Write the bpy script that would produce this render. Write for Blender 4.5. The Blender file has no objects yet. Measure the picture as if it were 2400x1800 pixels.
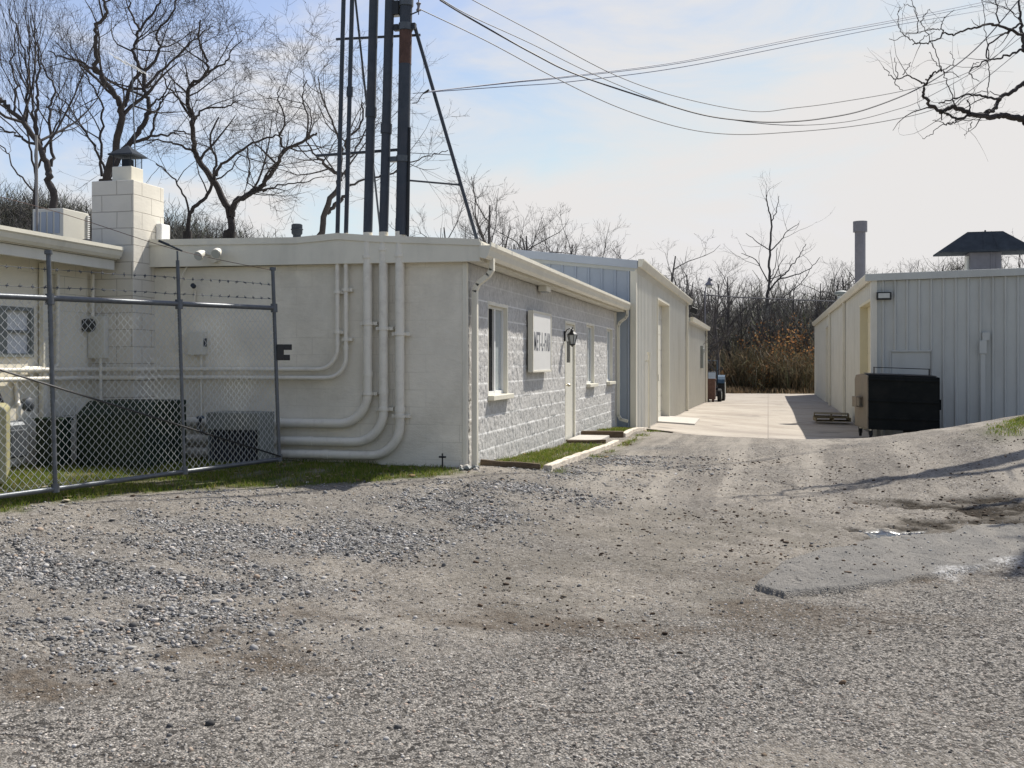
import bpy, math, random
import numpy as np
from mathutils import Vector, Matrix

random.seed(7)
sc = bpy.context.scene
COL = sc.collection
# ------------------------------------------------------------------ camera geometry (photograph frame 2400 x 1800)
EYE = 1.6
FPX = 2500.0
YAW = math.radians(13.5)
CA, SA = math.cos(YAW), math.sin(YAW)
UC, VH = 1200.0, 850.0

def pt(u, v, d):
    """a point seen at frame position (u, v) and standing d metres in front of the eye"""
    xc = (u - UC) / FPX * d
    return Vector((-SA * d + CA * xc, CA * d + SA * xc, EYE + (VH - v) / FPX * d))

def on_y(u, v, y):
    t = (u - UC) / FPX
    return pt(u, v, y / (CA + SA * t))

def on_x(u, v, x):
    t = (u - UC) / FPX
    return pt(u, v, x / (-SA + CA * t))

# ------------------------------------------------------------------ numpy noise
_tab = {}
def vnoise(x, y, seed=0):
    if seed not in _tab:
        _tab[seed] = np.random.RandomState(seed).rand(256, 256)
    T = _tab[seed]
    xi = np.floor(x).astype(int); yi = np.floor(y).astype(int)
    fx = x - xi; fy = y - yi
    fx = fx * fx * (3 - 2 * fx); fy = fy * fy * (3 - 2 * fy)
    a = T[xi & 255, yi & 255]; b = T[(xi + 1) & 255, yi & 255]
    c = T[xi & 255, (yi + 1) & 255]; d = T[(xi + 1) & 255, (yi + 1) & 255]
    return (a * (1 - fx) + b * fx) * (1 - fy) + (c * (1 - fx) + d * fx) * fy

def fbm(x, y, seed=0, octv=4):
    s = 0; a = .5
    for i in range(octv):
        s = s + a * vnoise(x * 2 ** i + 17.3 * i, y * 2 ** i + 9.1 * i, seed + i)
        a *= .5
    return s / (1 - .5 ** octv)

def sstep(a, b, x):
    t = np.clip((x - a) / (b - a), 0, 1)
    return t * t * (3 - 2 * t)

# ------------------------------------------------------------------ terrain height (thin plate spline through surveyed spots)
CTRL = np.array([
    (0, 0, 0), (-3, 2, .02), (3, 2, 0), (0, 5, 0), (2.5, 5, 0), (-2.5, 5, .05), (-6, 3, .2), (6, 5, .1), (-10, 2, .35),
    (0, 9, .12), (2, 8, .06), (3.8, 9, .15), (-3, 8, .22), (-6, 7.3, .44), (-9, 6, .5), (-5.3, 9.6, .43),
    (-3.3, 11.6, .41), (-7.5, 11.6, .44), (0, 13, .27), (2.4, 12, .27), (.9, 17, .37), (2.0, 17.2, .42), (-1, 17, .33),
    (-2.4, 16.5, .27), (-3.3, 17, .25), (-3.2, 23, .17), (2.6, 16.8, .56), (3.4, 15.6, .84), (5, 14.5, 1.05), (6.5, 17, 1.15),
    (4.4, 19.5, .75), (8.5, 12, 1.1), (7, 8.5, .5), (3.0, 26, -.33), (6, 27, -.25), (12, 26, .3), (1.8, 22.5, -.12),
    (0, 25.5, -.28), (0, 35, -.35), (0, 60, -.35), (2, 42, -.35), (-2.8, 31, -.06), (-2.9, 40, -.2), (-2.9, 52, -.33),
    (-.5, 21.5, .12), (-12, 15, .5), (-14, 30, .3), (-14, 50, 0), (14, 40, 0), (14, 60, -.2), (-20, 5, .6), (18, 8, .8),
    (0, -15, 0), (-20, -15, .3), (20, -15, .3), (0, 75, -.35), (-20, 75, -.3), (25, 75, -.3)], dtype=float)

def _phi(r2):
    return np.where(r2 > 1e-12, .5 * r2 * np.log(np.maximum(r2, 1e-12)), 0.0)
_n = len(CTRL)
_A = np.zeros((_n + 3, _n + 3))
_d2 = ((CTRL[:, None, :2] - CTRL[None, :, :2]) ** 2).sum(-1)
_A[:_n, :_n] = _phi(_d2) + np.eye(_n) * .05
_A[:_n, _n] = 1; _A[:_n, _n + 1:] = CTRL[:, :2]
_A[_n, :_n] = 1; _A[_n + 1:, :_n] = CTRL[:, :2].T
_W = np.linalg.solve(_A, np.concatenate([CTRL[:, 2], np.zeros(3)]))

def gz_np(x, y):
    x = np.asarray(x, float); y = np.asarray(y, float)
    s = _W[_n] + _W[_n + 1] * x + _W[_n + 2] * y
    for i in range(_n):
        s = s + _W[i] * _phi((x - CTRL[i, 0]) ** 2 + (y - CTRL[i, 1]) ** 2)
    r = np.hypot(x, y - 25)
    k = sstep(36, 58, r)
    return s * (1 - k) - .3 * k

def gz(x, y):
    return float(gz_np(np.array([x]), np.array([y]))[0])

def gp(u, v):
    """where the line of sight through (u, v) first meets the ground"""
    t = (u - UC) / FPX
    d = np.arange(2.5, 60, .02)
    x = d * (-SA + CA * t); y = d * (CA + SA * t); z = EYE + (VH - v) / FPX * d
    hit = np.nonzero(z <= gz_np(x, y))[0]
    i = hit[0] if len(hit) else len(d) - 1
    return (float(x[i]), float(y[i]))

def sdist(px, py, poly):
    """signed distance (positive inside) to a polygon"""
    inside = np.zeros(px.shape, bool); dist = np.full(px.shape, 1e9)
    n = len(poly)
    for i in range(n):
        x0, y0 = poly[i]; x1, y1 = poly[(i + 1) % n]
        ex, ey = x1 - x0, y1 - y0
        t = np.clip(((px - x0) * ex + (py - y0) * ey) / (ex * ex + ey * ey + 1e-12), 0, 1)
        dist = np.minimum(dist, np.hypot(px - x0 - t * ex, py - y0 - t * ey))
        c = ((y0 > py) != (y1 > py))
        with np.errstate(divide='ignore', invalid='ignore'):
            xx = (x1 - x0) * (py - y0) / (y1 - y0 + 1e-12) + x0
        inside ^= c & (px < xx)
    return np.where(inside, dist, -dist)

# ------------------------------------------------------------------ mesh helpers
class MB:
    def __init__(s):
        s.v = []; s.f = []
    def add(s, vs, fs):
        o = len(s.v)
        s.v += [tuple(map(float, p)) for p in vs]
        s.f += [tuple(i + o for i in f) for f in fs]
        return s
    def hexa(s, p):
        return s.add(p, [(0, 3, 2, 1), (4, 5, 6, 7), (0, 1, 5, 4), (1, 2, 6, 5), (2, 3, 7, 6), (3, 0, 4, 7)])
    def box(s, x0, y0, z0, x1, y1, z1):
        return s.hexa([(x0, y0, z0), (x1, y0, z0), (x1, y1, z0), (x0, y1, z0), (x0, y0, z1), (x1, y0, z1), (x1, y1, z1), (x0, y1, z1)])
    def obox(s, c, ax, ay, az):
        """oriented box: centre and three half-axis vectors"""
        c, ax, ay, az = Vector(c), Vector(ax), Vector(ay), Vector(az)
        P = []
        for k in (-1, 1):
            for i, j in ((-1, -1), (1, -1), (1, 1), (-1, 1)):
                P.append(c + ax * i + ay * j + az * k)
        return s.hexa(P)
    def prism(s, poly, fn0, fn1):
        """extrude a 2-D polygon: fn0/fn1 turn (a, b) into the 3-D points of both ends"""
        n = len(poly)
        vs = [fn0(a, b) for a, b in poly] + [fn1(a, b) for a, b in poly]
        fs = [tuple(range(n - 1, -1, -1)), tuple(range(n, 2 * n))]
        fs += [(i, (i + 1) % n, n + (i + 1) % n, n + i) for i in range(n)]
        return s.add(vs, fs)
    def tube(s, path, r, k=10, cap=True):
        P = [Vector(p) for p in path]; n = len(P)
        R = r if isinstance(r, (list, tuple)) else [r] * n
        ref = None; vs = []
        for i in range(n):
            T = (P[min(i + 1, n - 1)] - P[max(i - 1, 0)]).normalized()
            if ref is None:
                ref = T.cross(Vector((0, 0, 1)))
                if ref.length < .05: ref = T.cross(Vector((1, 0, 0)))
                ref.normalize()
            ref = (ref - T * ref.dot(T)).normalized()
            b = T.cross(ref)
            for j in range(k):
                a = 2 * math.pi * j / k
                vs.append(P[i] + (ref * math.cos(a) + b * math.sin(a)) * R[i])
        fs = []
        for i in range(n - 1):
            for j in range(k):
                q = (j + 1) % k
                fs.append((i * k + j, i * k + q, (i + 1) * k + q, (i + 1) * k + j))
        if cap:
            fs.append(tuple(range(k - 1, -1, -1))); fs.append(tuple(range((n - 1) * k, n * k)))
        return s.add(vs, fs)
    def lathe(s, c, prof, k=20):
        cx, cy, cz = c; vs = []; fs = []
        for r, z in prof:
            for j in range(k):
                a = 2 * math.pi * j / k
                vs.append((cx + r * math.cos(a), cy + r * math.sin(a), cz + z))
        n = len(prof)
        for i in range(n - 1):
            for j in range(k):
                q = (j + 1) % k
                fs.append((i * k + j, i * k + q, (i + 1) * k + q, (i + 1) * k + j))
        fs.append(tuple(range(k - 1, -1, -1))); fs.append(tuple(range((n - 1) * k, n * k)))
        return s.add(vs, fs)

def np_mesh(name, V, F, attrs=None, smooth=False):
    """mesh from arrays; F is (m, 3) or (m, 4)"""
    me = bpy.data.meshes.new(name)
    V = np.ascontiguousarray(V, dtype=np.float32); F = np.ascontiguousarray(F, dtype=np.int32)
    m, k = F.shape
    me.vertices.add(len(V)); me.vertices.foreach_set('co', V.ravel())
    me.loops.add(m * k); me.loops.foreach_set('vertex_index', F.ravel())
    me.polygons.add(m)
    me.polygons.foreach_set('loop_start', np.arange(0, m * k, k, dtype=np.int32))
    me.polygons.foreach_set('loop_total', np.full(m, k, dtype=np.int32))
    if smooth: me.polygons.foreach_set('use_smooth', np.ones(m, dtype=bool))
    me.update(calc_edges=True)
    for nm, arr in (attrs or {}).items():
        a = me.attributes.new(nm, 'FLOAT', 'POINT')
        a.data.foreach_set('value', np.ascontiguousarray(arr, dtype=np.float32))
    return me

def base_of(p):
    o = Vector((0, 0, 0))
    while p is not None:
        o += p.location; p = p.parent
    return o

def link_mesh(name, me, mat, parent=None, label=None):
    o = bpy.data.objects.new(name, me); COL.objects.link(o)
    if mat: me.materials.append(mat)
    if parent is not None:
        o.parent = parent
        me.transform(Matrix.Translation(-base_of(parent)))
    if label: o['label'] = label
    return o

def obj(name, mb, mat, parent=None, smooth=False, bevel=0, label=None, flip=True):
    me = bpy.data.meshes.new(name)
    me.from_pydata(mb.v, [], mb.f); me.update()
    if flip:
        import bmesh
        bm = bmesh.new(); bm.from_mesh(me); bmesh.ops.recalc_face_normals(bm, faces=bm.faces); bm.to_mesh(me); bm.free()
    if smooth:
        me.shade_smooth()
        try: me.set_sharp_from_angle(angle=math.radians(40))
        except Exception: pass
    o = link_mesh(name, me, mat, parent, label)
    if bevel:
        b = o.modifiers.new('bevel', 'BEVEL'); b.width = bevel; b.segments = 2; b.limit_method = 'ANGLE'
    return o

def tag(o, label, cat, group=None):
    o['label'] = label; o['category'] = cat
    if group: o['group'] = group
    return o

def thing(name, label, cat, loc=(0, 0, 0), group=None):
    o = bpy.data.objects.new(name, None); COL.objects.link(o)
    o.empty_display_size = .2; o.location = loc
    return tag(o, label, cat, group)

def struct(o, kind='structure'):
    o['kind'] = kind; return o

def dup(root, loc, rz=0.0, sc_=1.0, label=None):
    r = root.copy(); COL.objects.link(r)
    r.location = loc; r.rotation_euler = (0, 0, rz); r.scale = (sc_, sc_, sc_)
    if label: r['label'] = label
    for ch in list(root.children):
        c = ch.copy(); COL.objects.link(c); c.parent = r
        for g in list(ch.children):
            q = g.copy(); COL.objects.link(q); q.parent = c
    return r

# ------------------------------------------------------------------ materials
def new_mat(name):
    m = bpy.data.materials.new(name); m.use_nodes = True
    nt = m.node_tree; b = nt.nodes['Principled BSDF']
    return m, nt, b

def N(nt, typ, **kw):
    n = nt.nodes.new(typ)
    for k, v in kw.items():
        if k.startswith('i_'):
            key = k[2:]
            key = int(key) if key.isdigit() else key.replace('_', ' ')
            n.inputs[key].default_value = v
        else:
            setattr(n, k, v)
    return n

def mixc(nt, fac, a, b, typ='MIX'):
    m = nt.nodes.new('ShaderNodeMix'); m.data_type = 'RGBA'; m.blend_type = typ; m.clamp_factor = True
    for sock, val in ((m.inputs[0], fac), (m.inputs[6], a), (m.inputs[7], b)):
        if hasattr(val, 'is_linked') or hasattr(val, 'links'): nt.links.new(val, sock)
        elif isinstance(val, (int, float)): sock.default_value = val
        else: sock.default_value = (*val[:3], 1)
    return m.outputs[2]

def mathn(nt, op, a, b=0.0, c=0.0, clamp=False):
    m = nt.nodes.new('ShaderNodeMath'); m.operation = op; m.use_clamp = clamp
    for i, val in enumerate((a, b, c)):
        if hasattr(val, 'links'): nt.links.new(val, m.inputs[i])
        else: m.inputs[i].default_value = val
    return m.outputs[0]

def ramp(nt, fac, stops):
    r = nt.nodes.new('ShaderNodeValToRGB'); nt.links.new(fac, r.inputs[0])
    e = r.color_ramp.elements
    while len(e) < len(stops): e.new(.5)
    for k, (p, c) in enumerate(stops):
        e[k].position = p
        e[k].color = (*(c if not isinstance(c, (int, float)) else (c, c, c)), 1)
    return r.outputs[0]

def mat(name, col, rough=.6, var=.12, scale=3.0, bump=0.0, bscale=40.0, metal=0.0, dirt=None, dirt_amt=.5, dscale=1.3, spec=.5, stretch=(1, 1, 1), streak=0):
    """painted or plain surface with broad tone changes, blotches of dirt and a fine bump"""
    m, nt, b = new_mat(name)
    tc = N(nt, 'ShaderNodeTexCoord'); mp = N(nt, 'ShaderNodeMapping'); mp.inputs['Scale'].default_value = stretch
    nt.links.new(tc.outputs['Object'], mp.inputs[0])
    n1 = N(nt, 'ShaderNodeTexNoise', i_Scale=scale, i_Detail=6.0, i_Roughness=.65); nt.links.new(mp.outputs[0], n1.inputs['Vector'])
    lo = [c * (1 - var) for c in col]; hi = [min(1, c * (1 + var)) for c in col]
    r = N(nt, 'ShaderNodeMapRange'); r.inputs['From Min'].default_value = .3; r.inputs['From Max'].default_value = .7
    nt.links.new(n1.outputs[0], r.inputs[0])
    c = mixc(nt, r.outputs[0], lo, hi)
    if dirt is not None:
        n2 = N(nt, 'ShaderNodeTexNoise', i_Scale=dscale, i_Detail=8.0, i_Roughness=.7)
        mp2 = N(nt, 'ShaderNodeMapping'); mp2.inputs['Scale'].default_value = (1, 1, .25) if streak else (1, 1, 1)
        nt.links.new(tc.outputs['Object'], mp2.inputs[0]); nt.links.new(mp2.outputs[0], n2.inputs['Vector'])
        f = mathn(nt, 'MULTIPLY', ramp(nt, n2.outputs[0], [(.48, 0.0), (.72, 1.0)]), dirt_amt)
        c = mixc(nt, f, c, dirt)
    nt.links.new(c, b.inputs['Base Color'])
    b.inputs['Roughness'].default_value = rough; b.inputs['Metallic'].default_value = metal
    b.inputs['Specular IOR Level'].default_value = spec
    if bump:
        n3 = N(nt, 'ShaderNodeTexNoise', i_Scale=bscale, i_Detail=5.0); nt.links.new(tc.outputs['Object'], n3.inputs['Vector'])
        bp = N(nt, 'ShaderNodeBump', i_Strength=bump, i_Distance=.02); nt.links.new(n3.outputs[0], bp.inputs['Height'])
        nt.links.new(bp.outputs[0], b.inputs['Normal'])
    return m

def island_mat(name, stops, rough=.85, spec=.1):
    """one colour per loose piece (stones, blades, twigs)"""
    m, nt, b = new_mat(name)
    g = N(nt, 'ShaderNodeNewGeometry')
    nt.links.new(ramp(nt, g.outputs['Random Per Island'], stops), b.inputs['Base Color'])
    b.inputs['Roughness'].default_value = rough; b.inputs['Specular IOR Level'].default_value = spec
    return m

def leaf_mat(name, stops, t=.4):
    """thin blades and leaves that let some light through"""
    m = island_mat(name, stops, .75, .12); nt = m.node_tree; b = nt.nodes['Principled BSDF']
    tr = nt.nodes.new('ShaderNodeBsdfTranslucent'); mx = nt.nodes.new('ShaderNodeMixShader'); mx.inputs[0].default_value = t
    nt.links.new(b.inputs['Base Color'].links[0].from_socket, tr.inputs['Color'])
    nt.links.new(b.outputs[0], mx.inputs[1]); nt.links.new(tr.outputs[0], mx.inputs[2]); nt.links.new(mx.outputs[0], nt.nodes['Material Output'].inputs[0])
    return m

def block_mat(name, col, mortar, axis, course=.2, width=.4, msize=.008, bump=.5, fine=.4, var=.07, dirt=None, moff=0.0):
    """painted concrete block laid in courses; axis says which horizontal direction the wall runs"""
    m, nt, b = new_mat(name)
    tc = N(nt, 'ShaderNodeTexCoord'); sp = N(nt, 'ShaderNodeSeparateXYZ'); cb = N(nt, 'ShaderNodeCombineXYZ')
    nt.links.new(tc.outputs['Object'], sp.inputs[0])
    if axis == 'xy':
        s = mathn(nt, 'ADD', sp.outputs[0], sp.outputs[1]); nt.links.new(s, cb.inputs[0])
    else:
        nt.links.new(sp.outputs[0 if axis == 'x' else 1], cb.inputs[0])
    nt.links.new(sp.outputs[2], cb.inputs[1])
    wob = N(nt, 'ShaderNodeTexNoise', i_Scale=2.5); nt.links.new(tc.outputs['Object'], wob.inputs['Vector'])
    vm = N(nt, 'ShaderNodeVectorMath', operation='MULTIPLY_ADD'); nt.links.new(wob.outputs[1], vm.inputs[0])
    vm.inputs[1].default_value = (.02, .02, 0); nt.links.new(cb.outputs[0], vm.inputs[2])
    br = N(nt, 'ShaderNodeTexBrick', i_Scale=1.0, i_Mortar_Size=msize, i_Mortar_Smooth=.4, i_Brick_Width=width, i_Row_Height=course)
    br.offset = .5
    nt.links.new(vm.outputs[0], br.inputs['Vector'])
    n1 = N(nt, 'ShaderNodeTexNoise', i_Scale=2.0, i_Detail=7.0, i_Roughness=.65); nt.links.new(tc.outputs['Object'], n1.inputs['Vector'])
    lo = [c * (1 - var) for c in col]; hi = [c * (1 + var) for c in col]
    c = mixc(nt, ramp(nt, n1.outputs[0], [(.3, 0.0), (.7, 1.0)]), lo, hi)
    fade = N(nt, 'ShaderNodeTexNoise', i_Scale=1.1, i_Detail=3.0); nt.links.new(tc.outputs['Object'], fade.inputs['Vector'])
    vis = ramp(nt, fade.outputs[0], [(.4 - moff, 0.0), (.62 - moff, 1.0)])
    c = mixc(nt, mathn(nt, 'MULTIPLY', br.outputs['Fac'], vis), c, mortar)
    if dirt is not None:
        n2 = N(nt, 'ShaderNodeTexNoise', i_Scale=.9, i_Detail=9.0, i_Roughness=.75); nt.links.new(tc.outputs['Object'], n2.inputs['Vector'])
        c = mixc(nt, mathn(nt, 'MULTIPLY', ramp(nt, n2.outputs[0], [(.5, 0.0), (.75, 1.0)]), .5), c, dirt)
    nt.links.new(c, b.inputs['Base Color']); b.inputs['Roughness'].default_value = .75; b.inputs['Specular IOR Level'].default_value = .25
    n3 = N(nt, 'ShaderNodeTexNoise', i_Scale=9.0, i_Detail=8.0, i_Roughness=.7)
    mp3 = N(nt, 'ShaderNodeMapping'); mp3.inputs['Scale'].default_value = (1, 1, 2.2)
    nt.links.new(tc.outputs['Object'], mp3.inputs[0]); nt.links.new(mp3.outputs[0], n3.inputs['Vector'])
    h = mathn(nt, 'SUBTRACT', mathn(nt, 'MULTIPLY', n3.outputs[0], fine), mathn(nt, 'MULTIPLY', mathn(nt, 'MULTIPLY', br.outputs['Fac'], vis), bump))
    bp = N(nt, 'ShaderNodeBump', i_Strength=.6, i_Distance=.02); nt.links.new(h, bp.inputs['Height']); nt.links.new(bp.outputs[0], b.inputs['Normal'])
    return m

CREAM = (.75, .715, .615)
M = {}
M['cream'] = mat('cream paint', CREAM, .5, .05, 2.0, .12, 30, dirt=(.36, .34, .27), dirt_amt=.35, dscale=1.6, streak=1)
M['cream_trim'] = mat('cream trim', (.74, .70, .58), .4, .04, 3.0, .05, 30, dirt=(.42, .4, .33), dirt_amt=.3, dscale=2.5, streak=1)
M['conduit'] = mat('painted conduit', (.80, .755, .645), .42, .05, 4.0, .06, 30, dirt=(.36, .32, .26), dirt_amt=.5, dscale=4)
M['front_block'] = block_mat('shaded block wall', (.81, .757, .635), (.67, .62, .51), 'x', msize=.006, bump=.10, fine=.95, var=.10, dirt=(.50, .45, .35), moff=-.06)
M['wing_block'] = block_mat('wing block wall', (.80, .745, .61), (.4, .38, .3), 'y', msize=.005, bump=.2, fine=.3)
M['chimney_block'] = block_mat('chimney block', (.70, .66, .57), (.42, .38, .32), 'xy', msize=.005, bump=.9, fine=.35, moff=.3)
M['siding'] = mat('cream steel siding', (.66, .64, .56), .42, .04, 1.2, .03, 12, dirt=(.46, .43, .34), dirt_amt=.5, dscale=1.2, streak=1)
M['siding_grey'] = mat('pale steel siding', (.47, .485, .46), .42, .04, 1.2, .03, 12, dirt=(.33, .33, .31), dirt_amt=.5, dscale=1.0, streak=1)
M['siding_blue'] = mat('weathered blue grey siding', (.36, .405, .46), .45, .05, 1.2, .03, 12, dirt=(.26, .29, .33), dirt_amt=.35, dscale=1.0, streak=1)
M['rake_blue'] = mat('blue grey trim', (.42, .46, .51), .45, .05, 2)
M['roof'] = mat('grey roof', (.22, .22, .23), .8, .15, 2.0, .2, 50)
M['dark'] = mat('dark interior', (.03, .03, .03), .9, .1)
M['galv'] = mat('galvanised steel', (.095, .105, .115), .42, .25, 14.0, .08, 60, metal=.3, dirt=(.13, .12, .11), dirt_amt=.4, dscale=6)
M['galv_wire'] = mat('galvanised wire', (.60, .62, .62), .5, .1, 20, 0, metal=.2)
M['mast_steel'] = mat('weathered conduit steel', (.058, .07, .088), .7, .2, 6.0, .1, 40, spec=.3, dirt=(.07, .055, .05), dirt_amt=.4, dscale=3)
M['rust'] = mat('rusty steel', (.095, .05, .038), .8, .3, 9.0, .2, 40, dirt=(.08, .045, .03), dirt_amt=.6, dscale=5)
M['white_paint'] = mat('white paint', (.74, .74, .72), .45, .05, 3.0)
M['black_metal'] = mat('black metal', (.012, .012, .013), .4, .3, 6.0)
M['wire_skylit'] = mat('sky tinted wire', (.17, .19, .27), .6, .1)  # blue of the sky light on the wires put into their colour
M['wire'] = mat('cable black', (.035, .035, .045), .6, .1)
M['glass_dark'] = mat('dark window glass', (.02, .024, .026), .06, .3, 2.0, spec=.8)
M['screen'] = mat('unlit opening', (.018, .019, .02), .9, .2, 3, spec=.1)  # near-black sheet painted in for the darkness inside an open sash
M['glass_pale'] = mat('curtained window glass', (.36, .40, .41), .12, .12, 3.0, spec=.7, stretch=(1, 6, 1))
M['lamp_glass'] = mat('lamp glass', (.45, .46, .44), .15, .1, spec=.7)
M['door'] = mat('pale door paint', (.66, .64, .56), .4, .03, 2.0, dirt=(.46, .44, .38), dirt_amt=.25)
M['bounce_cream'] = mat('cream with bounce tint', (.66, .60, .41), .5, .05, 2.0)  # bounce light from the lane put into the colour of the near bay door
M['brass'] = mat('worn brass', (.5, .46, .36), .3, .1, metal=.9)
M['sign'] = mat('sign face', (.74, .73, .70), .4, .03, 3.0, dirt=(.55, .53, .47), dirt_amt=.25)
M['letter'] = mat('lettering', (.17, .175, .19), .5, .1)
M['wood_pale'] = mat('bleached timber', (.62, .55, .45), .85, .3, 5.0, .5, 30, dirt=(.24, .17, .11), dirt_amt=.6, dscale=4, stretch=(6, 1, 6))
M['wood_dark'] = mat('damp timber', (.12, .085, .05), .9, .35, 6.0, .5, 30, stretch=(1, 6, 6))
M['concrete_pad'] = mat('pale concrete', (.46, .43, .38), .85, .1, 3.0, .25, 60)
M['green_box'] = mat('dark green enamel', (.012, .025, .014), .6, .25, 3.0, .05, 20, spec=.25)
M['grey_box'] = mat('grey enamel', (.20, .215, .20), .5, .12, 4.0, .05, 20, dirt=(.11, .1, .08), dirt_amt=.5, dscale=5)
M['cabinet'] = mat('cabinet paint', (.66, .635, .55), .45, .05, 4.0)
M['pale_yellow'] = mat('pale yellow panel', (.40, .37, .20), .35, .05, 3.0)
M['tyre'] = mat('tyre rubber', (.018, .018, .018), .85, .2, 8, .2, 60)
M['black_vinyl'] = mat('black vinyl', (.02, .02, .02), .5, .2)
M['dumpster_black'] = mat('dumpster dark green paint', (.006, .008, .0075), .75, .4, 3.0, .15, 10, dirt=(.016, .013, .011), dirt_amt=.5, dscale=3, spec=.2)
M['dumpster_tan'] = mat('dumpster tan side', (.21, .175, .125), .7, .2, 4.0, .15, 20, dirt=(.12, .075, .045), dirt_amt=.6, dscale=4)  # tan for one end and its pocket, lighter than the body
M['pallet'] = mat('weathered pallet wood', (.20, .165, .10), .9, .3, 8.0, .4, 30, dirt=(.07, .06, .035), dirt_amt=.5, dscale=5)
M['tractor_blue'] = mat('tractor blue paint', (.05, .10, .15), .35, .15, 4, dirt=(.1, .07, .05), dirt_amt=.4, dscale=5)
M['hood_metal'] = mat('dark ventilator metal', (.05, .058, .07), .9, .2, 4, spec=.06)
M['vent_grey'] = mat('vent grey metal', (.20, .19, .205), .5, .12, 4, metal=.2)
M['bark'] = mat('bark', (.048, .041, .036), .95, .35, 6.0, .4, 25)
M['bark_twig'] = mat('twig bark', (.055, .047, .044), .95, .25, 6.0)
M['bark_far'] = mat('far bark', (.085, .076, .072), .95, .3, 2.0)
M['bark_pale'] = mat('pale bark', (.27, .255, .235), .95, .25, 2.0)
# ------------------------------------------------------------------ the ground
def wp(pts):
    return [gp(u, v) for u, v in pts]

P_SLAB = wp([(1768, 1385), (1790, 1366), (1830, 1330), (1900, 1304), (2050, 1268), (2130, 1262), (2220, 1252), (2262, 1234), (2330, 1229), (2460, 1226), (2560, 1300), (2400, 1316), (2290, 1338), (2200, 1352), (2030, 1384), (1900, 1399), (1838, 1405)])
P_GRAV = wp([(-400, 1230), (0, 1222), (300, 1185), (640, 1185), (860, 1165), (1010, 1140), (1200, 1120), (1330, 1090), (1480, 1050), (1560, 1040), (1450, 1090), (1330, 1130), (1180, 1170), (1060, 1260), (860, 1350), (720, 1470), (480, 1520), (230, 1600), (-300, 1640)])
P_ASPH = wp([(-500, 1640), (0, 1625), (300, 1590), (520, 1560), (760, 1500), (1000, 1500), (1280, 1470), (1500, 1450), (1750, 1420), (1850, 1408), (2040, 1388), (2200, 1356), (2400, 1325), (2700, 1300), (3300, 1500), (3300, 1795), (-1500, 1795)])
P_MUD_SHADE = wp([(2010, 1178), (2130, 1168), (2300, 1170), (2480, 1163), (2480, 1230), (2330, 1230), (2262, 1240), (2200, 1256), (2060, 1264), (2000, 1250), (2060, 1236), (2160, 1224), (2240, 1206), (2120, 1196)])  # dark wet soil; its upper band also paints in the bough shadows
P_PUD = wp([(2022, 1241), (2060, 1233), (2110, 1240), (2170, 1238), (2150, 1250), (2100, 1258), (2060, 1260), (2020, 1252)])
P_GRASS = wp([(-300, 1250), (-60, 1215), (0, 1206), (271, 1170), (480, 1147), (640, 1143), (820, 1140), (950, 1126), (1060, 1114), (1125, 1110)]) + [(-3.3, 11.75), (-8.2, 11.75), (-8.2, 6.5), (-7.5, 5.5)]
P_BED1 = [(-3.32, 12.0), (-2.5, 12.0), (-2.46, 17.5), (-3.32, 17.5)]
P_BED2 = [(-3.32, 19.1), (-2.55, 19.1), (-2.7, 24.3), (-3.32, 24.3)]
P_VERGE = [(-2.75, 11.5), (-2.15, 11.7), (-2.05, 14.5), (-2.0, 17.8), (-2.1, 21), (-2.1, 24.2), (-2.7, 24.4), (-2.5, 19), (-2.46, 17.6), (-2.5, 12.1)]
P_BANK = wp([(2300, 1012), (2330, 1016), (2400, 1020), (2500, 1015)]) + [(6.5, 13.5), (11, 12), (14, 20), (9, 24), (4.6, 20), (3.6, 17.6)]
P_SALT = wp([(2185, 1350), (2230, 1338), (2300, 1330), (2410, 1312), (2480, 1312), (2400, 1328), (2300, 1346), (2230, 1356)])
P_CENT = wp([(1080, 1300), (1200, 1230), (1450, 1190), (1800, 1200), (1990, 1230), (1900, 1300), (1780, 1370), (1700, 1410), (1450, 1440), (1200, 1450), (1040, 1400)])
P_SPOT = [wp([(420, 1530), (520, 1515), (600, 1522), (560, 1545), (460, 1552)]), wp([(-60, 1600), (120, 1590), (230, 1600), (200, 1625), (60, 1640), (-60, 1640)]), wp([(610, 1560), (700, 1566), (690, 1576), (610, 1572)])]

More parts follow.
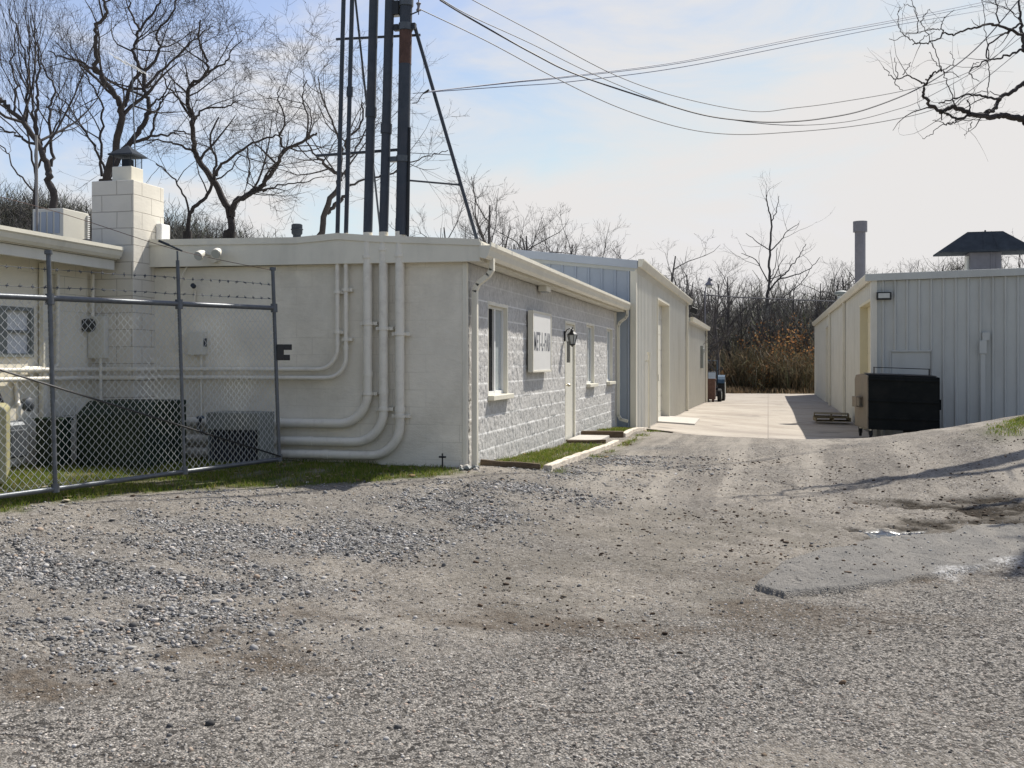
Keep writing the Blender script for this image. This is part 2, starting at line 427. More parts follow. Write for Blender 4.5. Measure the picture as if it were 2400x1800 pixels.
def masks(x, y):
    """what the lot is made of at (x, y): loose gravel, old asphalt, grass, mud, standing water, raised slab"""
    n1 = fbm(x * 1.3, y * 1.3, 11, 4) - .5
    n2 = fbm(x * 4.0, y * 4.0, 23, 4) - .5
    n3 = fbm(x * .45, y * 1.1, 31, 3) - .5
    d = lambda P: sdist(x, y, P)
    grav = .45 * sstep(-1.9, .9, d(P_GRAV) + n1 * 2.6 + n2 * .8) + .55 * sstep(-.5, .8, d(P_GRAV) + n1 * 2.0 + n2 * .6)
    patch = sstep(.36, .66, fbm(x * .7, y * 2.0, 41, 4) + .06)
    grav = grav * (.22 + .78 * patch)
    asph = sstep(-.35, .35, d(P_ASPH) + n1 * .9 + n2 * .5)
    gr = np.maximum(sstep(-.08, .18, d(P_GRASS) + n2 * .35 + n1 * .25), sstep(-.05, .1, d(P_BED1) + n2 * .12))
    gr = np.maximum(gr, sstep(-.05, .1, d(P_BED2) + n2 * .12))
    gr = np.maximum(gr, sstep(-.1, .35, d(P_VERGE) + n1 * .5 + n2 * .4 - .12))
    gr = np.maximum(gr, sstep(-.4, .8, d(P_BANK) + n1 * 1.2))
    mud_shade = sstep(-.16, .10, d(P_MUD_SHADE) + n2 * .9 + n1 * .3) * (.45 + .55 * sstep(.38, .58, fbm(x * 3.5, y * 5, 171, 3)))
    wet = sstep(-.02, .03, d(P_PUD) + n2 * .22)
    slab = sstep(-.010, .008, d(P_SLAB) + n2 * .05 + (fbm(x * 14, y * 14, 51, 2) - .5) * .012)
    salt = sstep(-.05, .12, d(P_SALT) + n2 * .4)
    brown = np.zeros(np.shape(x))
    for P in P_SPOT:
        brown = np.maximum(brown, sstep(-.22, .16, d(P) + n2 * .7 + n1 * .25))
    brown = np.maximum(brown, .75 * sstep(.42, .62, fbm(x * 1.1 + 5, y * 2.6, 131, 4)) * sstep(-1.1, .0, -np.abs(d(P_ASPH)) + .1) * (1 - sstep(1.0, 2.6, x)) * sstep(5.2, 6.2, np.hypot(x, y)))
    cent = sstep(-.9, .5, d(P_CENT) + n1 * 1.6) * (.25 + .75 * sstep(.42, .62, fbm(x * 2.6, y * 4.0, 161, 4)))
    cent = cent * (1 - .9 * slab); brown = brown * (1 - .9 * slab)
    return dict(cent=cent, brown=brown, grav=grav, asph=asph, grass=gr, mud_shade=mud_shade, wet=wet, slab=slab, slabh=slab * (.005 + .030 * sstep(2.6, 1.2, x)), salt=salt, n1=n1, n3=n3)

def ground_arrays():
    rr = np.concatenate([np.linspace(.3, 3.3, 14), 3.4 * 1.0034 ** np.arange(0, 640), 3.4 * 1.0034 ** 640 * 1.035 ** np.arange(1, 100)])
    a_f = np.linspace(math.radians(-33), math.radians(33), 700)
    a_r = np.linspace(math.radians(33), math.radians(327), 90)[1:-1]
    ang = np.concatenate([a_f, a_r]) - YAW
    R, A = np.meshgrid(rr, ang, indexing='ij')
    X = R * np.sin(A); Y = R * np.cos(A)
    x = X.ravel(); y = Y.ravel()
    z = gz_np(x, y)
    near = R.ravel() < 45
    m = {k: np.zeros(len(x)) for k in ('grav', 'asph', 'grass', 'mud_shade', 'wet', 'slab', 'salt', 'n1', 'n3', 'brown', 'slabh', 'cent')}
    for k, val in masks(x[near], y[near]).items(): m[k][near] = val
    far = ~near
    m['grass'][far] = .9
    xn, yn = x[near], y[near]
    f = (1 - sstep(20, 34, np.hypot(xn, yn)))
    und = (fbm(xn * .8, yn * .8, 61, 3) - .5) * .05 + (fbm(xn * 3.1, yn * 3.1, 67, 3) - .5) * .022
    fine = (fbm(xn * 22, yn * 22, 71, 2) - .5)
    dz = und + fine * (.012 + .018 * m['grav'][near] + .012 * m['mud_shade'][near]) - .028 * m['mud_shade'][near] * (1 - m['slab'][near]) + m['slabh'][near]
    dz = dz * (1 - .6 * m['asph'][near] * (1 - m['slab'][near])) - .02 * m['wet'][near]
    z[near] += dz * f
    n_r, n_a = R.shape
    idx = np.arange(n_r * n_a).reshape(n_r, n_a)
    nx = np.roll(idx, -1, axis=1)
    F = np.stack([idx[:-1], nx[:-1], nx[1:], idx[1:]], -1).reshape(-1, 4)
    V = np.stack([x, y, z], -1)
    # close the small hole at the eye's feet
    c = len(V); V = np.concatenate([V, [[0, 0, gz(0, 0)]]])
    for k in m: m[k] = np.concatenate([m[k], [m[k][0]]])
    ring = idx[0]
    cap = np.stack([np.roll(ring, -1), ring, np.full(n_a, c), np.full(n_a, c)], -1)
    me = None
    F = F[:, ::-1]
    return V, F, m, (ring, c)

def ground_material():
    m, nt, b = new_mat('lot surface')
    L = nt.links.new
    tc = N(nt, 'ShaderNodeTexCoord'); P = tc.outputs['Object']
    def att(nm): return N(nt, 'ShaderNodeAttribute', attribute_name=nm).outputs['Fac']
    def noise(s, det=5.0, ro=.6, st=(1, 1, 1)):
        mp = N(nt, 'ShaderNodeMapping'); mp.inputs['Scale'].default_value = st; L(P, mp.inputs[0])
        n = N(nt, 'ShaderNodeTexNoise', i_Scale=s, i_Detail=det, i_Roughness=ro); L(mp.outputs[0], n.inputs['Vector']); return n.outputs[0]
    def voro(s, feat='F1'):
        n = N(nt, 'ShaderNodeTexVoronoi', i_Scale=s, feature=feat); L(P, n.inputs['Vector']); return n
    big = noise(.55, 6, .65); mid = noise(3.2, 6, .7); fin = noise(38, 4, .7); spk = noise(85, 3, .7)
    v1 = voro(52.0); v2 = voro(100.0)
    tone = N(nt, 'ShaderNodeSeparateColor'); L(v1.outputs['Color'], tone.inputs[0])
    tone2 = N(nt, 'ShaderNodeSeparateColor'); L(v2.outputs['Color'], tone2.inputs[0])
    # packed dirt of the yard
    dirt = mixc(nt, ramp(nt, big, [(.36, 0.0), (.64, 1.0)]), (.215, .197, .172), (.335, .298, .247))
    dirt = mixc(nt, ramp(nt, mid, [(.42, 0.0), (.68, .8)]), dirt, (.145, .13, .112))
    dirt = mixc(nt, ramp(nt, tone.outputs[0], [(.0, .8), (.28, .0)]), dirt, (.055, .048, .042))
    dirt = mixc(nt, ramp(nt, tone.outputs[1], [(.78, .0), (.95, .55)]), dirt, (.42, .39, .35))
    dirt = mixc(nt, ramp(nt, fin, [(.45, 0.0), (.75, .65)]), dirt, (.10, .09, .08))
    dirt = mixc(nt, ramp(nt, tone2.outputs[0], [(.86, 0.0), (.95, .7)]), dirt, (.40, .38, .35))
    # loose crushed stone bed between the modelled stones
    grav = mixc(nt, ramp(nt, tone.outputs[0], [(.1, 0.0), (.9, 1.0)]), (.075, .072, .068), (.38, .37, .35))
    grav = mixc(nt, ramp(nt, v1.outputs['Distance'], [(.35, 0.0), (.75, .85)]), grav, (.055, .052, .05))
    c = mixc(nt, att('grav'), dirt, grav)
    # worn asphalt, its stones showing
    asph = mixc(nt, ramp(nt, tone2.outputs[1], [(.05, 0.0), (.6, .5), (1.0, 1.0)]), (.07, .066, .06), (.44, .405, .36))
    asph = mixc(nt, ramp(nt, tone.outputs[1], [(.2, .92), (.42, .0)]), asph, (.03, .028, .026))
    asph = mixc(nt, ramp(nt, tone.outputs[2], [(.72, .0), (.95, .6)]), asph, (.48, .445, .395))
    asph = mixc(nt, ramp(nt, v2.outputs['Distance'], [(.42, 0.0), (.8, .75)]), asph, (.05, .047, .045))
    asph = mixc(nt, ramp(nt, mid, [(.45, 0.0), (.75, .30)]), asph, (.12, .112, .10))
    asph = mixc(nt, ramp(nt, big, [(.45, 0.0), (.68, .22)]), asph, (.26, .235, .2))
    # cracks and thin dark lines in the asphalt
    mpk = N(nt, 'ShaderNodeMapping'); mpk.inputs['Scale'].default_value = (.55, 1.1, 1); L(P, mpk.inputs[0])
    wn = N(nt, 'ShaderNodeTexNoise', i_Scale=2.2, i_Detail=5.0); L(mpk.outputs[0], wn.inputs['Vector'])
    va = N(nt, 'ShaderNodeVectorMath', operation='MULTIPLY_ADD'); L(wn.outputs[1], va.inputs[0]); va.inputs[1].default_value = (.55, .55, 0); L(mpk.outputs[0], va.inputs[2])
    cr = N(nt, 'ShaderNodeTexVoronoi', i_Scale=.85, feature='DISTANCE_TO_EDGE'); L(va.outputs[0], cr.inputs['Vector'])
    crack = mathn(nt, 'MULTIPLY', ramp(nt, cr.outputs['Distance'], [(.004, 1.0), (.013, 0.0)]), ramp(nt, noise(1.7, 3), [(.5, 0.0), (.62, 1.0)]))
    asph = mixc(nt, mathn(nt, 'MULTIPLY', crack, .6), asph, (.05, .042, .036))
    c = mixc(nt, att('asph'), c, asph)
    slab = mixc(nt, ramp(nt, mid, [(.35, 0.0), (.7, 1.0)]), (.185, .178, .165), (.265, .25, .226))
    slab = mixc(nt, ramp(nt, spk, [(.45, 0.0), (.75, .6)]), slab, (.12, .115, .11))
    slab = mixc(nt, ramp(nt, tone.outputs[2], [(.75, .0), (.95, .5)]), slab, (.10, .095, .09))
    c = mixc(nt, att('slab'), c, slab)
    mud_shade = mixc(nt, ramp(nt, fin, [(.35, 0.0), (.7, 1.0)]), (.018, .016, .013), (.075, .062, .047))
    brn = mixc(nt, ramp(nt, fin, [(.38, 0.0), (.68, 1.0)]), (.05, .039, .029), (.175, .14, .105))
    c = mixc(nt, mathn(nt, 'MULTIPLY', att('salt'), ramp(nt, fin, [(.42, 0.0), (.6, .85)])), c, (.58, .57, .55))
    gcol = mixc(nt, ramp(nt, mid, [(.4, 0.0), (.62, 1.0)]), (.10, .095, .035), (.06, .10, .018))
    gcol = mixc(nt, ramp(nt, fin, [(.4, 0.0), (.8, .7)]), gcol, (.12, .095, .06))
    c = mixc(nt, mathn(nt, 'MULTIPLY', att('grass'), ramp(nt, mid, [(.30, .55), (.5, 1.0)])), c, gcol)
    c = mixc(nt, att('wet'), c, (.02, .02, .02))
    # broad tyre-worn streaks running with the lane
    stre = noise(1.4, 5, .65, (1.6, .12, 1))
    spy = N(nt, 'ShaderNodeSeparateXYZ'); L(P, spy.inputs[0])
    lane = mathn(nt, 'MULTIPLY', ramp(nt, mathn(nt, 'MULTIPLY', spy.outputs[1], .05), [(.40, 0.0), (.60, 1.0)]), 1.0)
    c = mixc(nt, mathn(nt, 'MULTIPLY', lane, ramp(nt, stre, [(.46, 0.0), (.62, .7)])), c, (.37, .335, .285))
    stre2 = noise(1.1, 5, .65, (1.3, .2, 1))
    c = mixc(nt, mathn(nt, 'MULTIPLY', mathn(nt, 'ADD', mathn(nt, 'MULTIPLY', lane, .75), .25), ramp(nt, stre2, [(.52, 0.0), (.70, .55)])), c, (.12, .11, .10))
    c = mixc(nt, mathn(nt, 'MULTIPLY', att('cent'), .5), c, mixc(nt, ramp(nt, fin, [(.35, 0.0), (.66, 1.0)]), (.07, .062, .05), (.225, .205, .17)))
    c = mixc(nt, mathn(nt, 'MULTIPLY', att('brown'), ramp(nt, mid, [(.36, .25), (.56, .95)])), c, brn)
    c = mixc(nt, mathn(nt, 'MULTIPLY', mathn(nt, 'MULTIPLY', att('mud_shade'), mathn(nt, 'SUBTRACT', 1.0, att('slab'))), ramp(nt, mid, [(.3, .55), (.5, 1.0)])), c, mud_shade)
    c = mixc(nt, att('wet'), c, (.015, .015, .015))
    L(c, b.inputs['Base Color'])
    rough = mathn(nt, 'SUBTRACT', .92, mathn(nt, 'MULTIPLY', att('wet'), .88)); L(rough, b.inputs['Roughness'])
    L(mathn(nt, 'ADD', mathn(nt, 'MULTIPLY', att('wet'), .5), .04), b.inputs['Specular IOR Level'])
    h = mathn(nt, 'ADD', mathn(nt, 'MULTIPLY', fin, .5), mathn(nt, 'MULTIPLY', spk, .35))
    h = mathn(nt, 'SUBTRACT', h, mathn(nt, 'MULTIPLY', v2.outputs['Distance'], .5))
    h = mathn(nt, 'SUBTRACT', h, mathn(nt, 'MULTIPLY', crack, .8))
    bp = N(nt, 'ShaderNodeBump', i_Distance=.018); L(h, bp.inputs['Height'])
    L(mathn(nt, 'SUBTRACT', .85, mathn(nt, 'MULTIPLY', att('wet'), .83)), bp.inputs['Strength'])
    L(bp.outputs[0], b.inputs['Normal'])
    return m

V, F, m_, (ring, cc) = ground_arrays()
tri_cap = np.stack([ring, np.roll(ring, -1), np.full(len(ring), cc)], -1)
F3 = np.concatenate([F[:, [0, 1, 2]], F[:, [0, 2, 3]], tri_cap[:, ::-1]])
me = np_mesh('ground', V, F3, {k: m_[k] for k in ('grav', 'asph', 'grass', 'mud_shade', 'wet', 'slab', 'salt', 'brown', 'cent')}, smooth=True)
struct(link_mesh('ground', me, ground_material()))
GROUND_V = V

# ------------------------------------------------------------------ concrete drive between the sheds
def drive():
    xs = np.linspace(-2.98, 2.78, 40); ys = np.concatenate([np.linspace(24.6, 34, 60), np.linspace(34.3, 67.5, 90)])
    X, Y = np.meshgrid(xs, ys)
    Y = Y + np.where(Y < 25.2, (fbm(X * 1.7, Y * 0, 91, 3) - .5) * 1.1 + .3 * np.maximum(0, -X - 1), 0)
    Z = gz_np(X.ravel(), Y.ravel()).reshape(X.shape) + .03
    Z[0] -= .09
    V = np.stack([X.ravel(), Y.ravel(), Z.ravel()], -1)
    n, k = X.shape; idx = np.arange(n * k).reshape(n, k)
    F = np.stack([idx[:-1, :-1], idx[:-1, 1:], idx[1:, 1:], idx[1:, :-1]], -1).reshape(-1, 4)
    m, nt, b = new_mat('old concrete drive'); L = nt.links.new
    tc = N(nt, 'ShaderNodeTexCoord')
    n1 = N(nt, 'ShaderNodeTexNoise', i_Scale=.5, i_Detail=6.0, i_Roughness=.65); L(tc.outputs['Object'], n1.inputs['Vector'])
    n2 = N(nt, 'ShaderNodeTexNoise', i_Scale=6.0, i_Detail=6.0, i_Roughness=.7); L(tc.outputs['Object'], n2.inputs['Vector'])
    c = mixc(nt, ramp(nt, n1.outputs[0], [(.36, 0.0), (.62, 1.0)]), (.31, .265, .215), (.40, .355, .295))
    c = mixc(nt, ramp(nt, n2.outputs[0], [(.5, 0.0), (.75, .6)]), c, (.24, .205, .17))
    br = N(nt, 'ShaderNodeTexBrick', i_Scale=1.0, i_Mortar_Size=.018, i_Brick_Width=2.9, i_Row_Height=3.2, i_Mortar_Smooth=.3); br.offset = 0
    L(tc.outputs['Object'], br.inputs['Vector'])
    c = mixc(nt, mathn(nt, 'MULTIPLY', br.outputs['Fac'], .55), c, (.14, .12, .10))
    mp = N(nt, 'ShaderNodeMapping'); mp.inputs['Scale'].default_value = (.35, 1.6, 1); L(tc.outputs['Object'], mp.inputs[0])
    n4 = N(nt, 'ShaderNodeTexNoise', i_Scale=1.2, i_Detail=5.0); L(mp.outputs[0], n4.inputs['Vector'])
    c = mixc(nt, ramp(nt, n4.outputs[0], [(.50, 0.0), (.68, .55)]), c, (.21, .18, .15))
    n5 = N(nt, 'ShaderNodeTexNoise', i_Scale=.9, i_Detail=4.0, i_Roughness=.5); L(tc.outputs['Object'], n5.inputs['Vector'])
    c = mixc(nt, ramp(nt, n5.outputs[0], [(.62, 0.0), (.70, .55)]), c, (.13, .115, .10))
    L(c, b.inputs['Base Color']); b.inputs['Roughness'].default_value = .9
    bp = N(nt, 'ShaderNodeBump', i_Strength=.3, i_Distance=.02); L(n2.outputs[0], bp.inputs['Height']); L(bp.outputs[0], b.inputs['Normal'])
    struct(link_mesh('driveway', np_mesh('driveway', V, F, smooth=True), m))
drive()

# ------------------------------------------------------------------ wooded hills behind the place
AZ_T = np.array([-75, -42, -37, -30, -23, -17, -10, -4, 2, 6, 14, 25, 50])
AZ_H = np.array([13, 14.2, 13.6, 12.6, 8.0, 7.0, 6.4, 4.6, 4.6, 5.2, 6.2, 6.6, 8])
def hill_z(x, y):
    az = np.degrees(np.arctan2(x, y)); r = np.hypot(x, y)
    h = np.interp(az, AZ_T, AZ_H)
    t = sstep(70, 104, r)
    n = (fbm(x * .06, y * .06, 101, 3) - .5) * 2.4
    return -.6 + (h + n) * t - 6 * sstep(125, 190, r)
def hills():
    a = np.radians(np.linspace(-75, 55, 150)); r = np.linspace(67.8, 190, 70)
    R, A = np.meshgrid(r, a, indexing='ij'); X = R * np.sin(A); Y = R * np.cos(A)
    Z = hill_z(X.ravel(), Y.ravel()).reshape(X.shape); Z[0] -= .5
    V = np.stack([X.ravel(), Y.ravel(), Z.ravel()], -1)
    n, k = X.shape; idx = np.arange(n * k).reshape(n, k)
    F = np.stack([idx[:-1, :-1], idx[1:, :-1], idx[1:, 1:], idx[:-1, 1:]], -1).reshape(-1, 4)[:, ::-1]
    mm = mat('leaf litter slope', (.10, .08, .058), .95, .35, .25, .5, 3.0, dirt=(.065, .055, .045), dirt_amt=.7, dscale=.3)
    struct(link_mesh('hill', np_mesh('hill', V, F, smooth=True), mm))
hills()

# ------------------------------------------------------------------ loose stones, debris, grass
_ico = None
def ico():
    global _ico
    if _ico is None:
        p = (1 + 5 ** .5) / 2
        v = np.array([(-1, p, 0), (1, p, 0), (-1, -p, 0), (1, -p, 0), (0, -1, p), (0, 1, p), (0, -1, -p), (0, 1, -p), (p, 0, -1), (p, 0, 1), (-p, 0, -1), (-p, 0, 1)], float)
        v /= np.linalg.norm(v[0])
        f = np.array([(0, 11, 5), (0, 5, 1), (0, 1, 7), (0, 7, 10), (0, 10, 11), (1, 5, 9), (5, 11, 4), (11, 10, 2), (10, 7, 6), (7, 1, 8), (3, 9, 4), (3, 4, 2), (3, 2, 6), (3, 6, 8), (3, 8, 9), (4, 9, 5), (2, 4, 11), (6, 2, 10), (8, 6, 7), (9, 8, 1)])
        _ico = (v, f)
    return _ico

def rand_rot(rng, n):
    q = rng.normal(size=(n, 4)); q /= np.linalg.norm(q, axis=1)[:, None]
    w, x, y, z = q.T
    return np.stack([1 - 2 * (y * y + z * z), 2 * (x * y - z * w), 2 * (x * z + y * w), 2 * (x * y + z * w), 1 - 2 * (x * x + z * z), 2 * (y * z - x * w),
                     2 * (x * z - y * w), 2 * (y * z + x * w), 1 - 2 * (x * x + y * y)], -1).reshape(n, 3, 3)

def stones(name, x, y, rad, mt, seed, flat=.65, lift=.35):
    rng = np.random.RandomState(seed); n = len(x); v, f = ico()
    sc3 = np.stack([rng.uniform(.75, 1.35, n), rng.uniform(.6, 1.1, n), rng.uniform(.45, .85, n) * flat / .65], -1) * rad[:, None]
    jit = v[None] * (1 + rng.uniform(-.22, .22, (n, 12, 1)))
    pts = jit * sc3[:, None, :]
    yaw = rng.uniform(0, 6.28, n); c, s = np.cos(yaw), np.sin(yaw)
    tilt = rng.normal(0, .3, n)
    ct, st = np.cos(tilt), np.sin(tilt)
    X = pts[..., 0]; Yv = pts[..., 1]; Z = pts[..., 2]
    Y2 = Yv * ct[:, None] - Z * st[:, None]; Z2 = Yv * st[:, None] + Z * ct[:, None]
    X3 = X * c[:, None] - Y2 * s[:, None]; Y3 = X * s[:, None] + Y2 * c[:, None]
    z0 = near_height(x, y) + rad * lift
    V = np.stack([X3 + x[:, None], Y3 + y[:, None], Z2 + z0[:, None]], -1).reshape(-1, 3)
    Fx = (f[None] + (np.arange(n) * 12)[:, None, None]).reshape(-1, 3)
    return struct(link_mesh(name, np_mesh(name, V, Fx), mt), 'stuff')

def near_height(x, y):
    m = masks(x, y)
    und = (fbm(x * .8, y * .8, 61, 3) - .5) * .05 + (fbm(x * 3.1, y * 3.1, 67, 3) - .5) * .022
    dz = und - .028 * m['mud_shade'] * (1 - m['slab']) + m['slabh']
    dz = dz * (1 - .6 * m['asph'] * (1 - m['slab'])) - .02 * m['wet']
    return gz_np(x, y) + dz * (1 - sstep(20, 34, np.hypot(x, y)))

def wedge_points(rng, n, r0, r1, a0=-29.5, a1=29.5):
    r = np.sqrt(rng.uniform(r0 ** 2, r1 ** 2, n)); a = np.radians(rng.uniform(a0, a1, n)) - YAW
    return r * np.sin(a), r * np.cos(a)

rng = np.random.RandomState(3)
AGG = island_mat('stones set in the asphalt', [(0.0, (.06, .056, .05)), (.25, (.20, .19, .172)), (.55, (.335, .313, .28)), (.78, (.45, .42, .378)), (.9, (.36, .275, .215)), (1.0, (.62, .59, .53))])
STONE = island_mat('crushed stone', [(0.0, (.06, .058, .056)), (.25, (.17, .166, .16)), (.55, (.33, .32, .305)), (.8, (.46, .44, .41)), (.9, (.31, .235, .17)), (1.0, (.64, .62, .59))])
CLOD = island_mat('dark clods and leaves', [(0.0, (.05, .035, .025)), (.45, (.095, .07, .05)), (.75, (.13, .085, .055)), (1.0, (.20, .17, .13))])
x, y = wedge_points(rng, 620000, 4.4, 15)
mk = masks(x, y)
den = mk['grav'] ** 1.25 * (1 - .85 * mk['asph']) * (1 - .9 * mk['grass']) * (1 - .7 * mk['brown']) * (.35 + .65 * sstep(.35, .6, fbm(x * 2.2, y * 2.2, 83, 3)))
rr = np.hypot(x, y)
keep = rng.rand(len(x)) < den * np.where(rr > 11, .45, 1.0)
x, y = x[keep], y[keep]
rad = np.clip(rng.lognormal(math.log(.0060), .50, len(x)), .003, .024) * (1 + .25 * sstep(9, 14, np.hypot(x, y)))
stones('gravel', x, y, rad, STONE, 5, lift=.18)
x, y = wedge_points(rng, 190000, 4.15, 9.5, -28.5, 28.5)
mk = masks(x, y)
keep = rng.rand(len(x)) < (.08 + .50 * mk['asph']) * (1 - mk['grass']) * (1 - .85 * mk['slab']) * (1 - .8 * mk['grav']) * sstep(9.5, 7.0, np.hypot(x, y)) * (.5 + .5 * sstep(.35, .6, fbm(x * 1.2, y * 1.2, 151, 3)))
x, y = x[keep], y[keep]
stones('asphalt_chippings', x, y, np.clip(rng.lognormal(math.log(.0052), .40, len(x)), .003, .012), AGG, 15, lift=-.22)
x, y = wedge_points(rng, 16000, 4.2, 16)
mk = masks(x, y)
keep = rng.rand(len(x)) < (.5 * (1 - mk['asph']) + .16) * (1 - mk['grass'])
x, y = x[keep], y[keep]
stones('scattered_pebbles', x, y, np.clip(rng.lognormal(math.log(.0052), .42, len(x)), .003, .017), STONE, 6, lift=.25)
x, y = wedge_points(rng, 26000, 4.2, 15)
mk = masks(x, y)
xb = sstep(-3, .2, x) * sstep(5.2, 6.2, y + .2 * x)
keep = rng.rand(len(x)) < (.03 + .55 * xb * (1 - mk['asph']) + 1.0 * mk['mud_shade'] + .5 * mk['brown'] + .35 * mk['cent']) * (1 - mk['grass']) * (1 - .6 * mk['slab']) * (.2 + .8 * sstep(.42, .62, fbm(x * 1.7, y * 1.7, 87, 3)))
x, y = x[keep], y[keep]
stones('debris', x, y, np.clip(rng.lognormal(math.log(.0070), .58, len(x)), .003, .024), CLOD, 8, flat=.4, lift=.2)

def grass(name, x, y, h, w, mt, seed, lean=.45):
    rng = np.random.RandomState(seed); n = len(x)
    z = near_height(x, y) - .004
    a = rng.uniform(0, 6.28, n); l = h * rng.uniform(.2, lean * 2, n); b = rng.uniform(0, 6.28, n)
    dx, dy = np.cos(a) * w, np.sin(a) * w; lx, ly = np.cos(b) * l, np.sin(b) * l
    B0 = np.stack([x - dx, y - dy, z], -1); B1 = np.stack([x + dx, y + dy, z], -1)
    M0 = np.stack([x + lx * .35 - dx * .7, y + ly * .35 - dy * .7, z + h * .6], -1); M1 = np.stack([x + lx * .35 + dx * .7, y + ly * .35 + dy * .7, z + h * .6], -1)
    T = np.stack([x + lx, y + ly, z + h * .95], -1)
    V = np.stack([B0, B1, M0, M1, T], 1).reshape(-1, 3)
    o = (np.arange(n) * 5)[:, None]
    F = np.concatenate([o + np.array([[0, 1, 3]]), o + np.array([[0, 3, 2]]), o + np.array([[2, 3, 4]])])
    return struct(link_mesh(name, np_mesh(name, V, F), mt), 'stuff')

BLADE = leaf_mat('winter grass blades', [(0.0, (.07, .12, .015)), (.45, (.14, .20, .025)), (.75, (.24, .25, .05)), (.9, (.27, .22, .09)), (1.0, (.36, .31, .18))])
TAN = leaf_mat('dry tall grass', [(0.0, (.13, .095, .055)), (.5, (.20, .14, .085)), (1.0, (.26, .21, .14))])
xs, ys = rng.uniform(-8.3, -1.9, 420000), rng.uniform(5.6, 24.4, 420000)
mk = masks(xs, ys)
clump = sstep(.42, .60, fbm(xs * 3.3, ys * 3.3, 97, 3))
keep = (rng.rand(len(xs)) < sstep(.35, .9, mk['grass']) * (.22 + .78 * clump)) & ~((xs < -3.34) & (ys > 11.6)) & ~((xs < -7.8))
keep &= rng.rand(len(xs)) < np.where(ys > 16, .6, 1.0)
xs, ys = xs[keep], ys[keep]
grass('grass', xs, ys, rng.uniform(.02, .065, len(xs)), .0028 + .002 * sstep(12, 20, ys), BLADE, 9)
xs, ys = rng.uniform(2.6, 9, 120000), rng.uniform(12.5, 20, 120000)
mk = masks(xs, ys)
keep = rng.rand(len(xs)) < sstep(.3, .9, mk['grass']) * .8
xs, ys = xs[keep], ys[keep]
grass('bank_grass', xs, ys, rng.uniform(.02, .06, len(xs)), .004, BLADE, 10)
LITTER = island_mat('straw and dead leaves', [(0.0, (.12, .075, .04)), (.4, (.24, .17, .09)), (.75, (.36, .29, .17)), (1.0, (.48, .43, .33))])
xs, ys = rng.uniform(-8.0, -1.9, 16000), rng.uniform(5.8, 24.2, 16000)
mk = masks(xs, ys)
keep = (rng.rand(len(xs)) < (.25 * sstep(.1, .5, mk['grass']) + .12 * mk['grass']) * (.2 + sstep(.4, .65, fbm(xs * 2, ys * 2, 181, 3)))) & ~((xs < -3.34) & (ys > 11.6)) & ~(xs < -7.8)
stones('leaf_litter', xs[keep], ys[keep], np.clip(rng.lognormal(math.log(.016), .45, keep.sum()), .006, .04), LITTER, 18, flat=.16, lift=.5)
a = np.radians(rng.uniform(-16, 12, 26000)); r = rng.uniform(67.2, 74, 26000)
xs, ys = r * np.sin(a), r * np.cos(a)
zz = np.maximum(gz_np(xs, ys), hill_z(xs, ys))
_nh = near_height
near_height = lambda x, y: np.maximum(gz_np(x, y), hill_z(x, y))
kp = rng.rand(len(xs)) < .15 + .85 * sstep(.4, .6, fbm(xs * .5, ys * .5, 141, 3)); xs, ys = xs[kp], ys[kp]
grass('dry_grass', xs, ys, rng.uniform(.10, .60, len(xs)) * (.4 + .9 * fbm(xs * .8, ys * .3, 143, 2)), .022, TAN, 12, lean=.3)
near_height = _nh
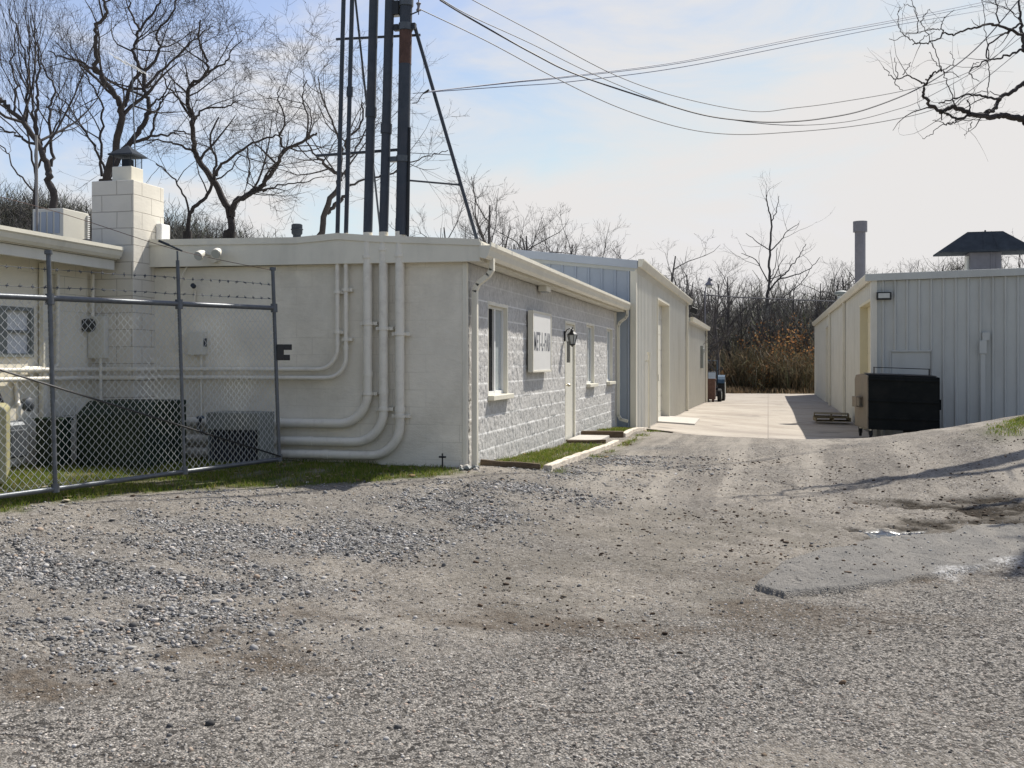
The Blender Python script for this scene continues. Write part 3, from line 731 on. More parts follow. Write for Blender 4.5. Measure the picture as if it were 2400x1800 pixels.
# fallen leaves and straw where the grass meets the walls
# ------------------------------------------------------------------ painted block building with split-face side
XS, YF, YE = -3.34, 11.64, 24.06
bld = thing('block_building', 'low cream block building with rough split-face side wall and white gutter', 'building', (-5.6, 17, .3))
front = MB().box(-7.28, YF, -.3, XS - .03, YF + .2, 2.75)
obj('front_wall', front, M['front_block'], bld)
back = MB().box(-12, YF + .2, -.3, -11.8, 24.0, 2.75).box(-11.8, 23.85, -.3, XS - .3, 24.0, 2.75).box(-11.8, YF + .2, 1.2, -7.3, YF + .4, 2.75)
obj('rear_wall', back, M['cream'], bld)
OPEN = [(12.65, 13.64, 1.145, 2.33), (17.72, 18.67, .27, 2.31), (19.93, 20.83, 1.145, 2.33), (22.5, 23.37, 1.145, 2.33)]
def stone_wall():
    ys = np.arange(YF, YE - .33, .0165); zs = np.arange(-.2, 2.745, .0155)
    for a, b, c, d in OPEN:
        for q in (a, b): ys[np.argmin(abs(ys - q))] = q
        for q in (c, d): zs[np.argmin(abs(zs - q))] = q
    Yg, Zg = np.meshgrid(ys, zs, indexing='ij'); y = Yg.ravel(); z = Zg.ravel()
    cz = (z - .145) / .2; row = np.floor(cz); fz = cz - row
    by = (y + .2 * (row % 2)) / .4; col = np.floor(by); fy = by - col
    rs = np.random.RandomState(17).rand(64, 64)
    pb = rs[(row.astype(int)) % 64, (col.astype(int)) % 64]
    pz = rs[(row.astype(int) + 31) % 64, (col.astype(int) + 7) % 64] - .5
    ez = np.minimum(fz, 1 - fz) * .2; ey = np.minimum(fy, 1 - fy) * .4
    wob = (fbm(y * 9, z * 9, 201, 2) - .5) * .006
    face = sstep(.002, .010, ez + wob) * (.80 + .20 * sstep(.001, .006, ey + wob))
    rough = fbm(y * 9 + z * 2, z * 6 + row * 3.1, 203, 4) * .5 + fbm(y * 30, z * 14, 207, 3) * .5
    disp = face * (.004 + .004 * (pb - .5) + .030 * (rough - .44) + .006 * pz * (fz - .5)) + .004 * (1 - face)
    disp += (fbm(y * 60, z * 60, 211, 2) - .5) * .012 * face
    smooth_top = sstep(2.36, 2.40, z)
    disp = disp * (1 - .75 * smooth_top)
    for a, b, c, d in OPEN:                          # cut edges lie flush with the frames
        q = np.maximum(np.maximum(a - y, y - b), np.maximum(c - z, z - d))
        disp = np.where(q > -1, .006 + (disp - .006) * sstep(.0, .035, q), disp)
    lit_mort = np.maximum(1 - sstep(.0045, .0095, ez + wob), .6 * (1 - sstep(.002, .006, ey + wob))) * (1 - smooth_top * .6)  # pale mortar joints, with the sunlit block edges painted in
    V = np.stack([XS + disp, y, z], -1)
    n, k = Yg.shape; idx = np.arange(n * k).reshape(n, k)
    F = np.stack([idx[:-1, :-1], idx[1:, :-1], idx[1:, 1:], idx[:-1, 1:]], -1).reshape(-1, 4)
    cy = V[F].mean(1)[:, 1]; czz = V[F].mean(1)[:, 2]
    keep = np.ones(len(F), bool)
    for a, b, c, d in OPEN:
        keep &= ~((cy > a) & (cy < b) & (czz > c) & (czz < d))
    m, nt, b = new_mat('split face block'); L = nt.links.new
    tc = N(nt, 'ShaderNodeTexCoord')
    n1 = N(nt, 'ShaderNodeTexNoise', i_Scale=14.0, i_Detail=6.0, i_Roughness=.7); L(tc.outputs['Object'], n1.inputs['Vector'])
    n2 = N(nt, 'ShaderNodeTexNoise', i_Scale=.8, i_Detail=4.0); L(tc.outputs['Object'], n2.inputs['Vector'])
    n3 = N(nt, 'ShaderNodeTexNoise', i_Scale=70.0, i_Detail=3.0); L(tc.outputs['Object'], n3.inputs['Vector'])
    c = mixc(nt, ramp(nt, n1.outputs[0], [(.32, 0.0), (.7, 1.0)]), (.40, .385, .36), (.65, .632, .60))
    c = mixc(nt, ramp(nt, n2.outputs[0], [(.45, 0.0), (.7, .35)]), c, (.42, .41, .385))
    c = mixc(nt, ramp(nt, n3.outputs[0], [(.60, 0.0), (.75, .5)]), c, (.16, .16, .155))
    c = mixc(nt, N(nt, 'ShaderNodeAttribute', attribute_name='mortar').outputs['Fac'], c, (.78, .77, .74))
    L(c, b.inputs['Base Color']); b.inputs['Roughness'].default_value = .9; b.inputs['Specular IOR Level'].default_value = .2
    bp = N(nt, 'ShaderNodeBump', i_Strength=.5, i_Distance=.01); L(n3.outputs[0], bp.inputs['Height']); L(bp.outputs[0], b.inputs['Normal'])
    o = link_mesh('split_face_wall', np_mesh('split_face_wall', V, F[keep], {'mortar': lit_mort}), m, bld)
    o['label'] = 'rough grey split-face block side wall'
stone_wall()
obj('end_pier', MB().box(XS - .2, YE - .34, -.2, XS + .012, YE, 2.74), M['cream'], bld, bevel=.004)
obj('corner_trim', MB().box(XS - .03, YF - .012, -.1, XS + .022, YF + .05, 2.74), M['cream_trim'], bld, bevel=.004)

def window(y0, y1, z0, z1, pale):
    d = .07; xg = XS - d
    fr = MB()
    fr.box(xg - .03, y0 - .03, z0, XS + .0075, y0 + .006, z1 + .03).box(xg - .03, y1 - .018, z0, XS + .0075, y1 + .03, z1 + .03)
    fr.box(xg - .03, y0 + .018, z1 - .018, XS + .0075, y1 - .018, z1 + .03)
    w = obj('window', fr, M['bounce_cream'] if pale else M['cream'], bld, bevel=.003)
    ym = (y0 + y1) / 2
    sash = MB()
    for a, b in ((y0 + .006, y0 + .02), (ym + .0, ym + .06), (y1 - .05, y1 - .018)):
        sash.box(xg - .025, a, z0 + .05, xg + .022, b, z1 - .018)
    for a, b in ((z0 + .05, z0 + .095), (z1 - .05, z1 - .018)):
        sash.box(xg - .024, y0 + .02, a, xg + .020, ym, b).box(xg - .024, ym + .06, a, xg + .020, y1 - .05, b)
    obj('sash', sash, M['white_paint'], w, bevel=.003)
    obj('pane', MB().box(xg - .012, y0 + .02, z0 + .095, xg - .006, ym, z1 - .05), M['screen'], w, label='dark sheet standing in for the open sash')
    obj('pane', MB().box(xg - .012, ym + .06, z0 + .095, xg - .006, y1 - .05, z1 - .05), M['glass_pale'], w, label='pane with pale curtain behind')
    obj('sill', MB().box(XS - .12, y0 - .03, z0 - .012, XS + .085, y1 + .05, z0 + .05), M['cream_trim'], w, bevel=.006)
for a, b, c, d in (OPEN[0], OPEN[2], OPEN[3]):
    window(a, b, c, d, False)
obj('room', MB().box(XS - 1.2, 12.0, 0, XS - 1.15, 23.6, 2.7), M['dark'], bld)
# door
ya, yb, za, zb = OPEN[1]
dfr = MB().box(XS - .14, ya, za, XS + .012, ya + .045, zb).box(XS - .14, yb - .045, za, XS + .012, yb + .03, zb).box(XS - .14, ya + .045, zb - .045, XS + .012, yb - .045, zb)
obj('door_frame', dfr, M['cream_trim'], bld, bevel=.003)
dl = MB().box(XS - .06, ya + .048, za + .01, XS - .02, yb - .048, 1.60)
dl.box(XS - .06, ya + .048, 1.60, XS - .02, 18.02, 1.97).box(XS - .06, 18.36, 1.60, XS - .02, yb - .048, 1.97).box(XS - .06, ya + .048, 1.97, XS - .02, yb - .048, zb - .048)
door = obj('door', dl, M['door'], bld, bevel=.003)
obj('pane', MB().box(XS - .045, 18.02, 1.60, XS - .035, 18.36, 1.97), M['glass_dark'], door)
kb = MB().tube([(XS - .02, 17.84, 1.22), (XS + .035, 17.84, 1.22)], [.012, .012], 10).tube([(XS + .03, 17.84, 1.22), (XS + .045, 17.84, 1.22), (XS + .075, 17.84, 1.22)], [.02, .032, .018], 12)
kb.tube([(XS - .02, 17.84, 1.22), (XS - .012, 17.84, 1.22)], [.035, .035], 14)
obj('door_knob', kb, M['brass'], door, smooth=True)
# roof, fascia, eave
XR = -3.14
prof = [(-12, 3.06), (-7.3, 3.075), (-5.35, 3.05), (-4.84, 3.085), (-4.4, 3.045), (XR, 2.97)]
rp = prof + [(XR, 2.765), (-12, 2.765)]
obj('roof', MB().prism(rp, lambda a, b: (a, YF - .075, b), lambda a, b: (a, YE + .02, b)), M['cream'], bld)
fp = [(a, b + .004) for a, b in prof[1:]] + [(XR + .002, 2.735), (-7.28, 2.755)]
fp[0] = (-7.28, fp[0][1])
obj('fascia', MB().prism(fp, lambda a, b: (a, YF - .115, b), lambda a, b: (a, YF - .077, b)), M['cream_trim'], bld, bevel=.003)
tp = [(a, b + .014) for a, b in prof[1:]]; tp[0] = (-7.28, tp[0][1]); tp = tp + [(XR + .012, 2.91)] + [(a, b - .06) for a, b in reversed(prof[1:-1])]; tp[-1] = (-7.28, tp[-1][1])
obj('drip_edge', MB().prism(tp, lambda a, b: (a, YF - .131, b), lambda a, b: (a, YF - .117, b)), M['cream_trim'], bld)
gp_ = [(XR + .003, 2.945), (XR + .003, 2.78), (XR + .07, 2.762), (XR + .10, 2.80), (XR + .115, 2.86), (XR + .14, 2.90), (XR + .14, 2.945), (XR + .125, 2.945), (XR + .12, 2.91), (XR + .02, 2.91), (XR + .018, 2.945)]
obj('gutter', MB().prism(gp_, lambda a, b: (a, YF - .13, b), lambda a, b: (a, YE + .06, b)), M['cream_trim'], bld)
sof = MB().box(XS + .03, YF - .06, 2.742, XR - .002, YE, 2.762)
obj('soffit', sof, M['cream'], bld)
def downspout(parent, yy, x0, zt, zb, foot=True):
    P = [(XR + .07, yy, 2.80), (XR + .07, yy, 2.66), (XR + .03, yy, 2.60), (x0 + .03, yy, 2.50), (x0, yy, 2.42), (x0, yy, zb)]
    if foot: P += [(x0 + .05, yy, zb - .09), (x0 + .2, yy, zb - .13)]
    mb = MB()
    for i in range(len(P) - 1):
        a, b = Vector(P[i]), Vector(P[i + 1]); d = (b - a).normalized()
        side = Vector((0, 1, 0)); up = d.cross(side).normalized()
        mb.obox((a + b) / 2, d * ((b - a).length / 2 + .012), side * .037, up * (.028 + .0012 * i))
    obj('downspout', mb, M['cream_trim'], parent, bevel=.005)
downspout(bld, 11.80, XS + .07, 2.5, .40, False)
downspout(bld, 23.86, XS + .07, 2.5, .42, True)
sl = thing('soffit_light', 'small cream floodlight box under the gutter of the block building', 'light', (XS + .1, 15.6, 2.7))
obj('housing', MB().box(XS + .03, 15.45, 2.66, XS + .16, 15.75, 2.74), M['cream'], sl, bevel=.006)
obj('lens', MB().box(XS + .05, 15.48, 2.645, XS + .14, 15.72, 2.658), M['lamp_glass'], sl)

# ------------------------------------------------------------------ sign
sg = thing('sign', 'white box sign reading MET-L-FAB on the split-face wall', 'sign', (XS, 15.4, 1.46))
y0, y1, z0, z1 = 14.74, 16.06, 1.46, 2.345
xf = XS + .105
obj('cabinet', MB().box(XS + .03, y0, z0, xf - .012, y1, z1), M['cream'], sg, bevel=.006)
fr = MB().box(xf - .012, y0, z0, xf + .004, y0 + .03, z1).box(xf - .012, y1 - .03, z0, xf + .004, y1, z1).box(xf - .012, y0 + .03, z0, xf + .004, y1 - .03, z0 + .03).box(xf - .012, y0 + .03, z1 - .03, xf + .004, y1 - .03, z1)
obj('frame', fr, M['cream_trim'], sg, bevel=.003)
obj('face', MB().box(xf - .012, y0 + .03, z0 + .03, xf - .004, y1 - .03, z1 - .03), M['sign'], sg)
def text_mesh(name, body, width, height, mt, parent, xform, off=.0):
    cu = bpy.data.curves.new(name, 'FONT'); cu.body = body; cu.size = 1; cu.extrude = .004; cu.offset = off; cu.space_character = 1.2
    o = bpy.data.objects.new(name, cu); COL.objects.link(o)
    dg = bpy.context.evaluated_depsgraph_get(); me = bpy.data.meshes.new_from_object(o.evaluated_get(dg))
    bpy.data.objects.remove(o); bpy.data.curves.remove(cu)
    xs = [v.co.x for v in me.vertices]; ys = [v.co.y for v in me.vertices]
    sx = width / (max(xs) - min(xs)); sy = height / (max(ys) - min(ys)); mx, my = min(xs), min(ys)
    for v in me.vertices:
        v.co = xform((v.co.x - mx) * sx, (v.co.y - my) * sy, v.co.z)
    me.update()
    return link_mesh(name, me, mt, parent)
text_mesh('lettering', 'MET-L-FAB', 1.12, .27, M['letter'], sg, lambda a, b, c: Vector((xf - .004 + (c + .004) * .5, y0 + .10 + a, 1.775 + b)), .008)

# ------------------------------------------------------------------ carriage lantern by the door
ln = thing('wall_lantern', 'black carriage lantern with glass panes beside the office door', 'lantern', (XS, 17.62, 2.05)); ln.scale = (.74, .74, .74)
ly, lx = 17.62, XS + .20
obj('wall_plate', MB().box(XS + .005, ly - .05, 1.93, XS + .045, ly + .05, 2.16), M['black_metal'], ln, bevel=.012)
obj('arm', MB().tube([(XS + .03, ly, 2.10), (XS + .08, ly, 2.19), (lx - .05, ly, 2.22), (lx, ly, 2.19)], .011, 8), M['black_metal'], ln, smooth=True)
def frust(mb, c, r0, z0_, r1, z1_, k=6):
    return mb.lathe(c, [(r0, z0_), (r1, z1_)], k)
obj('cap', MB().lathe((lx, ly, 0), [(.125, 2.07), (.115, 2.085), (.045, 2.15), (.05, 2.16), (.03, 2.185), (.012, 2.20), (.016, 2.215), (.004, 2.25)], 6), M['black_metal'], ln)
cage = MB()
for j in range(6):
    a = 2 * math.pi * j / 6; c, s = math.cos(a), math.sin(a)
    cage.tube([(lx + .062 * c, ly + .062 * s, 1.86), (lx + .112 * c, ly + .112 * s, 2.072)], .0075, 5)
cage.lathe((lx, ly, 0), [(.012, 1.80), (.03, 1.825), (.07, 1.845), (.07, 1.862), (.03, 1.868)], 6)
obj('cage', cage, M['black_metal'], ln)
obj('glass', MB().lathe((lx, ly, 0), [(.057, 1.868), (.104, 2.068)], 6), M['lamp_glass'], ln)

# ------------------------------------------------------------------ timbers of the planting beds, step
def timber(label, a, b, w, h, mt, sink=.04, seed=1):
    """a weathered landscape timber lying along the ground from a to b"""
    a = Vector((a[0], a[1], 0)); b = Vector((b[0], b[1], 0)); d = (b - a); L_ = d.length; d.normalize(); n = Vector((-d.y, d.x, 0))
    t = thing('landscape_timber', label, 'timber', ((a.x + b.x) / 2, (a.y + b.y) / 2, gz((a.x + b.x) / 2, (a.y + b.y) / 2)))
    m = max(3, int(L_ / .25)); rs = random.Random(seed); mb = MB(); vs = []; fs = []
    for i in range(m + 1):
        p = a + d * (L_ * i / m); g = gz(p.x, p.y) - sink; wob = rs.uniform(-.008, .008); tz = rs.uniform(-.006, .006)
        for sx, zz in ((-1, 0), (1, 0), (1, h), (-1, h)):
            vs.append(p + n * (sx * w / 2 + wob) + Vector((0, 0, g + zz + (tz if zz else 0))))
    for i in range(m):
        for j in range(4):
            fs.append((i * 4 + j, i * 4 + (j + 1) % 4, (i + 1) * 4 + (j + 1) % 4, (i + 1) * 4 + j))
    fs += [(3, 2, 1, 0), tuple(m * 4 + j for j in range(4))]
    mb.add(vs, fs); obj('beam', mb, mt, t, bevel=.012)
    return t
timber('dark edged timber at the corner downspout end of the near planting bed', (-3.25, 11.96), (-2.55, 12.03), .045, .11, M['wood_dark'], seed=2)
timber('long bleached timber edging the near planting bed', (-2.47, 12.02), (-2.44, 17.55), .10, .10, M['wood_pale'], seed=3)
timber('damp timber lying across the bed on the near side of the door', (-3.28, 17.58), (-2.62, 17.6), .08, .10, M['wood_dark'], seed=4)
timber('black damp timber lying across the bed on the far side of the door', (-3.28, 19.0), (-2.52, 19.08), .11, .15, M['wood_dark'], seed=5)
timber('bleached timber edging the far planting bed up to the metal shed', (-2.54, 19.16), (-2.72, 24.2), .10, .11, M['wood_pale'], seed=6)
stp = MB(); g = gz(-3.0, 18.2); stp.box(-3.30, 17.72, g - .1, -2.75, 18.9, g + .05)
tag(obj('doorstep', stp, M['concrete_pad'], None, bevel=.01), 'low pale concrete step in front of the office door', 'step')
# white stones by the downspout foot
for i, (dx, dy, r) in enumerate([(0, 0, .05), (.09, .03, .045), (-.08, .02, .04), (.03, -.07, .05), (.12, -.05, .035), (-.03, -.12, .03)]):
    v, f = ico(); rs = np.random.RandomState(300 + i)
    P = v * (1 + rs.uniform(-.2, .2, (12, 1))) * r * np.array([1.1, .9, .7])
    cx, cy = -3.28 + dx, 11.50 + dy; cz = gz(cx, cy)
    mb = MB(); mb.add([(p[0] + cx, p[1] + cy, p[2] + cz + r * .4) for p in P], [tuple(q) for q in f])
    tag(obj('stone', mb, M['concrete_pad'] if i % 2 == 0 else M['grey_box'], None), 'pale fist sized stone heaped at the foot of the corner downspout', 'stone', 'stones at the foot of the corner downspout')

# ------------------------------------------------------------------ left wing with its chimney
XW = -7.84
wing = thing('office_wing', 'cream wing with shingled eave and block chimney behind the gate', 'building', (-9, 8.5, .4))
WY = [(9.2, 10.15, 1.66, 2.2)]
wm = MB()
(wa, wb, wc, wd) = WY[0]
wm.box(XW - .2, 4.5, -.2, XW, wa, 2.75).box(XW - .2, wb, -.2, XW, 11.6, 2.75).box(XW - .2, wa, -.2, XW, wb, wc).box(XW - .2, wa, wd, XW, wb, 2.75)
wm.box(-14, 4.5, -.2, XW - .2, 4.7, 2.9)
obj('wall', wm, M['wing_block'], wing)
wf = MB().box(XW - .1, wa, wc, XW + .012, wa + .04, wd).box(XW - .1, wb - .04, wc, XW + .012, wb, wd).box(XW - .1, wa + .04, wd - .04, XW + .012, wb - .04, wd).box(XW - .1, wa + .04, wc, XW + .03, wb - .04, wc + .04)
wf.box(XW - .09, 9.62, wc + .04, XW + .004, 9.74, wd - .04).box(XW - .08, wa + .04, 1.92, XW - .002, 9.62, 1.95).box(XW - .08, 9.74, 1.92, XW - .002, wb - .04, 1.95)
win = obj('window', wf, M['grey_box'], wing, bevel=.003)
obj('pane', MB().box(XW - .06, wa + .04, wc + .04, XW - .045, 9.62, wd - .04), M['white_paint'], win, label='white blind close behind the glass')
obj('pane', MB().box(XW - .06, 9.74, wc + .04, XW - .045, wb - .04, wd - .04), M['white_paint'], win, label='white blind close behind the glass')
rw = [(-7.44, 2.94), (-14, 3.75), (-14, 3.6), (-7.44, 2.83)]
obj('roof', MB().prism(rw, lambda a, b: (a, 4.4, b), lambda a, b: (a, 11.52, b)).box(-14, 11.53, 2.9, -7.86, 12.6, 3.12), M['roof'], wing)
obj('gutter', MB().prism([(-7.437, 2.955), (-7.437, 2.83), (-7.40, 2.815), (-7.375, 2.85), (-7.36, 2.90), (-7.345, 2.915), (-7.345, 2.955), (-7.355, 2.955), (-7.36, 2.93), (-7.42, 2.93), (-7.425, 2.955)], lambda a, b: (a, 4.4, b), lambda a, b: (a, 11.1, b)), M['cream_trim'], wing)
obj('frieze_board', MB().box(-7.50, 4.4, 2.685, -7.455, 11.08, 2.80), M['siding'], wing, bevel=.004)
obj('soffit', MB().box(XW, 4.4, 2.805, -7.44, 11.1, 2.826).box(XW, 11.04, 2.69, -7.505, 11.07, 2.80), M['cream'], wing)
obj('downspout', MB().box(XW + .02, 10.02 + .2, -.1, XW + .08, 10.30, 2.70), M['cream_trim'], wing, bevel=.006)
ch = obj('chimney', MB().box(XW, 11.19, -.2, -7.28, 11.85, 3.76), M['chimney_block'], wing, bevel=.008, label='square block chimney, sunlit on one side')
obj('flue', MB().box(-7.68, 11.36, 3.76, -7.42, 11.62, 3.96), M['cream_trim'], ch, bevel=.01)
cp = MB()
for i, j in ((-1, -1), (1, -1), (1, 1), (-1, 1)):
    cp.tube([(-7.55 + .115 * i, 11.49 + .115 * j, 3.96), (-7.55 + .115 * i, 11.49 + .115 * j, 4.11)], .006, 5)
for k in range(9):
    q = -.11 + .0275 * k
    cp.tube([(-7.55 + q, 11.375, 3.96), (-7.55 + q, 11.375, 4.1)], .0025, 3).tube([(-7.435, 11.49 + q, 3.96), (-7.435, 11.49 + q, 4.1)], .0025, 3)
cp.box(-7.60, 11.44, 3.955, -7.50, 11.54, 4.06)
cp.add([(-7.715, 11.325, 4.095), (-7.385, 11.325, 4.095), (-7.385, 11.655, 4.095), (-7.715, 11.655, 4.095), (-7.715, 11.325, 4.11), (-7.385, 11.325, 4.11), (-7.385, 11.655, 4.11), (-7.715, 11.655, 4.11)],
       [(0, 1, 2, 3), (0, 4, 5, 1), (1, 5, 6, 2), (2, 6, 7, 3), (3, 7, 4, 0)])
cp.add([(-7.715, 11.325, 4.11), (-7.385, 11.325, 4.11), (-7.385, 11.655, 4.11), (-7.715, 11.655, 4.11), (-7.55, 11.49, 4.235)], [(0, 1, 4), (1, 2, 4), (2, 3, 4), (3, 0, 4)])
obj('chimney_cap', cp, M['hood_metal'], ch)
obj('flashing', MB().box(-7.277, 11.66, 2.98, -7.20, 11.86, 3.30), M['white_paint'], ch, bevel=.01)
# air conditioner on the wing roof
ac = thing('rooftop_air_conditioner', 'pale louvred air conditioner on the wing roof beside the chimney', 'air conditioner', (-8.45, 11.3, 3.08))
obj('casing', MB().box(-8.62, 11.15, 3.10, -8.20, 11.65, 3.45), M['siding'], ac, bevel=.008)
lv = MB()
for k in range(4):
    lv.box(-8.585 + k * .092, 11.142, 3.15, -8.52 + k * .092, 11.149, 3.41)
obj('louver', lv, M['siding_blue'], ac)
fn = MB()
for k in range(12): fn.box(-8.198, 11.60, 3.13 + k * .025, -8.18, 11.645, 3.143 + k * .025)
obj('fin', fn, M['white_paint'], ac)
for q in (-8.6, -8.27): obj('bracket', MB().box(q, 11.2, 2.98, q + .05, 11.6, 3.10), M['hood_metal'], ac)
pv = on_y(87, 480, 11.0)
tag(obj('vent_pipe', MB().tube([(pv.x, 11.0, 3.0), (pv.x - .01, 11.0, 4.3)], .016, 8), M['bark_pale'], None, smooth=True), 'thin pinkish vertical pipe on the wing roof left of the air conditioner', 'pipe')
vp = on_y(696, 510, 13.6)
t = thing('flue_vent', 'short dark round flue with collar on the flat roof left of the conduits', 'vent', (vp.x, 13.6, 3.05))
obj('pipe', MB().lathe((vp.x, 13.6, 0), [(.055, 3.0), (.055, 3.44)], 14), M['hood_metal'], t, smooth=True)
obj('collar', MB().lathe((vp.x, 13.6, 0), [(.06, 3.36), (.075, 3.38), (.075, 3.50), (.06, 3.51), (.05, 3.46), (.085, 3.44), (.085, 3.43)], 14), M['hood_metal'], t, smooth=True)
# aerial among the branches
an = on_y(303, 155, 13.0)
t = thing('aerial', 'slanted pale aerial boom high above the chimney', 'aerial', (an.x, 13, 3.1))
a0 = on_y(268, 134, 13.0); a1 = on_y(340, 170, 13.0)
obj('boom', MB().tube([a0, a1], .011, 6), M['white_paint'], t)
obj('mast', MB().tube([(an.x + .15, 13.0, 3.0), (an.x + .04, 13.0, an.z)], .009, 6), M['galv'], t)
el = MB()
for k in range(4):
    q = a0.lerp(a1, .12 + .25 * k); el.tube([q + Vector((0, -.22, .03)), q + Vector((0, .22, -.03))], .004, 4)
obj('element', el, M['white_paint'], t)

# twin floodlight on the fascia
fl = on_y(506, 600, YF - .12)
t = thing('twin_floodlight', 'cream twin floodlight on the fascia above the gate', 'light', (fl.x, fl.y, fl.z))
obj('junction_box', MB().tube([(fl.x, fl.y + .01, fl.z - .03), (fl.x, fl.y - .06, fl.z - .03)], .055, 14), M['cream'], t, smooth=True)
for k, (dx, dz) in enumerate(((-.09, .03), (.10, .05))):
    h = obj('lamp_head', MB().tube([(fl.x + dx * .4, fl.y - .05, fl.z), (fl.x + dx, fl.y - .10, fl.z + dz), (fl.x + dx * 1.1, fl.y - .16, fl.z + dz - .02), (fl.x + dx * 1.2, fl.y - .22, fl.z + dz - .05)], [.014, .03, .05, .058], 12), M['cream'], t, smooth=True)
    obj('lens', MB().tube([(fl.x + dx * 1.205, fl.y - .222, fl.z + dz - .051), (fl.x + dx * 1.21, fl.y - .226, fl.z + dz - .053)], .052, 12), M['lamp_glass'], h)

# ------------------------------------------------------------------ the service conduits and mast
sm = thing('service_mast', 'five upright electrical conduits braced above the roof and bent along the wall', 'conduit mast', (-4.9, 11.5, .5))
YC = YF - .075
LEAN = .028
def arc(cx, cz, r, a0, a1, y, n=10):
    return [(cx + r * math.cos(a0 + (a1 - a0) * i / n), y, cz + r * math.sin(a0 + (a1 - a0) * i / n)) for i in range(n + 1)]
ZP = on_y(862, 545, YC).z          # paint stops here
def conduit(u, vh, R, r, xend, tail=None, ztop=6.4):
    x = on_y(u, 760, YC).x; zh = on_y(u, vh, YC).z
    P = [(x, YC, ZP), (x, YC, zh + R)] + arc(x - R, zh + R, R, 0, -math.pi / 2, YC)[1:] + [(xend, YC, zh)]
    if tail: P += [(a, b, zh) for a, b in tail]
    obj('conduit', MB().tube(P, r, 14), M['conduit'], sm, smooth=True, label='painted lower run of conduit')
    xt = x + LEAN * (ztop - ZP)
    up = obj('conduit', MB().tube([(x, YC, ZP + .001), (xt, YC, ztop)], r * 1.0, 14), M['mast_steel'], sm, smooth=True, label='bare grey conduit above the roof')
    if ztop > 5: obj('weatherhead', MB().tube([(xt, YC, ztop), (xt + .01, YC, ztop + .14), (xt + .05, YC, ztop + .22), (xt + .14, YC, ztop + .22), (xt + .18, YC, ztop + .14)], [r * 1.2, r * 1.5, r * 1.7, r * 1.6, r * 1.1], 12), M['mast_steel'], up, smooth=True)
    return x, zh
wall_run = [(-7.19, 11.2), (-7.19, 11.12), (XW + .09, 11.12), (XW + .09, 6.5)]
xT1, zT1 = conduit(791, 866, .25, .026, -7.19, wall_run, 6.3)
xT2, zT2 = conduit(811, 886, .24, .026, -7.19, wall_run, 6.5)
xC1, zC1 = conduit(862, 994, .36, .054, -7.2, None, 6.9)
xC2, zC2 = conduit(899, 1037, .36, .054, -7.2, None, 6.9)
xC3, zC3 = conduit(937, 1069, .36, .054, -7.2, None, 3.25)
def strap(x, z, r, w=1.5):
    mb = MB().lathe((x, YC, z), [(r + .004, -.02), (r + .011, -.018), (r + .011, .018), (r + .004, .02)], 14)
    mb.box(x - r * w - .02, YC + .012, z - .02, x + r * w + .03, YF - .002, z + .02)
    mb.tube([(x + r * w + .012, YF - .03, z), (x + r * w + .012, YF - .002, z)], .008, 6)
    obj('strap', mb, M['conduit'], sm, bevel=.002)
for x, vs, r in ((xC1, (601, 758, 923), .054), (xC2, (585, 770, 959), .054), (xC3, (600, 783, 975), .054), (xT1, (595, 683, 778), .026), (xT2, (586, 678, 795), .026)):
    for v in vs: strap(x, on_y(900, v, YC).z, r)
for x, z, r in ((xC1, on_y(862, 876, YC).z, .054), (xC2, on_y(899, 918, YC).z, .054), (xC3, on_y(937, 960, YC).z, .054), (xT1, on_y(791, 805, YC).z, .026), (xT2, on_y(811, 815, YC).z, .026)):
    obj('coupling', MB().lathe((x, YC, z), [(r, -.03), (r + .006, -.029), (r + .006, .029), (r, .03)], 14), M['conduit'], sm, smooth=True)
for xx, zz in ((-5.6, zC1), (-5.2, zC2), (-5.0, zC3)):
    obj('coupling', MB().tube([(xx - .035, YC, zz), (xx + .035, YC, zz)], .06, 14), M['conduit'], sm, smooth=True)
def up_pt(x, v):                                    # a point on a leaning upper conduit
    z = on_y(900, v, YC).z; return x + LEAN * (z - ZP), z
for x, v, r in ((xC1, 262, .054), (xC2, 302, .054), (xT2, 210, .026)):
    a, z = up_pt(x, v); obj('coupling', MB().tube([(a - .002, YC, z - .055), (a + .002, YC, z + .055)], r + .012, 14), M['mast_steel'], sm, smooth=True, label='bare steel coupling above the roof')
# heavier mast standing behind the third conduit
xm0 = xC3 + .015; zm0 = 3.06
def mast_pt(v):
    z = on_y(940, v, YC).z; return Vector((xm0 + LEAN * .75 * (z - zm0), YC + .02, z))
ms = obj('mast', MB().tube([(xm0, YC + .02, zm0), (xm0 + LEAN * .75 * (7.0 - zm0), YC + .02, 7.0)], .071, 16), M['mast_steel'], sm, smooth=True, label='heavy service mast')
pz = mast_pt(72); pz2 = mast_pt(150)
obj('rust_patch', MB().tube([pz2, pz], .0725, 16), M['rust'], ms, smooth=True)
for v, h in ((63, .04), (5, .045)):
    p = mast_pt(v); obj('clamp', MB().tube([p - Vector((.001, 0, h)), p + Vector((.001, 0, h))], .083, 16), M['galv'], ms, smooth=True)
p = mast_pt(372); obj('clamp', MB().tube([p - Vector((.001, 0, .035)), p + Vector((.001, 0, .035))], .08, 16).box(p.x - .16, p.y - .03, p.z - .03, p.x - .07, p.y + .03, p.z + .03), M['galv'], ms)
p = mast_pt(62)
for q0, q1 in ((-.14, -.085), (.08, .12)): obj('bracket', MB().box(p.x + q0, p.y - .03, p.z - .04, p.x + q1, p.y + .03, p.z + .03), M['black_metal'], ms)
p = mast_pt(15); obj('meter_can', MB().box(p.x - .17, p.y - .05, p.z - .10, p.x - .075, p.y + .05, p.z + .07), M['black_metal'], ms, bevel=.01)
p0, p1 = mast_pt(300), mast_pt(556)
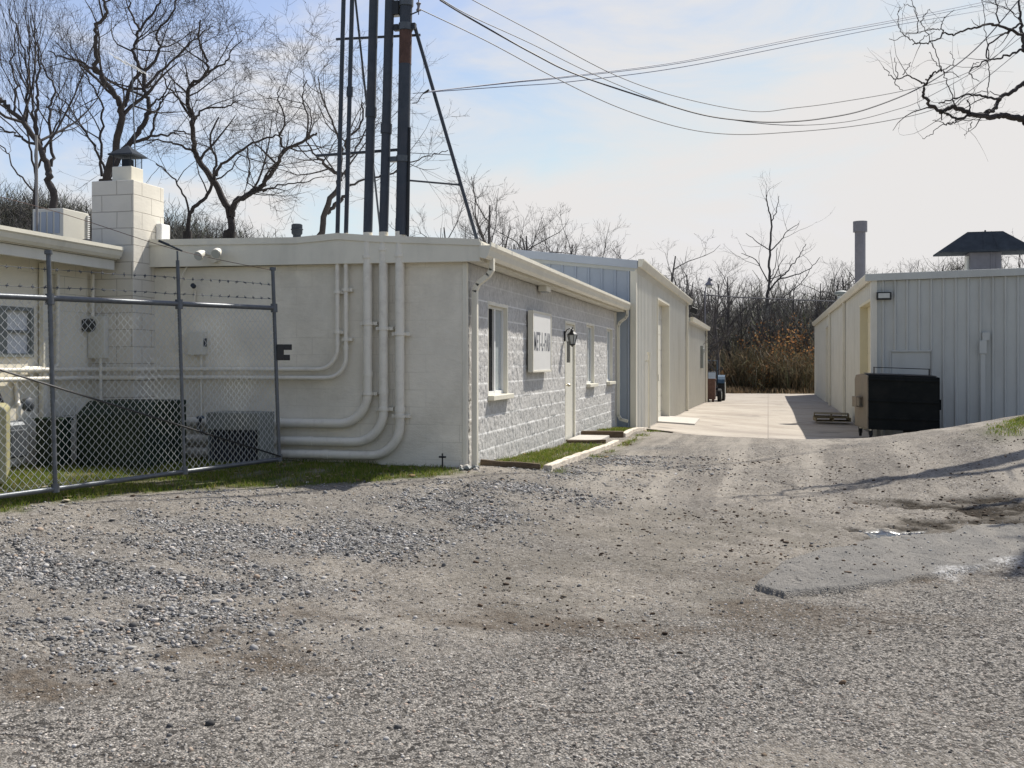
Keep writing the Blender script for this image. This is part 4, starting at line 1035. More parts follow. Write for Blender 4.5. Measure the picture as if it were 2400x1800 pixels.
obj('cable', MB().tube([p0 + Vector((.075, -.02, 0)), (p0 + p1) / 2 + Vector((.082, -.03, 0)), p1 + Vector((.085, -.03, 0))], .017, 8), M['black_metal'], sm, smooth=True)
# struts and braces
def strut(a, b, r, lab=None):
    obj('strut', MB().tube([a, b], r, 8), M['mast_steel'], sm, smooth=True, label=lab)
YB = YC + .09
s0, s1 = on_y(788, 92, YB), on_y(985, 82, YB); strut(s0, s1, .016)
s0, s1 = on_y(742, 365, YB), on_y(945, 350, YB); strut(s0, s1, .018)
tp_, ft = on_y(972, 62, YC + .05), on_y(1119, 566, YC + .35); strut(tp_, ft, .021, 'long raking brace to the roof corner')
a, b = mast_pt(421), tp_.lerp(ft, .735); strut(a, b, .011)
a, b = mast_pt(357), tp_.lerp(ft, .595); strut(a, b, .004)
strut(on_y(832, -10, YB), Vector((on_y(897, 500, 13.2).x, 13.2, 3.03)), .013, 'thin brace slanting behind the conduits')
# ------------------------------------------------------------------ wires
def smooth_path(P, n=8):
    P = [Vector(p) for p in P]; out = []
    for i in range(len(P) - 1):
        p0, p1, p2, p3 = P[max(i - 1, 0)], P[i], P[i + 1], P[min(i + 2, len(P) - 1)]
        for k in range(n):
            t = k / n
            out.append(.5 * ((2 * p1) + (p2 - p0) * t + (2 * p0 - 5 * p1 + 4 * p2 - p3) * t * t + (3 * p1 - p0 - 3 * p2 + p3) * t ** 3))
    out.append(P[-1]); return out
def wdepth(u, d0=12.0, d1=20.0):
    f = (u - 985) / (2400 - 985); return 1 / ((1 - f) / d0 + f / d1)
def wire(label, pts, r, mt='wire', d1=20.0):
    P = smooth_path([pt(u, v, wdepth(u, 12.0, d1)) for u, v in pts])
    return tag(obj('overhead_wire', MB().tube(P, r, 5), M['wire_skylit' if d1 > 22 else mt], None, smooth=True), label, 'wire', 'service wires from the mast')
wire('lowest sagging service wire, leaving the insulator beside the mast', [(985, 22), (1140, 96), (1299, 181), (1450, 252), (1600, 300), (1723, 315), (1860, 309), (1990, 297), (2100, 279), (2186, 257), (2264, 219), (2386, 122), (2520, 10)], .0062)
wire('thick twisted dark service cable, second lowest where it leaves the frame top', [(1031, 0), (1100, 42), (1252, 127), (1357, 177), (1552, 242), (1660, 272), (1759, 284), (1831, 286), (1925, 278), (2034, 255), (2168, 199), (2283, 118), (2388, 0), (2440, -70)], .0105)
wire('thin service wire running just under the twisted cable', [(1031, -4), (1100, 36), (1240, 100), (1382, 170), (1552, 240), (1658, 271), (1831, 293), (1980, 286), (2090, 260), (2168, 231), (2316, 146), (2386, 76), (2480, -30)], .0055)
wire('topmost of the sagging service wires', [(1104, -2), (1252, 76), (1444, 177), (1600, 230), (1763, 261), (1860, 253), (1962, 240), (2130, 210), (2270, 169), (2386, 92), (2480, 10)], .0058)
wire('upper of the taut pale blue wires rising to the right', [(1004, 215), (1200, 192), (1342, 177), (1600, 143), (1889, 85), (2106, 45), (2305, 5), (2420, -20)], .0065, d1=26)
wire('middle of the taut pale blue wires rising to the right', [(1004, 215), (1200, 194), (1342, 180), (1600, 147), (1889, 90), (2106, 50), (2305, 11), (2420, -14)], .0045, d1=26)
wire('lower of the taut pale blue wires rising to the right', [(1004, 216), (1200, 202), (1342, 191), (1600, 157), (1889, 100), (2106, 58), (2305, 24), (2420, 2)], .005, d1=26)
ins = thing('insulator', 'small grey spool insulator on a bracket right of the mast head', 'insulator', on_y(981, 20, YC))
q = on_y(981, 16, YC)
obj('spool', MB().lathe(tuple(q), [(.018, -.05), (.03, -.04), (.016, -.012), (.016, .012), (.03, .04), (.018, .05)], 10), M['vent_grey'], ins, smooth=True)
obj('pin', MB().tube([(q.x, q.y, q.z - .09), (q.x, q.y, q.z + .1)], .006, 6), M['mast_steel'], ins)
obj('bracket', MB().tube([(q.x, q.y, q.z - .05), (q.x - .09, q.y, q.z - .08)], .008, 6), M['mast_steel'], ins)
wd_ = on_y(998, 212, YC)
t = thing('wire_clamp', 'dark dead end clamp with a drooping tail right of the mast', 'clamp', wd_)
obj('wedge', MB().tube([on_y(992, 219, YC), on_y(1006, 212, YC)], [.008, .02], 8), M['black_metal'], t, smooth=True)
obj('tail', MB().tube(smooth_path([on_y(992, 219, YC), on_y(985, 228, YC), on_y(978, 240, YC), on_y(966, 242, YC)]), .005, 6).tube([on_y(968, 219, YC), on_y(994, 217, YC)], .004, 5), M['wire'], t, smooth=True)

# ------------------------------------------------------------------ steel sheds
def ribbed(O, e, n, L_, z0, top, openings=(), rib=.305, rw=.07, tw=.035, h=.032, first=.1):
    """profiled steel cladding: O start, e along, n outward; openings are (s0, s1, zbottom, ztop)"""
    O, e, n = Vector(O), Vector(e), Vector(n)
    pts = [(0.0, 0.0)]; s = first
    while s < L_ - .1:
        pts += [(s, 0), (s + (rw - tw) / 2, h), (s + (rw + tw) / 2, h), (s + rw, 0)]; s += rib
    pts.append((L_, 0.0))
    cuts = sorted({c for o in openings for c in o[:2]})
    allp = []
    for i, p in enumerate(pts):
        allp.append(p)
        if i + 1 < len(pts):
            for c in cuts:
                if p[0] < c < pts[i + 1][0]:
                    f = (c - p[0]) / (pts[i + 1][0] - p[0]); allp.append((c, p[1] + f * (pts[i + 1][1] - p[1])))
    mb = MB()
    for (s0, o0), (s1, o1) in zip(allp[:-1], allp[1:]):
        if s1 - s0 < 1e-6: continue
        sm_ = (s0 + s1) / 2; bands = [(z0, None)]
        for a, b, c, d in openings:
            if a < sm_ < b: bands = ([(z0, c)] if c > z0 else []) + [(d, None)]
        for zb, zt in bands:
            p0 = O + e * s0 + n * o0; p1 = O + e * s1 + n * o1
            t0 = zt if zt is not None else top(s0); t1 = zt if zt is not None else top(s1)
            mb.add([(p0.x, p0.y, zb), (p1.x, p1.y, zb), (p1.x, p1.y, t1), (p0.x, p0.y, t0)], [(0, 1, 2, 3)])
    return mb

# left shed
XL, YL0, YL1 = -2.94, 24.1, 40.1
shed = thing('metal_shed', 'tall cream ribbed metal shed behind the block building with a recessed bay door', 'shed', (-6.5, 32, 0))
topf = lambda x: 3.75 + .113 * (XL - x if x > -6.3 else (XL + 6.3) - (-6.3 - x))
obj('gable_wall', ribbed((-12, YL0, 0), (1, 0, 0), (0, -1, 0), 12 + XL, -.3, lambda s: topf(-12 + s) + .02, first=.05), M['siding_blue'], shed, flip=False, label='blue grey weathered gable wall')
DO = (5.0, 8.5, -.4, 3.32)
obj('side_wall', ribbed((XL, YL0, 0), (0, 1, 0), (1, 0, 0), YL1 - YL0, -.6, lambda s: 3.8, [DO], rib=.305, h=.022), M['siding'], shed, flip=False)
ya, yb = YL0 + DO[0], YL0 + DO[1]
rv = MB().box(XL - .24, yb, -.5, XL + .025, yb + .05, 3.34).box(XL - .24, ya - .06, -.5, XL + .04, ya, 3.34).box(XL - .24, ya, 3.32, XL + .03, yb, 3.40)
obj('door_frame', rv, M['cream_trim'], shed, bevel=.004)
rd = MB()
for k in range(8):
    z = -.3 + k * .455; rd.box(XL - .235, ya, z, XL - .20, yb, z + .445); rd.box(XL - .24, ya, z + .445, XL - .215, yb, z + .455)
bay = obj('bay_door', rd, M['siding'], shed, bevel=.004)
obj('latch', MB().box(XL - .05, ya + .005, 1.10, XL + .045, ya + .05, 1.28), M['black_metal'], bay, bevel=.004)
obj('corner_trim', MB().box(XL - .09, YL0 - .04, -.5, XL + .045, YL0 - .002, 3.78), M['cream_trim'], shed, bevel=.004)
obj('corner_trim', MB().box(XL + .002, YL0, -.5, XL + .045, YL0 + .10, 3.80), M['cream_trim'], shed, bevel=.004)
rk = [(-12, topf(-12) - .02), (-6.3, topf(-6.3) - .02), (XL + .08, topf(XL + .08) - .02), (XL + .08, topf(XL + .08) + .16), (-6.3, topf(-6.3) + .16), (-12, topf(-12) + .16)]
obj('rake_trim', MB().prism(rk, lambda a, b: (a, YL0 - .10, b), lambda a, b: (a, YL0 - .045, b)), M['rake_blue'], shed, bevel=.004)
sr = [(-6.3, topf(-6.3) + .14), (-12, topf(-12) + .14), (-12, topf(-12) - .1), (-6.3, topf(-6.3) - .1), (XL, 3.66), (XL + .09, 3.76), (XL + .09, 3.90)]
obj('roof', MB().prism(sr, lambda a, b: (a, YL0 - .043, b), lambda a, b: (a, YL1 + .02, b)), M['siding_grey'], shed)
obj('gutter', MB().prism([(XL + .095, 3.93), (XL + .095, 3.76), (XL + .17, 3.75), (XL + .20, 3.82), (XL + .23, 3.90), (XL + .23, 3.93)], lambda a, b: (a, YL0 - .10, b), lambda a, b: (a, YL1 + .05, b)), M['cream_trim'], shed)
obj('rear_wall', MB().box(-12, YL1 - .1, -.5, XL - .25, YL1, 3.7).box(-12.1, YL0 + .1, -.5, -12, YL1 - .1, 4.7), M['siding'], shed)
obj('downspout', MB().box(XL + .03, 39.4, -.2, XL + .11, 39.5, 3.76), M['cream_trim'], shed, bevel=.006)
cb_ = thing('vent_pipe', 'short cream pipe with a cap standing against the shed wall before the bay door', 'pipe', (XL + .12, 26.1, 0))
obj('pipe', MB().tube([(XL + .12, 26.1, -.2), (XL + .12, 26.1, 1.80)], .032, 10), M['cream_trim'], cb_, smooth=True)
obj('cap', MB().tube([(XL + .12, 26.1, 1.80), (XL + .12, 26.1, 1.86)], [.055, .05], 10), M['cream_trim'], cb_)
obj('clip', MB().box(XL + .025, 26.07, 1.62, XL + .09, 26.13, 1.66), M['cream_trim'], cb_)
gpad = gz(XL + .4, 30.9)
pad = MB().prism([(XL - .2, ya - .2), (XL + 1.0, ya + .3), (XL + .9, yb + .6), (XL - .2, yb + .3)], lambda a, b: (a, b, gz(a, b) + .01), lambda a, b: (a, b, gz(a, b) + .07))
tag(obj('concrete_apron', pad, M['concrete_pad'], None), 'pale concrete apron in front of the shed bay door', 'slab')
t = thing('wall_floodlight', 'dark floodlight under the far end of the metal shed gutter', 'light', (XL + .2, 39.9, 3.6))
obj('housing', MB().obox((XL + .28, 39.9, 3.52), (.12, 0, -.05), (0, .12, 0), (.04, 0, .10)), M['black_metal'], t, bevel=.01)
obj('arm', MB().tube([(XL + .03, 39.9, 3.6), (XL + .2, 39.9, 3.58)], .02, 8), M['black_metal'], t)
obj('lens', MB().obox((XL + .36, 39.9, 3.45), (.012, 0, -.005), (0, .10, 0), (.03, 0, .075)), M['lamp_glass'], t)
# lower annex
YA1 = 51.9
ann = thing('shed_annex', 'lower cream metal annex at the far end of the shed', 'shed', (-6.5, 46, 0))
obj('side_wall', ribbed((XL, YL1 + .05, 0), (0, 1, 0), (1, 0, 0), YA1 - YL1 - .05, -.7, lambda s: 3.15, h=.022), M['siding'], ann, flip=False)
obj('end_wall', MB().box(-11, YA1 - .12, -.7, XL - .01, YA1, 3.2), M['siding'], ann)
obj('roof', MB().prism([(-11, 4.0), (-11, 3.85), (XL, 3.10), (XL + .12, 3.14), (XL + .12, 3.28)], lambda a, b: (a, YL1 + .06, b), lambda a, b: (a, YA1 + .1, b)), M['siding_grey'], ann)
obj('gutter', MB().prism([(XL + .125, 3.30), (XL + .125, 3.13), (XL + .22, 3.13), (XL + .26, 3.30)], lambda a, b: (a, YL1 + .06, b), lambda a, b: (a, YA1 + .12, b)), M['cream_trim'], ann)
obj('downspout', MB().box(XL + .03, YA1 - .14, -.4, XL + .12, YA1 - .04, 3.14), M['cream_trim'], ann, bevel=.005)
t = thing('meter_box', 'grey meter box high on the annex wall', 'meter box', (XL + .1, 48.2, 2.1))
obj('box', MB().box(XL + .02, 47.9, 1.35, XL + .14, 48.5, 2.35), M['grey_box'], t, bevel=.01)
obj('dial', MB().tube([(XL + .14, 48.2, 2.15), (XL + .19, 48.2, 2.15)], .11, 14), M['lamp_glass'], t, smooth=True)
t = thing('street_lamp', 'small bell shaped yard lamp on a bent arm above the annex end', 'lamp', (XL + .05, YA1 - .3, 3.2))
lp = pt(1665, 668, 51.8)
obj('pole', MB().tube(smooth_path([(XL + .02, 51.7, 2.9), (XL + .02, 51.7, 4.9), (XL + .12, 51.7, 5.35), (XL + .35, 51.7, 5.55), (lp.x - .02, 51.75, 5.58), (lp.x, 51.8, lp.z + .26)]), .028, 7), M['vent_grey'], t, smooth=True)
obj('lamp_shade', MB().lathe((lp.x, 51.8, lp.z), [(.03, .30), (.06, .26), (.08, .12), (.16, .05), (.22, -.06), (.2, -.06), (.06, .06)], 16), M['vent_grey'], t, smooth=True)
obj('bulb', MB().lathe((lp.x, 51.8, lp.z), [(.02, .04), (.11, -.02), (.15, -.10), (.09, -.19), (.02, -.22)], 14), M['lamp_glass'], t, smooth=True)
ca = [pt(1646, 691, 51.7), pt(1740, 697, 53), pt(1850, 702, 55), pt(1958, 706, 57)]
tag(obj('span_cable', MB().tube(smooth_path(ca), .035, 6), M['wire'], None, smooth=True), 'dark cable spanning the lane between the far ends of the sheds', 'cable')

# right shed
XR2, YR0, YR1 = 2.75, 30.3, 66.3
rs_ = thing('ribbed_metal_shed', 'long pale ribbed steel shed right of the lane', 'shed', (7, 45, 0))
tr = lambda x: 3.80 + .021 * (x - XR2)
DW = (2.32, 3.42, -.4, 1.92)
ow = obj('end_wall', ribbed((XR2, YR0, 0), (1, 0, 0), (0, -1, 0), 9.5, -.7, lambda s: tr(XR2 + s), [(.45, 1.49, -.4, 1.92)], h=.052, rw=.085, first=.22), M['siding_grey'], rs_, flip=False)
SO = [(.45, 3.9, -.6, 3.28), (20.5, 23.8, -.6, 3.28)]
obj('side_wall', ribbed((XR2, YR1, 0), (0, -1, 0), (-1, 0, 0), YR1 - YR0, -.7, lambda s: 3.84, [(YR1 - YR0 - b, YR1 - YR0 - a, c, d) for a, b, c, d in SO], h=.026), M['siding'], rs_, flip=False)
for a, b, c, d in SO:
    ya, yb = YR0 + a, YR0 + b
    obj('door_frame', MB().box(XR2 - .02, yb, -.5, XR2 + .26, yb + .06, d).box(XR2 - .02, ya - .06, -.5, XR2 + .26, ya, d).box(XR2 - .03, ya - .06, d, XR2 + .26, yb + .06, d + .08), M['bounce_cream'] if a < 2 else M['cream_trim'], rs_)
    mb = MB()
    for k in range(8):
        z = -.45 + k * .466; mb.box(XR2 + .2, ya, z, XR2 + .24, yb, z + .456); mb.box(XR2 + .215, ya, z + .456, XR2 + .24, yb, z + .466)
    obj('bay_door', mb, M['bounce_cream'] if a < 2 else M['siding'], rs_, bevel=.004)
dfm = MB().box(XR2 + .43, YR0 - .02, -.5, XR2 + .47, YR0 + .05, 1.94).box(XR2 + 1.47, YR0 - .02, -.5, XR2 + 1.51, YR0 + .05, 1.94).box(XR2 + .47, YR0 - .05, 1.89, XR2 + 1.47, YR0 + .05, 1.94)
obj('door_frame', dfm, M['siding_grey'], rs_, bevel=.004)
mdoor = obj('door', MB().box(XR2 + .475, YR0 - .008, -.4, XR2 + 1.465, YR0 + .03, 1.885), M['siding_grey'], rs_, bevel=.004)
obj('door_knob', MB().tube([(XR2 + .56, YR0 - .008, .75), (XR2 + .56, YR0 - .07, .75)], [.012, .03], 10), M['brass'], mdoor, smooth=True)
for q in ((XR2 - .05, YR0 - .045, XR2 + .11, YR0 - .003), (XR2 - .05, YR0 - .002, XR2 - .008, YR0 + .14), (XR2 - .05, YR1 - .12, XR2 - .004, YR1 + .02)):
    obj('corner_trim', MB().box(q[0], q[1], -.6, q[2], q[3], 3.82), M['siding'], rs_, bevel=.004)
rk2 = [(XR2 - .20, 3.80), (XR2 + 9.5, tr(XR2 + 9.5)), (XR2 + 9.5, tr(XR2 + 9.5) + .20), (XR2 - .20, 3.99)]
obj('rake_trim', MB().prism(rk2, lambda a, b: (a, YR0 - .13, b), lambda a, b: (a, YR0 - .05, b)), M['siding_grey'], rs_, bevel=.006)
obj('roof', MB().prism([(XR2 - .05, 3.84), (XR2 + 9.5, tr(XR2 + 9.5)), (XR2 + 9.5, tr(XR2 + 9.5) + .19), (XR2 - .05, 3.98)], lambda a, b: (a, YR0 - .048, b), lambda a, b: (a, YR1 + .05, b)), M['siding_grey'], rs_)
obj('gutter', MB().prism([(XR2 - .055, 3.985), (XR2 - .055, 3.80), (XR2 - .13, 3.79), (XR2 - .17, 3.86), (XR2 - .20, 3.95), (XR2 - .20, 3.985)], lambda a, b: (a, YR0 - .046, b), lambda a, b: (a, YR1 + .06, b)), M['cream_trim'], rs_)
obj('rear_wall', MB().box(XR2 + .3, YR1 - .1, -.6, XR2 + 9.5, YR1, 3.8).box(XR2 + 9.45, YR0 + .1, -.6, XR2 + 9.55, YR1 - .1, 3.9), M['siding'], rs_)
for yy in (40.4, 49.6):
    obj('downspout', MB().box(XR2 - .13, yy, -.35, XR2 - .035, yy + .11, 3.80), M['cream_trim'], rs_, bevel=.006)
wp_ = on_y(2071, 694, YR0 - .03)
t = thing('wall_pack_light', 'dark framed wall light on the ribbed shed corner under the roof edge', 'light', wp_)
x0, z0 = wp_.x, wp_.z
obj('housing', MB().prism([(-.19, -.105), (.19, -.105), (.19, .105), (-.19, .105)], lambda a, b: (x0 + a, YR0 - .035, z0 + b), lambda a, b: (x0 + a * .98, YR0 - .17, z0 + b * .98)), M['black_metal'], t, bevel=.008)
obj('lens', MB().box(x0 - .15, YR0 - .182, z0 - .06, x0 + .14, YR0 - .172, z0 + .07), M['lamp_glass'], t)
dc0 = on_y(2305, 700, YR0); xa = dc0.x
t = thing('wall_duct', 'stepped grey duct running down the ribbed shed end wall', 'duct', (xa, YR0, 0))
zq = lambda v: on_y(2305, v, YR0 - .05).z
obj('hood', MB().box(on_y(2300, 0, YR0).x, YR0 - .16, zq(798), on_y(2317, 0, YR0).x, YR0 - .036, zq(779)), M['siding_grey'], t, bevel=.006)
obj('box', MB().box(on_y(2293, 0, YR0).x, YR0 - .17, zq(829), on_y(2310, 0, YR0).x, YR0 - .037, zq(798)), M['siding_grey'], t, bevel=.006)
obj('pipe', MB().box(on_y(2296, 0, YR0).x, YR0 - .14, -.5, on_y(2307, 0, YR0).x, YR0 - .038, zq(829)), M['siding_grey'], t, bevel=.006)
# roof stack, ventilator
sk = pt(2016, 600, 38)
t = thing('vent_stack', 'tall grey round vent stack with a wider collar on the right shed roof', 'vent stack', (sk.x, sk.y, 4))
obj('pipe', MB().lathe((sk.x, sk.y, 0), [(.185, 3.8), (.185, 6.36)], 24), M['vent_grey'], t, smooth=True)
obj('collar', MB().lathe((sk.x, sk.y, 0), [(.19, 6.25), (.245, 6.25), (.245, 6.63), (.225, 6.63), (.225, 6.4)], 24), M['vent_grey'], t, smooth=True)
hv = pt(2304, 600, 34)
t = thing('roof_ventilator', 'dark hooded ventilator shaped like a hipped roof on the right shed', 'ventilator', (hv.x, hv.y, 4.1))
ze, zt = 5.08, 5.74; a, b, w = 1.40, .52, .70
hd = MB(); hx, hy = hv.x, hv.y
hd.add([(hx - a, hy - w, ze), (hx + a, hy - w, ze), (hx + a, hy + w, ze), (hx - a, hy + w, ze), (hx - a, hy - w, ze + .05), (hx + a, hy - w, ze + .05), (hx + a, hy + w, ze + .05), (hx - a, hy + w, ze + .05),
        (hx - b, hy - .35, zt), (hx + b, hy - .35, zt), (hx + b, hy + .35, zt), (hx - b, hy + .35, zt)],
       [(3, 2, 1, 0), (0, 1, 5, 4), (1, 2, 6, 5), (2, 3, 7, 6), (3, 0, 4, 7), (4, 5, 9, 8), (5, 6, 10, 9), (6, 7, 11, 10), (7, 4, 8, 11), (8, 9, 10, 11)])
hd.box(hx - .02, hy - .38, zt, hx + .02, hy - .30, zt + .04)
for k in (-.12, .3): hd.tube([(hx + k, hy - w - .004, ze + .05), (hx + k * .6, hy - .352, zt)], .012, 4)
obj('hood', hd, M['hood_metal'], t)
obj('shaft', MB().box(hx - .46, hy - .42, 3.9, hx + .46, hy + .42, ze).box(hx + .14, hy - .44, 3.9, hx + .18, hy - .42, ze).box(hx + .30, hy - .44, 3.9, hx + .33, hy - .42, ze), M['vent_grey'], t, bevel=.006)
obj('hatch', MB().box(hx - .52, hy - .30, 4.3, hx - .462, hy + .2, ze - .1), M['siding'], t)
sv = pt(1973, 690, 52)
t = thing('roof_vent', 'small pale capped vent far along the right shed roof edge', 'vent', (sv.x, sv.y, 4))
obj('pipe', MB().lathe((sv.x, sv.y, 0), [(.2, 3.9), (.2, 4.85)], 14), M['siding_grey'], t, smooth=True)
obj('cap', MB().lathe((sv.x, sv.y, 0), [(.30, 4.9), (.34, 4.92), (.34, 5.04), (.1, 5.12), (.02, 5.12)], 14), M['grey_box'], t, smooth=True)

# ------------------------------------------------------------------ dumpster
Dx, Dy = 2.45, 28.45
e = Vector((.986, .1655, 0)); fq = Vector((-.1655, .986, 0))
dm = thing('dumpster', 'black front loading dumpster with a tan side, on castors by the ribbed shed', 'dumpster', (Dx + .8, Dy + .7, -.35))
ZB = -.09
O = Vector((Dx, Dy, 0)); W_ = 1.80; D_ = 1.28
def dp(a, b, z, sl_=.035): return O + e * a + fq * b + Vector((0, 0, z - sl_ * a))
prof = [(0, ZB), (D_, ZB + .02), (D_, 1.16), (D_ - .12, 1.28), (.62, 1.31), (.03, 1.285), (0, 1.27)]
body = MB().prism(prof, lambda b, z: dp(.03, b, z), lambda b, z: dp(W_ - .03, b, z))
for a in (.0, .6, 1.2, W_ - .0):
    pass
bo = obj('body', body, M['dumpster_black'], dm, bevel=.012)
rb = MB()
for z in (.18, .62, 1.16): rb.hexa([dp(.02, -.035, z), dp(W_ - .02, -.035, z), dp(W_ - .02, .0, z), dp(.02, .0, z), dp(.02, -.035, z + .05), dp(W_ - .02, -.035, z + .05), dp(W_ - .02, .0, z + .05), dp(.02, .0, z + .05)])
obj('rib', rb, M['dumpster_black'], dm, bevel=.008)
for a0, a1 in ((0, .028), (W_ - .028, W_)):
    obj('side_panel', MB().prism(prof, lambda b, z: dp(a0, b, z), lambda b, z: dp(a1, b, z)), M['dumpster_tan'] if a0 == 0 else M['dumpster_black'], dm, bevel=.006, label='tan end panel' if a0 == 0 else None)
for a0, a1, s in ((-.17, -.002, -1), (W_ + .002, W_ + .17, 1)):
    pk = MB()
    pk.hexa([dp(a0, .42, .45), dp(a1, .42, .45), dp(a1, .86, .45), dp(a0, .86, .45), dp(a0, .42, .47), dp(a1, .42, .47), dp(a1, .86, .47), dp(a0, .86, .47)])
    pk.hexa([dp(a0, .42, .70), dp(a1, .42, .70), dp(a1, .86, .70), dp(a0, .86, .70), dp(a0, .42, .72), dp(a1, .42, .72), dp(a1, .86, .72), dp(a0, .86, .72)])
    pk.hexa([dp(a0 if s < 0 else a1 - .02, .42, .47), dp(a0 + .02 if s < 0 else a1, .42, .47), dp(a0 + .02 if s < 0 else a1, .86, .47), dp(a0 if s < 0 else a1 - .02, .86, .47), dp(a0 if s < 0 else a1 - .02, .42, .70), dp(a0 + .02 if s < 0 else a1, .42, .70), dp(a0 + .02 if s < 0 else a1, .86, .70), dp(a0 if s < 0 else a1 - .02, .86, .70)])
    obj('fork_pocket', pk, M['dumpster_tan'] if s < 0 else M['dumpster_black'], dm, bevel=.004)
bar = MB().tube([dp(.22, .2, 1.27), dp(.22, .2, 1.50)], .016, 6).tube([dp(1.60, .2, 1.27), dp(1.60, .2, 1.50)], .02, 6).tube([dp(.20, .2, 1.49), dp(1.62, .2, 1.49)], .011, 6)
obj('lid_bar', bar, M['black_metal'], dm)
for a0, a1 in ((.06, .88), (.92, 1.74)):
    obj('lid', MB().hexa([dp(a0, .05, 1.30), dp(a1, .05, 1.30), dp(a1, .60, 1.325), dp(a0, .60, 1.325), dp(a0, .05, 1.32), dp(a1, .05, 1.32), dp(a1, .60, 1.345), dp(a0, .60, 1.345)]), M['black_vinyl'], dm, bevel=.005)
for a_, b_ in ((.12, .14), (.10, D_ - .2), (W_ - .14, .14), (W_ - .12, D_ - .2)):
    c = dp(a_, b_, 0); g = -.335
    w = obj('castor', MB().tube([(c.x - .03, c.y, g + .1), (c.x + .03, c.y, g + .1)], .1, 16), M['tyre'], dm, smooth=True)
    zt_ = ZB - .035 * a_ + .02
    obj('fork', MB().box(c.x - .05, c.y - .03, g + .09, c.x - .036, c.y + .03, zt_).box(c.x + .036, c.y - .03, g + .09, c.x + .05, c.y + .03, zt_).box(c.x - .05, c.y - .06, zt_ - .02, c.x + .05, c.y + .06, zt_ + .01), M['black_metal'], w)
    obj('hub', MB().tube([(c.x - .034, c.y, g + .1), (c.x + .034, c.y, g + .1)], .035, 10), M['vent_grey'], w)
obj('skid', MB().hexa([dp(1.15, .1, ZB - .15), dp(1.7, .1, ZB - .15), dp(1.7, .9, ZB - .15), dp(1.15, .9, ZB - .15), dp(1.15, .1, ZB), dp(1.7, .1, ZB), dp(1.7, .9, ZB), dp(1.15, .9, ZB)]), M['dumpster_black'], dm)

# ------------------------------------------------------------------ pallets
def pallet(c, rz, tilt, label):
    t = thing('pallet', label, 'pallet', c, 'pallets beside the right shed')
    cx, cy, cz = c
    mb = MB()
    for k in range(6): mb.box(cx - .55, cy - .5 + k * .178, cz + .105, cx + .55, cy - .5 + k * .178 + .11, cz + .125)
    obj('deck', mb, M['pallet'], t, bevel=.004)
    mb = MB()
    for k in range(3): mb.box(cx - .55 + k * .53, cy - .5, cz + .02, cx - .55 + k * .53 + .04, cy + .5, cz + .104)
    obj('stringer', mb, M['pallet'], t, bevel=.004)
    mb = MB()
    for k in range(3): mb.box(cx - .55, cy - .5 + k * .44, cz, cx + .55, cy - .5 + k * .44 + .11, cz + .019)
    obj('bottom_board', mb, M['pallet'], t, bevel=.004)
    t.rotation_euler = (0, tilt, rz)
pallet((2.02, 36.3, -.30), .05, 0, 'weathered lower pallet of the stack against the right shed wall')
pallet((2.0, 36.25, -.165), -.04, .02, 'weathered upper pallet of the stack against the right shed wall')

# ------------------------------------------------------------------ tractor and bin at the end of the lane
TX, TY = -2.62, 54.2
tz = gz(TX, TY) + .0
trc = thing('tractor', 'old blue tractor facing out at the end of the lane', 'tractor', (TX, TY, tz))
def wheel(x, y, r, w, name='wheel'):
    o = obj(name, MB().tube([(x - w / 2, y, tz + r), (x - w / 2 + .03, y, tz + r), (x + w / 2 - .03, y, tz + r), (x + w / 2, y, tz + r)], [r * .86, r, r, r * .86], 24), M['tyre'], trc, smooth=True)
    obj('rim', MB().tube([(x - w / 2 - .01, y, tz + r), (x + w / 2 + .01, y, tz + r)], r * .55, 18), M['siding_grey'], o, smooth=True)
wheel(TX + .30, TY - .75, .33, .2); wheel(TX - .72, TY - .75, .33, .2); wheel(TX + .34, TY + .9, .62, .34); wheel(TX - .80, TY + .9, .62, .34)
mb = MB().box(TX - .42, TY - 1.1, tz + .55, TX + .02, TY + .35, tz + 1.12).box(TX - .36, TY - 1.2, tz + .45, TX - .04, TY - 1.1, tz + 1.05)
obj('hood', mb, M['tractor_blue'], trc, bevel=.05)
obj('chassis', MB().box(TX - .34, TY - .9, tz + .36, TX - .06, TY + 1.1, tz + .6).tube([(TX - .72, TY - .75, tz + .33), (TX + .3, TY - .75, tz + .33)], .05, 8).tube([(TX - .8, TY + .9, tz + .6), (TX + .34, TY + .9, tz + .6)], .08, 8), M['black_metal'], trc)
obj('fender', MB().prism([(math.cos(q) * .7, math.sin(q) * .7) for q in np.linspace(.2, 2.7, 9)] + [(math.cos(q) * .66, math.sin(q) * .66) for q in np.linspace(2.7, .2, 9)], lambda a, b: (TX + .16, TY + .9 + a, tz + .62 + b), lambda a, b: (TX + .5, TY + .9 + a, tz + .62 + b)), M['tractor_blue'], trc)
obj('seat', MB().box(TX - .4, TY + .75, tz + 1.05, TX, TY + 1.15, tz + 1.15).box(TX - .4, TY + 1.1, tz + 1.15, TX, TY + 1.2, tz + 1.5), M['black_vinyl'], trc, bevel=.03)
obj('roll_bar', MB().tube([(TX - .5, TY + 1.2, tz + .8), (TX - .5, TY + 1.2, tz + 2.05), (TX + .1, TY + 1.2, tz + 2.05), (TX + .1, TY + 1.2, tz + .8)], .035, 8), M['tractor_blue'], trc)
obj('windscreen', MB().hexa([(TX - .42, TY + .3, tz + 1.12), (TX + .05, TY + .3, tz + 1.12), (TX + .05, TY + .34, tz + 1.12), (TX - .42, TY + .34, tz + 1.12), (TX - .42, TY + .6, tz + 1.45), (TX + .05, TY + .6, tz + 1.45), (TX + .05, TY + .64, tz + 1.45), (TX - .42, TY + .64, tz + 1.45)]), M['glass_pale'], trc)
